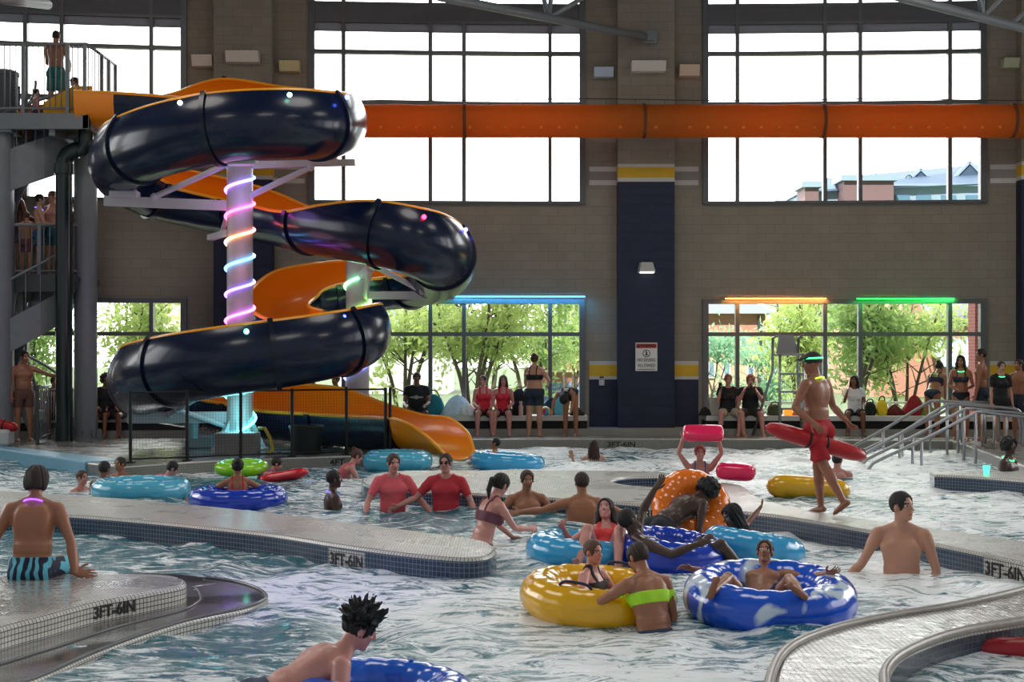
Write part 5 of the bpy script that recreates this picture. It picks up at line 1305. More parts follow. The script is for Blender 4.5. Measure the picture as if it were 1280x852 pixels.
def pod(name, label, cat, c, L, r, m, rot=(0, 0, 0), flat=1., straps=True, seams=0):
    """round-ended float"""
    mb = MB(); pr = []; n = 28
    for i in range(n + 1):
        t = -1 + 2 * i / n; q = abs(t); rr = r * (1 - max(0, (q - .45) / .55) ** 2.4) ** .5 * (1 + .02 * abs(math.sin(t * 14)) * (1 if seams else 0)); pr.append((max(rr, .004), t * L / 2))
    Mx = Matrix.Rotation(R(90), 3, 'Y'); mb.lathe(pr, 24, (0, 0, 0), 0, Mx); o = mb.build(name, m, smooth=True); o.location = c; o.rotation_euler = [R(v) for v in rot]; o.scale = (1, 1, flat); tag(o, label, cat)
    if straps:
        for x in (-.1, .1): s_ = MB(); s_.tube([(x, r * 1.02 * math.cos(a), r * 1.02 * math.sin(a)) for a in [2 * math.pi * k / 20 for k in range(20)]], .014, 6, closed=True); s_.build('strap', M_black, o, smooth=True)
    return o
p = P(1030, 631, ZW); pod('pool_float', 'long yellow inflatable float behind the lifeguard', 'float', Vector((p.x, p.y + 1.0, ZW + .12)), 1.14, .19, vinyl('vinyl_yellow_float', (232, 176, 14)), (0, 4, -4), .9, False, 8)
pod('rescue_tube', 'red rescue tube held across the back of the walking lifeguard', 'rescue tube', D(1020, 552, 15.75), 1.2, .13, mat('tube_red', (176, 14, 26), rough=.35, noise=.05), (0, 17, 6), .7)
pod('rescue_tube', 'dark red float in the round pool at the right edge', 'float', P(1262, 819, ZW) + Vector((.1, 0, .05)), .75, .085, mat('tube_red_dark', (160, 18, 34), rough=.35, noise=.05), (0, 0, 0), .8, False)
p = P(355, 600, ZW); pod('kick_float', 'red float under the swimmer in purple behind the lime ring', 'float', Vector((p.x, p.y, ZW + .07)), .78, .11, V_red, (0, -10, 0), .7, False)
loaf('kickboard', 'pink kickboard held above the red haired girl', 'kickboard', D(879, 541, 19.6), (.56, .32, .16), V_pink, (25, 0, -6))
loaf('foam_block', 'pink inflatable cushion beside the red haired girl', 'float', D(920, 589, 19.7), (.55, .4, .26), V_pink, (0, 3, -14))
# green glow cup on the right ledge
p = P(1233, 593); mb = MB(); mb.lathe([(.035, 0), (.05, .13), (.044, .13), (.03, .02)], 16, p); o = mb.build('glow_cup', glow('cup_green', '4affb0', 1.6), ang=50); tag(o, 'glowing green cup on the right pool ledge', 'cup')
# ------------------------------------------------------------------ bags and towels on the window bench
YB = 31.25; ZB = .415
def bx(px, Y=YB): return Vector((D(px, 0, Y).x, Y, ZB))
def bag(px, w, h, colr, label, kind='backpack', Y=YB, dp=.28):
    c = bx(px, Y); s1 = w / 57.; s2 = h / 57.; e = empty(kind, c, label, {'backpack': 'backpack', 'tote_bag': 'bag', 'sports_bag': 'bag'}[kind])
    m = mat('bag_' + colr, colr, rough=.8, noise=.25, nscale=12, bump=.3, bscale=30)
    mb = MB()
    if kind == 'backpack':
        mb.add(*soft(s1, dp, s2, .75)); mb.build('body', m, e, smooth=True); mb = MB(); mb.box((0, -dp * .5, s2 * .3), (s1 * .7, .1, s2 * .45), 0, None, .04); mb.build('front_pocket', m, e, smooth=True)
        mb = MB(); mb.tube(catmull([(-.05, 0, s2 * .96), (-.04, 0, s2 * 1.06), (.04, 0, s2 * 1.06), (.05, 0, s2 * .96)], 4), .012, 6); mb.build('grab_loop', M_black, e, smooth=True)
    elif kind == 'tote_bag':
        vs, fs = soft(s1, dp, s2, .95, True); mb.add(vs, fs); mb.build('body', m, e, smooth=True)
        for y in (-dp * .3, dp * .3): mb = MB(); mb.tube(catmull([(-s1 * .25, y, s2 * .9), (-s1 * .2, y, s2 * 1.3), (s1 * .2, y, s2 * 1.3), (s1 * .25, y, s2 * .9)], 5), .012, 6); mb.build('handle', m, e, smooth=True)
    else:
        mb.add(*soft(s1, dp, s2, .6)); mb.build('body', m, e, smooth=True); mb = MB(); mb.tube(catmull([(-s1 * .3, 0, s2 * .8), (-s1 * .15, -.05, s2 * 1.15), (s1 * .15, -.05, s2 * 1.15), (s1 * .3, 0, s2 * .8)], 5), .014, 6); mb.build('handle', M_black, e, smooth=True)
    return e
def soft(w, d, h, taper, wide=False):
    vs = []; fs = []; n = 20; m = 10
    for i in range(m + 1):
        t = i / m; z = h * t; r = (1 - (1 - t) ** 6 * .15) * (1 - (1 - taper) * t ** 2)
        if wide: r = .8 + .25 * t
        elif i == m: r *= .35
        elif i == m - 1: r *= .8
        for k in range(n):
            a = 2 * math.pi * k / n; ca, sa = math.cos(a), math.sin(a); q = 1 + .05 * math.sin(3 * a + 5 * t)
            vs.append((w / 2 * r * q * math.copysign(abs(ca) ** .6, ca), d / 2 * r * q * math.copysign(abs(sa) ** .6, sa), z))
    for i in range(m):
        for k in range(n): fs.append((i * n + k, i * n + (k + 1) % n, (i + 1) * n + (k + 1) % n, (i + 1) * n + k))
    fs += [tuple(range(n))[::-1], tuple(m * n + k for k in range(n))]
    return vs, fs
def heap(px, w, h, colr, label, name='towel', cat='towel', Y=YB, seed=1, d=.4):
    c = bx(px, Y); r = np.random.default_rng(seed); n, m = 26, 12; W = w / 57.; H = h / 57.; vs = []; fs = []
    for i in range(m + 1):
        t = i / m
        for k in range(n):
            a = 2 * math.pi * k / n; q = (1 - t ** 1.7) ** .6 if t < 1 else 0
            rr = 1 + .10 * math.sin(3 * a + seed) + .06 * math.sin(7 * a + 2 * seed + 4 * t)
            vs.append((W / 2 * q * rr * math.cos(a) + .1 * W * t * math.sin(seed), d / 2 * q * rr * math.sin(a), H * t * (1 + .08 * math.sin(4 * a))))
    for i in range(m):
        for k in range(n): fs.append((i * n + k, i * n + (k + 1) % n, (i + 1) * n + (k + 1) % n, (i + 1) * n + k))
    fs.append(tuple(range(n))[::-1])
    mb = MB(); mb.add(vs, fs); o = mb.build(name, mat('cloth_' + colr, colr, rough=.9, noise=.2, nscale=15, bump=.4, bscale=40), smooth=True); o.location = c; tag(o, label, cat); return o
bag(541, 30, 26, '1f7a88', 'teal bag beside the man in the black shirt', 'sports_bag', 31.4)
heap(569, 38, 24, 'c8dcea', 'pale white towel heaped left of the seated women', seed=2)
heap(586, 24, 15, 'e4e6e8', 'white towel lying between pale towel heap and women', seed=5, Y=31.1)
bag(649, 20, 33, '17181c', 'black backpack right of the seated women')
mb = MB(); c = bx(651, 31.0); mb.lathe([(.045, 0), (.05, .03), (.05, .2), (.03, .24), (.03, .28), (.034, .28), (.034, .31), (.005, .32)], 16, c); o = mb.build('water_bottle', mat('bottle_rose', (214, 176, 176), rough=.3), ang=40); tag(o, 'pale pink water bottle before the black backpack', 'bottle')
# beach ball
c = bx(682, 31.1) + Vector((0, 0, .1)); e = empty('beach_ball', c, 'striped beach ball in bright colours on the bench', 'ball')
for k in range(8):
    mb = MB(); vs = []; fs = []; m = 10; a0 = 2 * math.pi * k / 8
    for i in range(m + 1):
        th = math.pi * i / m
        for j in range(4): a = a0 + (math.pi / 4) * j / 3; vs.append((.105 * math.sin(th) * math.cos(a), .105 * math.sin(th) * math.sin(a), .105 * math.cos(th)))
    for i in range(m):
        for j in range(3): fs.append((4 * i + j, 4 * i + 4 + j, 4 * i + 5 + j, 4 * i + j + 1))
    mb.add(vs, fs); o = mb.build('ball_panel', mat('ball_%d' % (k % 4), [(238, 214, 60), (226, 60, 110), (60, 170, 210), (120, 200, 70)][k % 4], rough=.3, noise=.03), e, smooth=True); o.rotation_euler = (R(40), R(20), 0)
heap(688, 30, 20, '1c2430', 'dark jacket heaped behind the beach ball', 'jacket', 'jacket', 31.5, 7)
bag(700, 18, 22, '5aa8b4', 'pale turquoise bag beside the bending person', 'sports_bag', 31.4)
heap(722, 18, 10, '222222', 'black shirt heaped at the right end of the middle bench', 'shirt', 'shirt', 31.3, 4)
for px, py in ((660, 541.5), (665, 540)):
    p = P(px, py); mb = MB(); mb.box((0, 0, .03), (.1, .27, .06), 0, None, .025); o = mb.build('sandal', mat('sandal_blue', (110, 170, 226), rough=.5), smooth=True); o.location = p; o.rotation_euler = (0, 0, R(70)); tag(o, 'light blue sandal left on deck ' + ('beside' if px == 660 else 'just behind') + ' the standing woman', 'sandal', 'pair of light blue sandals')
    mb = MB(); mb.tube(catmull([(-.05, .04, .05), (-.03, .05, .1), (.03, .05, .1), (.05, .04, .05)], 4), .014, 6); mb.build('strap', mat('sandal_blue', ''), o, smooth=True)
heap(881, 16, 10, '1b1b1e', 'black cloth heaped beside the beige tote', 'shirt', 'shirt', 31.3, 9)
bag(894, 17, 22, 'b0aa9c', 'beige tote bag left of the two lifeguards in black', 'tote_bag')
bag(968, 20, 14, '3c4a2c', 'green camouflage bag under the lifeguard chair', 'sports_bag')
mb = MB(); c = bx(985, 31.2); mb.box(c + Vector((0, 0, .08)), (.16, .16, .16), 0, None, .01); o = mb.build('orange_box', glow('orange_box_glow', 'e08a2c', .9)); tag(o, 'small orange box with an added glow under the lifeguard chair', 'orange_box')  # plain orange box, given a glow though it is no lamp
heap(1000, 26, 6, 'b85a2a', 'flat orange towel beside the small orange box', seed=6)
bag(1087, 16, 17, '141416', 'black bag right of the woman in the white top', 'sports_bag')
bag(1102, 14, 20, 'e0c020', 'bright yellow bag on the right bench', 'sports_bag')
heap(1118, 22, 13, '5c1620', 'dark maroon towel beside the yellow bag', seed=3)
heap(1140, 30, 24, '8a1626', 'crimson towel heaped on the right bench', seed=8)
heap(1160, 24, 14, '5c8c2c', 'green towel beside the bending girl', seed=10)
# white tub with a red float at the left edge
mb = MB(); c = P(2, 557); mb.box(c + Vector((-.05, 0, .16)), (.5, .4, .32), 0, None, .06); o = mb.build('storage_tub', M_white, smooth=False); tag(o, 'white tub on the deck at the left edge', 'tub')
pod('rescue_tube', 'red rescue tube lying on the white tub at left', 'rescue tube', P(2, 557) + Vector((-.05, 0, .42)), .75, .11, mat('tube_red', ''), (0, 14, 0), .9)
# ------------------------------------------------------------------ outside the windows
g = MB(); g.box2((-120, 32.9, -.6), (120, 220, -.35)); o = g.build('ground', mat('lawn', (70, 88, 48), rough=.9, noise=.3, nscale=.6)); o['kind'] = 'structure'
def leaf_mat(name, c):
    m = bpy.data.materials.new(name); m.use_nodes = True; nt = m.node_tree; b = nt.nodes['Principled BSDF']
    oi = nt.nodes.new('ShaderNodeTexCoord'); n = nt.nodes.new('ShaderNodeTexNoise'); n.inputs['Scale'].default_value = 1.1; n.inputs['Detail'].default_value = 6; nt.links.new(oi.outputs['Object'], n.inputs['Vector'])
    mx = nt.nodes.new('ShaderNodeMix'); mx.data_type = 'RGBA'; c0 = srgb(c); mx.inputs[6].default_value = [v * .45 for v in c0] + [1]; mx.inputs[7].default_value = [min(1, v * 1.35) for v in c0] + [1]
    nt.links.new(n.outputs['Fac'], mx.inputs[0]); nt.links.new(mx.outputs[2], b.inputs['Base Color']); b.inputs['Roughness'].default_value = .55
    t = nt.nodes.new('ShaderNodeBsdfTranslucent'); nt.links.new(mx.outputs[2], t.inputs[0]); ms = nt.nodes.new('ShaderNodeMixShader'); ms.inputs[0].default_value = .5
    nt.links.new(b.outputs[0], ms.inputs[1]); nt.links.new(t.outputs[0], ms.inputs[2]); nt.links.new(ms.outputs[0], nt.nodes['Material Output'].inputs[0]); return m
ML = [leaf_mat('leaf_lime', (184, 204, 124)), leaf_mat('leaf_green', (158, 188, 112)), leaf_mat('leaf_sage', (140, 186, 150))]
M_bark = mat('bark', (92, 84, 70), rough=.9, noise=.3, nscale=6, bump=.4)
def tree(px, Y, h, w, z_low, label, lm, seed, nl=5200, stems=4, ls=.12):
    r = np.random.default_rng(seed); c = Vector((D(px, 0, Y).x, Y, -.4)); e = empty('tree', c, label, 'tree', 'trees outside the lower windows')
    mb = MB(); tips = []
    for s_ in range(stems):
        a = r.uniform(0, 6.28); q = Vector((math.cos(a), math.sin(a) * .6, 0)); p0 = q * .12; p1 = q * w * .12 + Vector((0, 0, h * .3)); p2 = q * w * .28 + Vector((r.uniform(-.2, .2), 0, h * .62)); p3 = q * w * .38 + Vector((0, 0, h * .93))
        cv = catmull([p0, p1, p2, p3], 4); mb.tube(cv, [.06 * (1 - .8 * i / (len(cv) - 1)) * h / 4 for i in range(len(cv))], 7)
        for k in range(9):
            t = r.uniform(.25, .95); b = Vector(cv[int(t * (len(cv) - 1))]); a2 = r.uniform(0, 6.28); d = Vector((math.cos(a2), math.sin(a2), r.uniform(.2, .9))) * w * r.uniform(.15, .34)
            mb.tube([b, b + d * .5 + Vector((0, 0, .05)), b + d], [.02 * h / 4, .013 * h / 4, .004], 5); tips += [b + d, b + d * .6]
        tips += [Vector(v) for v in cv[5:]]
    mb.build('trunk', M_bark, e, smooth=True)
    tips = np.array([arr(v) for v in tips]); k = r.integers(0, len(tips), nl)
    p = tips[k] + r.normal(0, 1, (nl, 3)) * np.array([w * .12, w * .10, h * .075]); p = p[p[:, 2] > z_low]; n = len(p)
    # keep gaps: thin out by a lumpy field
    f = np.sin(p[:, 0] * 2.3 + seed) + np.sin(p[:, 2] * 2.9 + p[:, 1]) + np.sin(p[:, 0] * 1.1 - p[:, 2] * 1.7); p = p[f > -.6]; n = len(p)
    a = r.normal(0, 1, (n, 3)); a[:, 2] -= .5; a /= np.linalg.norm(a, axis=1)[:, None]; b = np.cross(a, r.normal(0, 1, (n, 3))); b /= np.linalg.norm(b, axis=1)[:, None]; s_ = ls * r.uniform(.6, 1.3, n)[:, None]
    nrm = np.cross(a, b)
    v = np.stack([p, p + a * s_ + b * s_ * .34 + nrm * s_ * .06, p + a * s_ * 2.1, p + a * s_ - b * s_ * .34 + nrm * s_ * .06], 1).reshape(-1, 3)
    me = bpy.data.meshes.new('foliage'); me.vertices.add(len(v)); me.vertices.foreach_set('co', v.astype(np.float32).ravel()); me.loops.add(4 * n); me.loops.foreach_set('vertex_index', np.arange(4 * n, dtype=np.int32)); me.polygons.add(n); me.polygons.foreach_set('loop_start', np.arange(0, 4 * n, 4, dtype=np.int32)); me.update(); me.validate()
    link('foliage', me, lm, e)
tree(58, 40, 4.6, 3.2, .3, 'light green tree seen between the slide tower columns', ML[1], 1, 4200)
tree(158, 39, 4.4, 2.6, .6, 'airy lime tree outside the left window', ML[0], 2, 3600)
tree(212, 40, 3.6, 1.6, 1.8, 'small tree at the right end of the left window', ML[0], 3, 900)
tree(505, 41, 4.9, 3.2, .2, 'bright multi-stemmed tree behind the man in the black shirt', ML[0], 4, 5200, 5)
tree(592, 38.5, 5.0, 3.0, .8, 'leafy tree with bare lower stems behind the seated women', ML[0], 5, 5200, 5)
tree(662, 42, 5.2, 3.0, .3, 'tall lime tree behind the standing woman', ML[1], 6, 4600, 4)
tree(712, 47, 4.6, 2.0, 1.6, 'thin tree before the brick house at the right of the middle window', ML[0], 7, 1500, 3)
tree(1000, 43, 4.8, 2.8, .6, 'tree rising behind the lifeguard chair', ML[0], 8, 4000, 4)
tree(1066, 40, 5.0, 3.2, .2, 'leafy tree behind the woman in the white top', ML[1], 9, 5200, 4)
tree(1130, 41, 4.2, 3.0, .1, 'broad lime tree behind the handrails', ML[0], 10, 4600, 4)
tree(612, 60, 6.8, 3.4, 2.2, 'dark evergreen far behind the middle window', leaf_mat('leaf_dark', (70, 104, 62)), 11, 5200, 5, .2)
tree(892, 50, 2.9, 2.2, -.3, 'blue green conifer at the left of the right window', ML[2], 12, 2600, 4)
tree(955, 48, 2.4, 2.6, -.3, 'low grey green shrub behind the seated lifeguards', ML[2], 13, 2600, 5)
# buildings
M_tanb = tile_mat('brick_tan', (226, 200, 168), (216, 190, 160), (200, 180, 154), sz=.1, bw=.3, rough=.8, uv=True)
M_pinkb = tile_mat('brick_pink', (206, 150, 128), (196, 140, 120), (186, 150, 132), sz=.1, bw=.3, rough=.8, uv=True)
M_roof = mat('roof_slate', (96, 104, 116), rough=.7, noise=.15); M_bglass = mat('window_pane_far', (120, 150, 176), rough=.1, noise=.1); M_cream = mat('wall_cream', (232, 222, 204), rough=.8, noise=.06)
def bpart(mb, name, m, parent):
    o = mb.build(name, m, parent); box_uv(o.data); o.matrix_parent_inverse = Matrix.Translation(-parent.location); return o
Y = 62; a = D(820, 0, Y); b = D(957, 0, Y)
e = empty('apartment_building', (b.x, Y, -.4), 'tan block with pink top storey behind the two seated lifeguards', 'building')
mb = MB(); mb.box2((a.x, Y, -.4), (b.x, Y + 12, ZY(418, Y))); bpart(mb, 'wall', M_tanb, e)
mb = MB(); mb.box2((a.x - .1, Y - .1, ZY(418, Y)), (b.x + .1, Y + 12, ZY(415, Y))); bpart(mb, 'cornice', M_cream, e)
mb = MB(); mb.box2((a.x, Y, ZY(415, Y)), (b.x, Y + 12, ZY(392, Y))); bpart(mb, 'upper_wall', M_pinkb, e)
zr = ZY(392, Y); mb = MB(); mb.add([(a.x - .4, Y - .4, zr), (b.x + .3, Y - .4, zr), (b.x + .3, Y + 12.4, zr), (a.x - .4, Y + 12.4, zr), (a.x, Y + 6, zr + 2.2), (b.x - 2.2, Y + 6, zr + 2.2)], [(0, 1, 5, 4), (1, 2, 5), (2, 3, 4, 5), (3, 0, 4), (3, 2, 1, 0)]); bpart(mb, 'roof', M_roof, e)
for px, py0, py1, w in ((887, 422, 441, 5), (927, 422, 441, 5), (886, 454, 470, 6), (905, 454, 470, 6), (935, 455, 476, 6)):
    p = D(px, py0, Y); q = D(px + w, py1, Y); mb = MB(); mb.box2((p.x - .08, Y - .08, q.z - .08), (q.x + .08, Y, p.z + .08)); w_ = bpart(mb, 'window', M_cream, e); mb = MB(); mb.box2((p.x, Y - .1, q.z), (q.x, Y - .05, p.z)); o = mb.build('pane', M_bglass, w_); o.matrix_parent_inverse = Matrix.Translation(-e.location)
    o.matrix_parent_inverse = Matrix()
p = D(949, 394, Y); mb = MB(); mb.tube([(p.x, Y - .12, p.z), (p.x, Y - .12, -.4)], .1, 8); bpart(mb, 'downpipe', M_galv_d, e)
# gabled house to the right with a striped metal porch roof
Y = 70; a = D(1092, 0, Y); b = D(1226, 0, Y)
e = empty('gabled_house', (b.x, Y, -.4), 'pink brick house with dark dormered roof outside the right window', 'building')
mb = MB(); mb.box2((a.x, Y, -.4), (b.x, Y + 10, ZY(407, Y))); bpart(mb, 'wall', M_pinkb, e)
zr = ZY(407, Y); zp = ZY(380, Y); mb = MB(); mb.add([(D(1150, 0, Y).x, Y - .4, zr), (b.x + 1, Y - .4, zr), (b.x + 1, Y + 5, zp + .6), (D(1130, 0, Y).x, Y + 5, zp + .6), (D(1150, 0, Y).x, Y + 10, zr), (b.x + 1, Y + 10, zr)], [(0, 1, 2, 3), (3, 2, 5, 4), (0, 3, 4), (1, 5, 2)]); bpart(mb, 'roof', M_roof, e)
x0, x1 = D(1118, 0, Y).x, D(1163, 0, Y).x; xm = D(1137, 0, Y).x; mb = MB(); mb.add([(x0, Y - .5, zr), (x1, Y - .5, zr), (xm, Y - .5, zp + .5), (x0, Y + 6, zr), (x1, Y + 6, zr), (xm, Y + 6, zp + .5)], [(0, 1, 2), (3, 5, 4), (0, 2, 5, 3), (1, 4, 5, 2)]); bpart(mb, 'gable', M_pinkb, e)
for px in (1184, 1212):
    xc = D(px, 0, Y).x; mb = MB(); mb.add([(xc - .45, Y - .2, zr + .25), (xc + .45, Y - .2, zr + .25), (xc, Y - .2, zr + 1.0), (xc - .45, Y + 3, zr + .25), (xc + .45, Y + 3, zr + .25), (xc, Y + 3, zr + 1.0)], [(0, 1, 2), (3, 5, 4), (0, 2, 5, 3), (1, 4, 5, 2)]); bpart(mb, 'dormer', M_roof, e)
z0 = ZY(455, 66); z1 = ZY(422, 66); xa, xb = D(1164, 0, 66).x, D(1240, 0, 66).x; mb = MB(); mb.add([(xa, 64, z0), (xb, 64, z0), (xb, 69.9, z1), (xa + 1, 69.9, z1), (xa, 64, z0 - .1), (xb, 64, z0 - .1), (xb, 69.9, z1 - .1), (xa + 1, 69.9, z1 - .1)], [(0, 1, 2, 3), (4, 7, 6, 5), (0, 4, 5, 1), (1, 5, 6, 2), (2, 6, 7, 3), (3, 7, 4, 0)])
for k in range(9): x = xa + (xb - xa) * (k + .5) / 9; mb.bar((x, 64, z0 + .03), (x + .2, 69.9, z1 + .03), .05, .08)
bpart(mb, 'porch_roof', mat('metal_roof_blue', (176, 204, 216), rough=.4, noise=.05), e)
# brick column and guard rails close to the glass
e = MB(); p = D(1224, 0, 33.2); e.box2((p.x - .16, 33, -.4), (p.x + .4, 33.5, 3.6)); e.box2((p.x - .2, 32.96, 3.5), (p.x + .44, 33.54, 3.62)); o = e.build('brick_column', tile_mat('brick_red', (140, 66, 58), (124, 56, 50), (150, 130, 120), sz=.075, bw=.22, rough=.8, uv=True)); box_uv(o.data); tag(o, 'red brick column outside the right end of the right window', 'column')
for px0, px1, lab in ((872, 1010, 'white guard rail outside behind the seated lifeguards'), (1080, 1170, 'white guard rail outside behind the bags on the right bench'), (690, 733, 'pale guard rail outside the right end of the middle window')):
    Y = 35; e = empty('guard_rail', D(px0, 510, Y), lab, 'rail', 'guard rails outside the windows'); of = Matrix.Translation(-e.location)
    for py in (503, 511, 518): mb = MB(); mb.bar(D(px0, py, Y), D(px1, py, Y), .05, .06); o = mb.build('rail', M_white, e); o.matrix_parent_inverse = of
    for k in range(4): px = px0 + (px1 - px0) * (k + .2) / 3.4; q = D(px, 502, Y); mb = MB(); mb.bar(q, (q.x, q.y, -.4), .06); o = mb.build('rail_post', M_white, e); o.matrix_parent_inverse = of
# house behind the middle window's right end
Y = 64; a, b = D(676, 0, Y), D(760, 0, Y); e = empty('brick_house', (a.x, Y, -.4), 'pink brick house with blue base outside the middle window', 'building')
mb = MB(); mb.box2((a.x, Y, ZY(478, Y)), (b.x, Y + 8, ZY(440, Y))); bpart(mb, 'wall', M_pinkb, e); mb = MB(); mb.box2((a.x, Y - .1, -.4), (b.x, Y + 8, ZY(478, Y))); bpart(mb, 'base_wall', mat('wall_blue_far', (120, 150, 196), rough=.7), e)
mb = MB(); z = ZY(440, Y); mb.add([(a.x - .3, Y - .3, z), (b.x, Y - .3, z), (b.x, Y + 4, z + 2.6), (a.x + 1.2, Y + 4, z + 2.6), (a.x - .3, Y + 8, z), (b.x, Y + 8, z)], [(0, 1, 2, 3), (3, 2, 5, 4), (0, 3, 4), (1, 5, 2)]); bpart(mb, 'roof', M_roof, e)
mb = MB(); mb.box2((a.x - .2, Y - .2, ZY(465, Y)), (b.x, Y, ZY(462, Y))); bpart(mb, 'string_course', M_cream, e)
# pale building behind the left window
Y = 66; a, b = D(165, 0, Y), D(300, 0, Y); e = empty('cream_building', (a.x, Y, -.4), 'cream building outside the left window', 'building')
mb = MB(); mb.box2((a.x, Y, -.4), (b.x, Y + 8, 6.5)); bpart(mb, 'wall', M_cream, e)
for px in (178, 226):
    for py0, py1 in ((378, 398), (406, 430)):
        p = D(px, py0, Y); q = D(px + 9, py1, Y); mb = MB(); mb.box2((p.x, Y - .1, q.z), (q.x, Y, p.z)); bpart(mb, 'window', M_bglass, e)
mb = MB(); mb.box2((a.x - .3, Y - .3, 6.5), (b.x, Y + 8, 6.9)); bpart(mb, 'parapet', M_galv, e)
# parked far wall of garden behind the middle trees
Y = 75; a, b = D(420, 0, Y), D(560, 0, Y); e = empty('pale_house', (a.x, Y, -.4), 'pale house glimpsed through the trees left of the middle window', 'building')
mb = MB(); mb.box2((a.x, Y, -.4), (b.x, Y + 8, ZY(432, Y))); bpart(mb, 'wall', mat('wall_pale_far', (206, 208, 214), rough=.8), e)
mb = MB(); z = ZY(432, Y); mb.add([(a.x - .3, Y - .3, z), (b.x + .3, Y - .3, z), (b.x + .3, Y + 4, z + 2), (a.x - .3, Y + 4, z + 2), (a.x - .3, Y + 8, z), (b.x + .3, Y + 8, z)], [(0, 1, 2, 3), (3, 2, 5, 4), (0, 3, 4), (1, 5, 2)]); bpart(mb, 'roof', M_roof, e)
# large far building in the upper right window
Y = 130.; e = empty('campus_building', (D(1000, 0, Y).x, Y, -.4), 'large hazy building with slate roof and round emblem in the upper right window', 'building')
K = D(0, 0, Y)
M_hb = mat('hazy_slate', (66, 86, 110), rough=.8, noise=.04); M_hw = mat('hazy_white', (150, 172, 190), rough=.8, noise=.03); M_hk = mat('hazy_brick', (124, 100, 104), rough=.8, noise=.08); M_hg = mat('hazy_glass', (100, 136, 160), rough=.3, noise=.05)  # distance haze mixed into these base colours
def d3(px, py, dy=0): q = D(px, py, Y); return (q.x, Y + dy, q.z)
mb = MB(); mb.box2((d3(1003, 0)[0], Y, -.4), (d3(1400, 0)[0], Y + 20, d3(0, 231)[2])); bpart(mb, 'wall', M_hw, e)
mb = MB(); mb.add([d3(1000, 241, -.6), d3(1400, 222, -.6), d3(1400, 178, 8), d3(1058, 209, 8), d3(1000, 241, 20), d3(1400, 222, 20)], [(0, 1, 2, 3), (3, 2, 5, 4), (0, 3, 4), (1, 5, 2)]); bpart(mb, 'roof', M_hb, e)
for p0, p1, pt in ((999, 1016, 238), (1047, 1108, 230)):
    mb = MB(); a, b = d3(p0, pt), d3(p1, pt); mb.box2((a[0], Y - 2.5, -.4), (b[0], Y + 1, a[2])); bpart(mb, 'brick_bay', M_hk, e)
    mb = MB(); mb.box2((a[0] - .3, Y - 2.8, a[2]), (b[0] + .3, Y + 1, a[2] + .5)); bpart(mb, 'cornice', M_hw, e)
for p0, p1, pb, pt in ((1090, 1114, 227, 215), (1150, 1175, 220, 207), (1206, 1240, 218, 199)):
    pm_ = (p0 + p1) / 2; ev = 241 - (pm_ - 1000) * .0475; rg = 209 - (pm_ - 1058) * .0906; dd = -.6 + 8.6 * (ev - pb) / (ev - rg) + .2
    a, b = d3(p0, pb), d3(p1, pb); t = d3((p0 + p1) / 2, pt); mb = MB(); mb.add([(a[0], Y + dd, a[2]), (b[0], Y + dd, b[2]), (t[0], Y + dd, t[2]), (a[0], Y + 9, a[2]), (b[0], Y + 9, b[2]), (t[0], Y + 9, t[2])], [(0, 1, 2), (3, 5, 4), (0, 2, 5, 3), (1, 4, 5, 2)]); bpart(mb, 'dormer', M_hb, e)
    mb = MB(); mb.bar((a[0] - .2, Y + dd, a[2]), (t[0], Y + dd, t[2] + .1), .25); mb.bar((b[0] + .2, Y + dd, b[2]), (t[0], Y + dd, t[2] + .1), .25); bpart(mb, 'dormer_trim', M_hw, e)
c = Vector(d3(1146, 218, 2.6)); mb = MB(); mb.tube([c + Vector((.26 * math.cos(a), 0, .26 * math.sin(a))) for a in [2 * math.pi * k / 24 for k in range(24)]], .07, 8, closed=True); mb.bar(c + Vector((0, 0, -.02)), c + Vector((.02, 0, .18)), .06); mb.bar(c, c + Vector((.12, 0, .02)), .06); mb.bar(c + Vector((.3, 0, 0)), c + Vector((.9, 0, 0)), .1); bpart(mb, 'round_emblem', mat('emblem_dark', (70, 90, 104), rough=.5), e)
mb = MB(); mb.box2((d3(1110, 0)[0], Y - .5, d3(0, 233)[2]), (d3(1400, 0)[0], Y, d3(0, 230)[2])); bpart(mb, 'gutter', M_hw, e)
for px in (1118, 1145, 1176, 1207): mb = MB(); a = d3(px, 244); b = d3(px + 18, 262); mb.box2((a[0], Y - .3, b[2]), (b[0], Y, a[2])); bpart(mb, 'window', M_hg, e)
# ------------------------------------------------------------------ sky, sun, added hall fill and party spots
w = bpy.data.worlds.new('sky'); SC.world = w; w.use_nodes = True; nt = w.node_tree; bg = nt.nodes['Background']
tc = nt.nodes.new('ShaderNodeTexCoord'); sx = nt.nodes.new('ShaderNodeSeparateXYZ'); nt.links.new(tc.outputs['Generated'], sx.inputs[0])
cr = nt.nodes.new('ShaderNodeValToRGB'); cr.color_ramp.elements[0].position = .0; cr.color_ramp.elements[1].position = 1.
mr = nt.nodes.new('ShaderNodeMapRange'); mr.inputs['From Min'].default_value = -.4; mr.inputs['From Max'].default_value = .5; nt.links.new(sx.outputs[1], mr.inputs['Value']); nt.links.new(mr.outputs[0], cr.inputs[0])
cr.color_ramp.elements[0].color = (.045, .048, .053, 1); cr.color_ramp.elements[1].color = (1., 1., 1., 1)      # bright overcast towards the windows, duller behind
nt.links.new(cr.outputs[0], bg.inputs[0]); bg.inputs[1].default_value = 5.0
s = bpy.data.lights.new('sun', 'SUN'); s.energy = 6.; s.angle = R(2); s.color = (1, .96, .88); so = bpy.data.objects.new('sun', s); COL.objects.link(so); so.rotation_euler = (R(38), R(-20), 0)
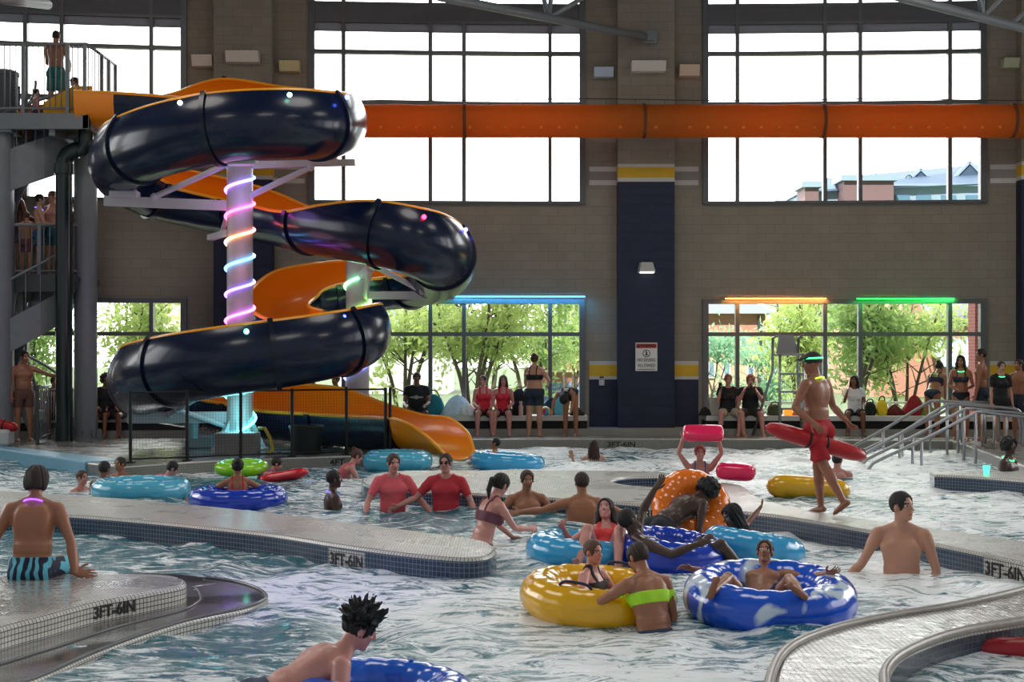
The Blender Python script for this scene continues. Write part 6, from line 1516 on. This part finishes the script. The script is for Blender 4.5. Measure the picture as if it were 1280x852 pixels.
for i, (x, y) in enumerate(((-8, 12), (0, 12), (8, 12), (-8, 22), (0, 22), (8, 22))):
    l = bpy.data.lights.new('hall_fill', 'AREA'); l.shape = 'DISK'; l.size = 3.4; l.energy = 105; l.color = (1, .95, .88); q = bpy.data.objects.new('hall_fill', l); COL.objects.link(q); q.location = (x, y, 10.6)  # unseen overhead discs added to brighten the hall as a whole

l = bpy.data.lights.new('party_spot', 'SPOT'); l.energy = 1000; l.color = (.08, .06, 1); l.spot_size = R(15); l.spot_blend = 1; l.shadow_soft_size = .15; q = bpy.data.objects.new('party_spot', l); COL.objects.link(q); q.location = (-6, 6, 10.2); q.rotation_euler = (Vector((-1.95, 11.7, -.2)) - q.location).to_track_quat('-Z', 'Y').to_euler()
l = bpy.data.lights.new('party_spot', 'SPOT'); l.energy = 420; l.color = (1, .12, .2); l.spot_size = R(14); l.spot_blend = 1; l.shadow_soft_size = .15; q = bpy.data.objects.new('party_spot', l); COL.objects.link(q); q.location = (-3, 8, 10.2); q.rotation_euler = (Vector((-2.7, 15.2, -.1)) - q.location).to_track_quat('-Z', 'Y').to_euler()
# ------------------------------------------------------------------ people
red, black = 'b01420', '16171a'
M_pat = mat('trunks_pattern', (20, 40, 74), rough=.7); nt_ = M_pat.node_tree
b_ = nt_.nodes['Principled BSDF']; wv = nt_.nodes.new('ShaderNodeTexWave'); wv.inputs['Scale'].default_value = 5; wv.inputs['Distortion'].default_value = 6; tcw = nt_.nodes.new('ShaderNodeTexCoord'); nt_.links.new(tcw.outputs['Object'], wv.inputs[0])
crw = nt_.nodes.new('ShaderNodeValToRGB'); crw.color_ramp.elements[0].color = srgb((14, 24, 52)) + [1]; crw.color_ramp.elements[1].color = srgb((96, 190, 214)) + [1]; crw.color_ramp.elements[0].position = .45; crw.color_ramp.elements[1].position = .62; nt_.links.new(wv.outputs[0], crw.inputs[0]); nt_.links.new(crw.outputs[0], b_.inputs['Base Color'])
G_p, G_g, G_b, G_y = glow('glow_violet', '8a4aff', 2.2), glow('glow_green', '50ff90', 2.), glow('glow_blue', '5a50ff', 2.4), glow('glow_lime', 'b8ff40', 1.6)
LIME = mat('lime_cloth', (176, 236, 40), rough=.6)
def W(px, py, Y): return D(px, py, Y)
# --- foreground
person('boy sitting on the front left ledge with his back turned, violet glow necklace', (-3.76, 11.28, .085), 'pelvis', yaw=3, h=1.68, skin='tan', lean=6, bend=4, hp=6, legs=((N(-.3, 1, .02), N(0, .3, -1)), (N(.3, 1, .02), N(0, .3, -1))),
       la=(N(-.42, -.02, -.9), N(-.3, -.1, -1)), ra=(N(.42, -.06, -.95), N(.2, -.12, -1)), rh=N(.95, .25, -.12), lh=N(-.95, .25, -.12), curl=.05, hair='shag', hcol='241812', wear=[('boardshorts', M_pat), ('necklace', G_p)], vox=.0065)
person('spiky haired person leaning over the blue ring at the bottom edge', W(450, 786, 7.9), yaw=-72, h=1.62, skin='pink', lean=60, bend=4, hp=-38, legs=((N(-.1, -.75, -.6), N(0, -.9, -.4)), (N(.1, -.75, -.6), N(0, -.9, -.4))), la=(N(-.45, .5, -.75), N(-.1, .9, -.3)), ra=(N(.4, .7, -.5), N(.1, .95, .1)), hair='spiky', hcol='0c0b0b', wear=[('shorts', '30405a')], vox=.007)
person('fair haired child sitting in the yellow ring', W(742, 690, 10.95), yaw=-118, h=1.32, skin='pink', lean=-12, bend=10, hp=4, hyaw=-18, legs='tube', la=(N(-.3, .5, -.8), N(-.2, .7, -.7)), ra=(N(.75, .2, -.62), N(.5, .5, -.75)), hair='short', hcol='5a4030', wear=[('tank', '28262c'), ('shorts', '2a3040')], vox=.007)
person('boy with a lime top leaning on the yellow ring, seen from behind', W(797, 697, 10.45), yaw=28, h=1.5, skin='tan', lean=14, bend=6, hp=8, hyaw=10, legs='crouch', la=(N(-.55, .75, -.3), N(-.2, 1, -.2)), ra=(N(.25, .3, -.95), N(-.1, .3, -.95)), hair='short', hcol='2c1d14', wear=[('band', LIME), ('shorts', '30405a')], vox=.0065)
person('laughing woman in a red top reclining in the light blue ring', W(757, 637, 14.1), yaw=172, h=1.66, sex='f', skin='pink', lean=-64, bend=12, hp=24, hyaw=-10, legs=((N(-.22, .62, .85), N(.0, .75, -.75)), (N(.1, .62, .85), N(.15, .75, -.75))), la=(N(-.7, .1, -.7), N(-.5, .5, -.6)), ra=(N(.6, .2, -.75), N(.2, .9, -.2)), hair='wet', hcol='1a1210', wear=['smile', ('tank', 'd83a3a'), ('briefs', '1c1c22')], vox=.0065, curl=.5)
person('person lying back in the dark blue ring with an arm stretched out', W(787, 650, 13.25), yaw=-80, h=1.7, skin='dark', lean=-60, bend=10, hp=24, hyaw=15, legs=((N(-.15, .75, .6), N(0, .7, -.75)), (N(.15, .8, .6), N(0, .7, -.8))), la=(N(-.4, .85, .3), N(-.15, 1, .12)), ra=(N(.7, .2, -.6), N(.4, .7, -.3)), hair='buzz', hcol='100c0a', wear=[('boardshorts', '1c2c60')], vox=.0075, lh=N(0, 1, .05))
person('woman with long black hair lying on a light blue ring', W(915, 645, 14.1), yaw=100, h=1.62, sex='f', skin='brown', lean=30, bend=0, hp=-10, hyaw=8, legs=((N(-.1, -.5, -.9), N(0, -.7, -.7)), (N(.1, -.5, -.9), N(0, -.7, -.7))), la=(N(-.5, .6, -.6), N(-.2, .9, .1)), ra=(N(.75, -.75, -.1), N(.6, -.9, .1)), hair='long', hcol='0d0a0a', wear=[('bikini', 'a02848'), ('briefs', 'a02848')], vox=.0075)
person('person bending over the upright orange ring', W(884, 614, 15.0), yaw=-60, h=1.7, skin='dark', lean=52, bend=10, hp=-6, legs='crouch', la=(N(-.3, .9, -.3), N(.1, .9, -.4)), ra=(N(.3, .6, -.8), N(.1, .9, -.4)), hair='curly', hcol='0e0b0a', wear=[('shorts', '20242c')], vox=.008)
person('child sprawled in the large blue and white ring', W(956, 690, 11.2), yaw=165, h=1.38, skin='tan', lean=-64, bend=8, hp=30, legs=((N(-.5, .6, .75), N(-.3, .95, -.12)), (N(.45, .65, .75), N(.2, .95, -.15))), la=(N(-.85, .2, -.3), N(-.6, .6, -.4)), ra=(N(.9, .1, -.2), N(.8, .5, -.3)), hair='short', hcol='3a261a', wear=[('shorts', '18305c')], vox=.007)
person('slim man standing waist deep on the right, looking left', W(1128, 633, 12.8), yaw=158, h=1.86, skin='fair', hyaw=58, hp=-3, lean=2, la=(N(-.3, .0, -.95), N(.05, .2, -1)), ra=(N(.42, .25, -.85), N(.62, .5, -.62)), hair='short', hcol='17120f', wear=[('shorts', '22304a')], vox=.0065, w=.92)
person('lifeguard in red shorts striding along the walkway', (P(1022, 641).x, P(1022, 641).y, 0), 'feet', yaw=42, h=1.75, skin='bronze', lean=3, hyaw=38, hp=4, legs=((N(-.06, -.42, -1), N(0, -.62, -.9)), (N(.06, .2, -1), N(0, -.1, -1))), la=(N(-.5, .15, -.85), N(.1, -.6, -.5)), ra=(N(.5, .1, -.85), N(-.1, -.6, -.5)), hair='cap', hcol='15171a', wear=[('boardshorts', 'a81420'), ('brim', '15171a'), ('headband', G_g), ('necklace', G_y)], vox=.007)
person('red haired girl holding a pink kickboard over her head', W(875, 566, 19.8), yaw=180, h=1.55, sex='f', skin='pink', hp=2, legs='stand', la=(N(-.55, .15, .8), N(.25, .2, .95)), ra=(N(.55, .15, .8), N(-.25, .2, .95)), hair='pony', hcol='8a2c14', wear=[('bikini', '5a6a8a'), ('briefs', '5a6a8a'), 'smile'], vox=.0085)
person('swimmer with dark red hair facing the far deck', W(742, 558, 26.4), yaw=6, h=1.66, sex='f', skin='fair', la=(N(-.6, .1, -.8), N(-.2, .3, .9)), legs='stand', hair='wet', hcol='301410', wear=[('bikini', '30303a'), ('shorts', '22222a')], vox=.010)
person('swimmer seen from behind left of the handrail foot, beyond the yellow float', W(1047, 575, 22.6), yaw=-12, h=1.66, skin='pink', hyaw=-20, legs='stand', hair='short', hcol='1c1412', wear=[('shorts', '2a3a5a')], vox=.009)
person('swimmer with auburn hair low in the water by the handrails', W(1077, 569, 25.6), yaw=160, h=1.55, sex='f', skin='pink', legs='crouch', hair='bun', hcol='5c2a1c', wear=[('tank', '2a2a30')], vox=.010)
person('man with a green glow necklace standing behind the right ledge', W(1262, 558, 21.6), yaw=-130, h=1.72, skin='dark', hyaw=-15, legs='stand', hair='curly', hcol='0c0a09', wear=[('shorts', '1e2430'), ('necklace', G_g)], vox=.008)
person('man in sunglasses and red rash shirt wading before the middle island', W(557, 579, 17.9), yaw=176, h=1.7, skin='pink', hyaw=-8, la=(N(-.45, .15, -.85), N(-.3, .4, -.8)), ra=(N(.65, .2, -.7), N(.7, .4, -.3)), hair='short', hcol='201512', wear=[('rash', 'c0303c'), ('boardshorts', '5a86a8')], vox=.0085, glasses=True)
person('swimmer in a coral rash shirt left of the man in sunglasses', W(492, 579, 17.9), yaw=-160, h=1.7, skin='pink', hp=6, la=(N(-.5, .2, -.8), N(-.4, .6, -.6)), ra=(N(.5, .2, -.8), N(.3, .6, -.6)), hair='short', hcol='3a2a22', wear=[('rash', 'e0606a'), ('shorts', '303844')], vox=.0085)
person('woman with black hair twisting beside the tip of the long island', W(626, 606, 14.9), yaw=-60, h=1.66, sex='f', skin='pink', lean=16, bend=4, hp=4, hyaw=16, la=(N(-.25, .8, -.5), N(.1, .9, -.35)), ra=(N(.2, .75, -.6), N(-.3, .8, .2)), legs='stand', hair='pony', hcol='0f0b0b', wear=[('bikini', '70404c'), ('briefs', '70404c')], vox=.0075)
person('broad man with arms spread, wading left of the laughing woman', W(727, 603, 16.6), yaw=10, h=1.72, skin='tan', la=(N(-.95, .1, -.28), N(-.95, .25, -.1)), ra=(N(.9, .1, -.4), N(.8, .4, -.3)), legs='crouch', hair='short', hcol='2a1c16', wear=[('shorts', '2a3444')], vox=.008, w=1.12)
person('tanned swimmer between the black haired woman and the broad man', W(659, 600, 17.4), yaw=190, h=1.7, skin='tan', hp=6, la=(N(-.6, .1, -.75), N(-.5, .5, -.5)), ra=(N(.6, .1, -.75), N(.5, .5, -.5)), legs='crouch', hair='short', hcol='3a2418', wear=[('shorts', '303844')], vox=.0085)
person('boy with a violet glow necklace wading behind the long island', W(418, 599, 18.3), yaw=-72, h=1.62, skin='dark', hyaw=-4, legs='crouch', hair='short', hcol='0e0a0a', wear=[('shorts', '203050'), ('necklace', G_b)], vox=.0085)
person('girl in a red bikini sitting in the dark blue ring', W(297, 583, 18.75), yaw=12, h=1.55, sex='f', skin='tan', lean=-14, bend=6, legs='tube', la=(N(-.8, .2, -.45), N(-.7, .4, -.4)), ra=(N(.8, .2, -.45), N(.7, .4, -.4)), hair='bun', hcol='1a0f0c', wear=[('bikini', 'd0242c'), ('briefs', 'd0242c')], vox=.0085)
person('swimmer in a purple top lying over the red float', W(346, 580, 22.6), yaw=-80, h=1.5, sex='f', skin='pink', lean=48, hp=-24, legs=((N(-.1, -.9, -.4), N(0, -1, -.1)), (N(.1, -.9, -.4), N(0, -1, -.1))), la=(N(-.3, .8, -.5), N(0, 1, 0)), ra=(N(.3, .8, -.5), N(0, 1, 0)), hair='short', hcol='140f10', wear=[('tank', 'a04a80'), ('briefs', 'a04a80')], vox=.009)
person('dark haired swimmer at the left end of the aqua ring', W(131, 586, 20.5), yaw=-20, h=1.6, skin='brown', legs='crouch', hair='short', hcol='14100e', wear=[('shorts', '2a3444')], vox=.009)
person('swimmer with tan face behind the aqua ring, second from its left end', W(150, 580, 22.3), yaw=150, h=1.55, skin='tan', legs='crouch', hair='short', hcol='2a1c14', wear=[('shorts', '203050')], vox=.0095)
person('girl in a pink top lying across the aqua ring', W(216, 586, 20.35), yaw=-78, h=1.5, sex='f', skin='pink', lean=62, hp=-36, legs=((N(-.1, -1, -.25), N(0, -1, -.1)), (N(.1, -1, -.25), N(0, -1, -.1))), la=(N(-.3, .7, -.7), N(0, 1, -.1)), ra=(N(.3, .7, -.7), N(0, 1, -.1)), hair='short', hcol='120e0e', wear=[('tank', 'd07898'), ('briefs', 'd07898')], vox=.009)
person('swimmer low in the water just left of the aqua ring', W(103, 597, 20.6), yaw=-120, h=1.5, skin='pink', legs='squat', hair='short', hcol='4a3226', wear=[('shorts', '44506a')], vox=.0095)
person('swimmer leaning on the aqua ring before the depth mark on the slide deck', W(446, 570, 22.8), yaw=-70, h=1.62, sex='f', skin='pink', lean=40, hp=-18, la=(N(-.3, .85, -.4), N(0, 1, -.1)), ra=(N(.3, .85, -.4), N(0, 1, -.1)), legs='crouch', hair='bun', hcol='4a2a1e', wear=[('onepiece', 'c0606a')], vox=.009)
person('child with dark hair sitting in the light blue ring by the slide exit', W(619, 554, 25.0), yaw=80, h=1.35, skin='tan', lean=-20, hp=8, legs=((N(-.15, 1, .25), N(0, 1, -.15)), (N(.15, 1, .25), N(0, 1, -.15))), la=(N(-.7, .2, -.5), N(-.4, .7, -.4)), ra=(N(.7, .2, -.5), N(.4, .7, -.4)), hair='short', hcol='140f0e', wear=[('shorts', '304058')], vox=.010)
# --- far bench and deck
SITY = 31.12
def seat(px): return (D(px, 0, SITY).x, SITY, .415 + .09)
LS = ((N(-.16, 1, -.02), N(-.02, .02, -1)), (N(.16, 1, -.02), N(.02, .02, -1)))
LS2 = ((N(-.3, 1, -.02), N(-.1, .05, -1)), (N(.3, 1, -.02), N(.1, .05, -1)))
LAP = ((N(-.2, .25, -.9), N(.25, .9, -.25)), (N(.2, .25, -.9), N(-.25, .9, -.25)))
man, fr_ = person('heavy man in a black printed t-shirt sitting on the bench by the slide', seat(521), 'pelvis', yaw=180, h=1.8, w=1.25, skin='brown', legs=LS2, la=LAP[0], ra=LAP[1], hair='short', hcol='0e0b0a', wear=[('tee', black), ('boardshorts', '2a2a2c')], vox=.010)
mb = MB()
rr_ = random.Random(4)
for k in range(15):
    x = -.13 + .26 * k / 14; h_ = .012 + .028 * (1 - abs(k - 7) / 9) * rr_.uniform(.4, 1.2); q = fr_['Mc'] @ Vector((x, .155 - abs(x) ** 2 * 1.9, .15)); mb.bar(q - Vector((0, 0, h_)), q + Vector((0, 0, h_)), .011, .02)
mb.build('shirt_print', M_white, man)
person('woman with a bun in a red swimsuit, left one of the seated pair', seat(604), 'pelvis', yaw=186, h=1.66, sex='f', w=1.2, skin='pink', hyaw=-24, legs=LS, la=LAP[0], ra=LAP[1], hair='bun', hcol='3c241c', wear=[('tank', 'd8283c'), ('shorts', '2a1c2a')], vox=.010)
person('woman with long auburn hair in a red swimsuit, right one of the pair', seat(629), 'pelvis', yaw=176, h=1.66, sex='f', w=1.15, skin='pink', hyaw=8, legs=LS, la=LAP[0], ra=LAP[1], hair='long', hcol='40201a', wear=[('tank', 'd8283c'), ('shorts', '2a1c2a')], vox=.010)
person('woman in black bikini top and dark shorts standing by the bench', (D(668, 0, 30.5).x, 30.5, 0), 'feet', yaw=-18, h=1.72, sex='f', w=1.28, skin='fair', hyaw=10, la=(N(-.2, .3, -.9), N(.1, .7, -.5)), ra=(N(.6, -.2, -.75), N(-.3, .8, -.3)), hair='bun', hcol='4a2c20', wear=[('bikini', '17181c'), ('shorts', '1a2c38')], vox=.010)
person('person bending forward with dark hair hanging down beside the pillar', (D(713, 0, 30.55).x, 30.55, 0), 'feet', yaw=165, h=1.66, sex='f', skin='tan', lean=72, bend=22, hp=30, la=(N(-.15, .5, .9), N(0, .6, .7)), ra=(N(.15, .5, .9), N(0, .6, .7)), hair='long', hcol='15100f', wear=[('onepiece', '26282e')], vox=.010)
g1, f1 = person('lifeguard in a black shirt holding a phone to her ear', seat(910), 'pelvis', yaw=182, h=1.72, sex='f', w=1.2, skin='pink', hp=6, legs=LS2, la=LAP[0], ra=(N(.25, .45, -.85), N(-.15, .25, .95)), hair='bun', hcol='7a4a2c', wear=[('tee', '121316'), ('boardshorts', 'b0a58c')], vox=.010)
mb = MB(); mb.box((0, 0, 0), (.07, .012, .14), 0, None, .006); o = mb.build('mobile_phone', M_black); o.location = f1['J'][1][2] + Vector((-.01, -.05, .11)); tag(o, 'dark phone held by the lifeguard in a black shirt', 'phone')
g2, f2 = person('lifeguard in a black shirt drinking from a dark bottle', seat(938), 'pelvis', yaw=172, h=1.72, w=1.1, skin='pink', hp=14, legs=LS2, la=(N(-.2, .5, -.8), N(.4, .4, .75)), ra=(N(.2, .5, -.8), N(-.35, .4, .8)), hair='shag', hcol='8a5a34', wear=[('tee', '121316'), ('boardshorts', '3a342c')], vox=.010)
mb = MB(); mb.lathe([(.03, 0), (.033, .02), (.033, .14), (.015, .18), (.015, .21), (.004, .215)], 14); o = mb.build('drink_bottle', mat('bottle_dark', (28, 20, 18), rough=.2), ang=40); o.location = f2['J'][1][2] * .5 + f2['J'][-1][2] * .5 + Vector((0, -.1, .0)); tag(o, 'dark bottle held by the drinking lifeguard', 'bottle')
person('woman with long black hair in a white top and black cardigan on the bench', seat(1068), 'pelvis', yaw=170, h=1.66, sex='f', skin='brown', hyaw=-16, legs=LS, la=LAP[0], ra=(N(.2, .5, -.8), N(-.2, .5, .85)), hair='long', hcol='0e0b0b', wear=[('tee', 'dcdce0'), ('boardshorts', '26262a')], vox=.010)
person('girl in a navy bikini bottom bending over the right bench', (D(1166, 0, 30.5).x, 30.5, 0), 'feet', yaw=-38, h=1.66, sex='f', skin='tan', lean=34, hp=-8, hyaw=-10, la=(N(-.1, .4, -.9), N(0, .5, -.8)), ra=(N(.1, .4, -.9), N(0, .5, -.8)), hair='bun', hcol='1c1210', wear=[('briefs', '1a2440'), ('bikini', '1a2440')], vox=.010)
def stand(px, Y): return (D(px, 0, Y).x, Y, 0)
person('girl with long dark hair standing by the right bench', stand(1201, 29.4), 'feet', yaw=165, h=1.68, sex='f', skin='tan', hyaw=-10, la=(N(-.25, .1, -.9), N(.5, .7, -.2)), ra=(N(.25, .1, -.9), N(-.5, .7, -.2)), hair='long', hcol='15100f', wear=[('bikini', '303440'), ('briefs', '202430'), ('necklace', G_g)], vox=.010)
person('young man standing right of the long haired girl', stand(1227, 29.2), 'feet', yaw=60, h=1.82, skin='tan', hyaw=30, hair='short', hcol='15100f', wear=[('shorts', '242a3a')], vox=.010)
person('girl in a black cropped top with a green glow necklace by the handrails', stand(1251, 28.0), 'feet', yaw=185, h=1.58, sex='f', skin='fair', hp=4, hair='short', hcol='2a1a14', wear=[('rash', '16161a'), ('shorts', '16161a'), ('necklace', G_g)], vox=.0095)
person('man at the right edge behind the handrail posts', stand(1274, 28.3), 'feet', yaw=120, h=1.62, skin='tan', hair='short', hcol='2a1c16', wear=[('shorts', '2c3440')], vox=.010)
# people seated in the shadow beyond the slide
person('person in dark clothes seated behind the slide run-out', seat(420), 'pelvis', yaw=150, h=1.7, sex='f', skin='tan', legs=LS, la=LAP[0], ra=(N(.2, .5, -.8), N(-.3, .5, .8)), hair='short', hcol='1a1210', wear=[('tee', '2a1c1e'), ('boardshorts', '1c1c20')], vox=.011)
person('person in dark clothes sitting behind the left end of the lowest flume', (D(132, 0, 30.2).x, 30.2, .505), 'pelvis', yaw=200, h=1.75, skin='brown', hp=10, legs=LS2, la=LAP[0], ra=LAP[1], hair='curly', hcol='100c0b', wear=[('tee', '1c1a1c'), ('boardshorts', '202024')], vox=.011)
person('person sitting right of the one in dark clothes, half hidden by the flume', (D(150, 0, 30.3).x, 30.3, .505), 'pelvis', yaw=170, h=1.6, sex='f', skin='tan', hp=12, legs=LS, la=LAP[0], ra=LAP[1], hair='wet', hcol='1a1010', wear=[('tee', '7a4a3c'), ('shorts', '203040')], vox=.011)
# tower people
person('bare chested man standing on top of the slide tower', (D(70, 0, 29.3).x, 29.3, zt), 'feet', yaw=-15, h=1.78, skin='tan', hyaw=20, la=(N(-.2, .25, -.95), N(.4, .75, -.2)), ra=(N(.2, .25, -.95), N(-.4, .75, -.2)), hair='buzz', hcol='2a1c14', wear=[('boardshorts', '2a7070')], vox=.010)
person('child with dark hair sitting by the yellow start tub', (D(45, 0, 28.95).x, 28.95, zt + .09), 'pelvis', yaw=-60, h=1.0, skin='pink', legs='flat', hp=6, hair='short', hcol='17100d', wear=[('shorts', '303a50')], vox=.010)
person('person crouching on the platform behind the yellow start tub', (D(117, 0, 30.2).x, 30.2, zt), 'feet', yaw=100, h=1.6, skin='pink', lean=38, hp=-10, legs=((N(-.2, 1, .1), N(0, -.5, -1)), (N(.2, 1, .1), N(0, -.5, -1))), la=(N(-.2, .8, -.5), N(0, .9, -.3)), ra=(N(.2, .8, -.5), N(0, .9, -.3)), hair='short', hcol='3a261c', wear=[('shorts', '303a50')], vox=.010)
for px, Y, h, yw, sk, hc, lab, cl in ((24, 29.9, 1.9, -60, 'brown', '14100e', 'curly haired person at the left of the stair landing queue', '40405a'), (49, 29.45, 1.66, -70, 'fair', '2a1c16', 'boy with a blue glow necklace in the stair landing queue', '305880'), (66, 29.75, 1.76, 150, 'fair', '5a3a26', 'boy turned towards the queue on the stair landing', '246070'), (88, 29.8, 1.66, 100, 'tan', '3a2418', 'person half hidden behind the green pipe on the landing', '28303c'), (33, 29.35, 1.3, -20, 'tan', '4a3020', 'child standing low behind the landing rail', '6a3a40')):
    person(lab, (D(px, 0, Y).x, Y, zl), 'feet', yaw=yw, h=h, skin=sk, hair='curly' if px == 24 else 'short', hcol=hc, wear=[('shorts', cl)] + ([('necklace', G_b)] if px == 49 else []), vox=.011, ra=(N(.2, .3, -.9), N(-.1, .8, -.3)) if px != 66 else None)
person('bare chested man leaning on the gate at the foot of the tower', stand(30, 29.0), 'feet', yaw=-150, h=1.78, skin='tan', hyaw=14, hp=6, la=(N(-.75, .3, -.35), N(-.9, .2, -.2)), hair='short', hcol='17110f', wear=[('shorts', '6a4a40')], vox=.010)
person('person sitting on the stairs behind the gate', (D(68, 0, 30.0).x, 30.0, .5), 'pelvis', yaw=200, h=1.66, skin='brown', legs='lowsit', la=LAP[0], ra=LAP[1], hair='short', hcol='14100e', wear=[('tank', '5a2a24'), ('shorts', '22242c')], vox=.011)
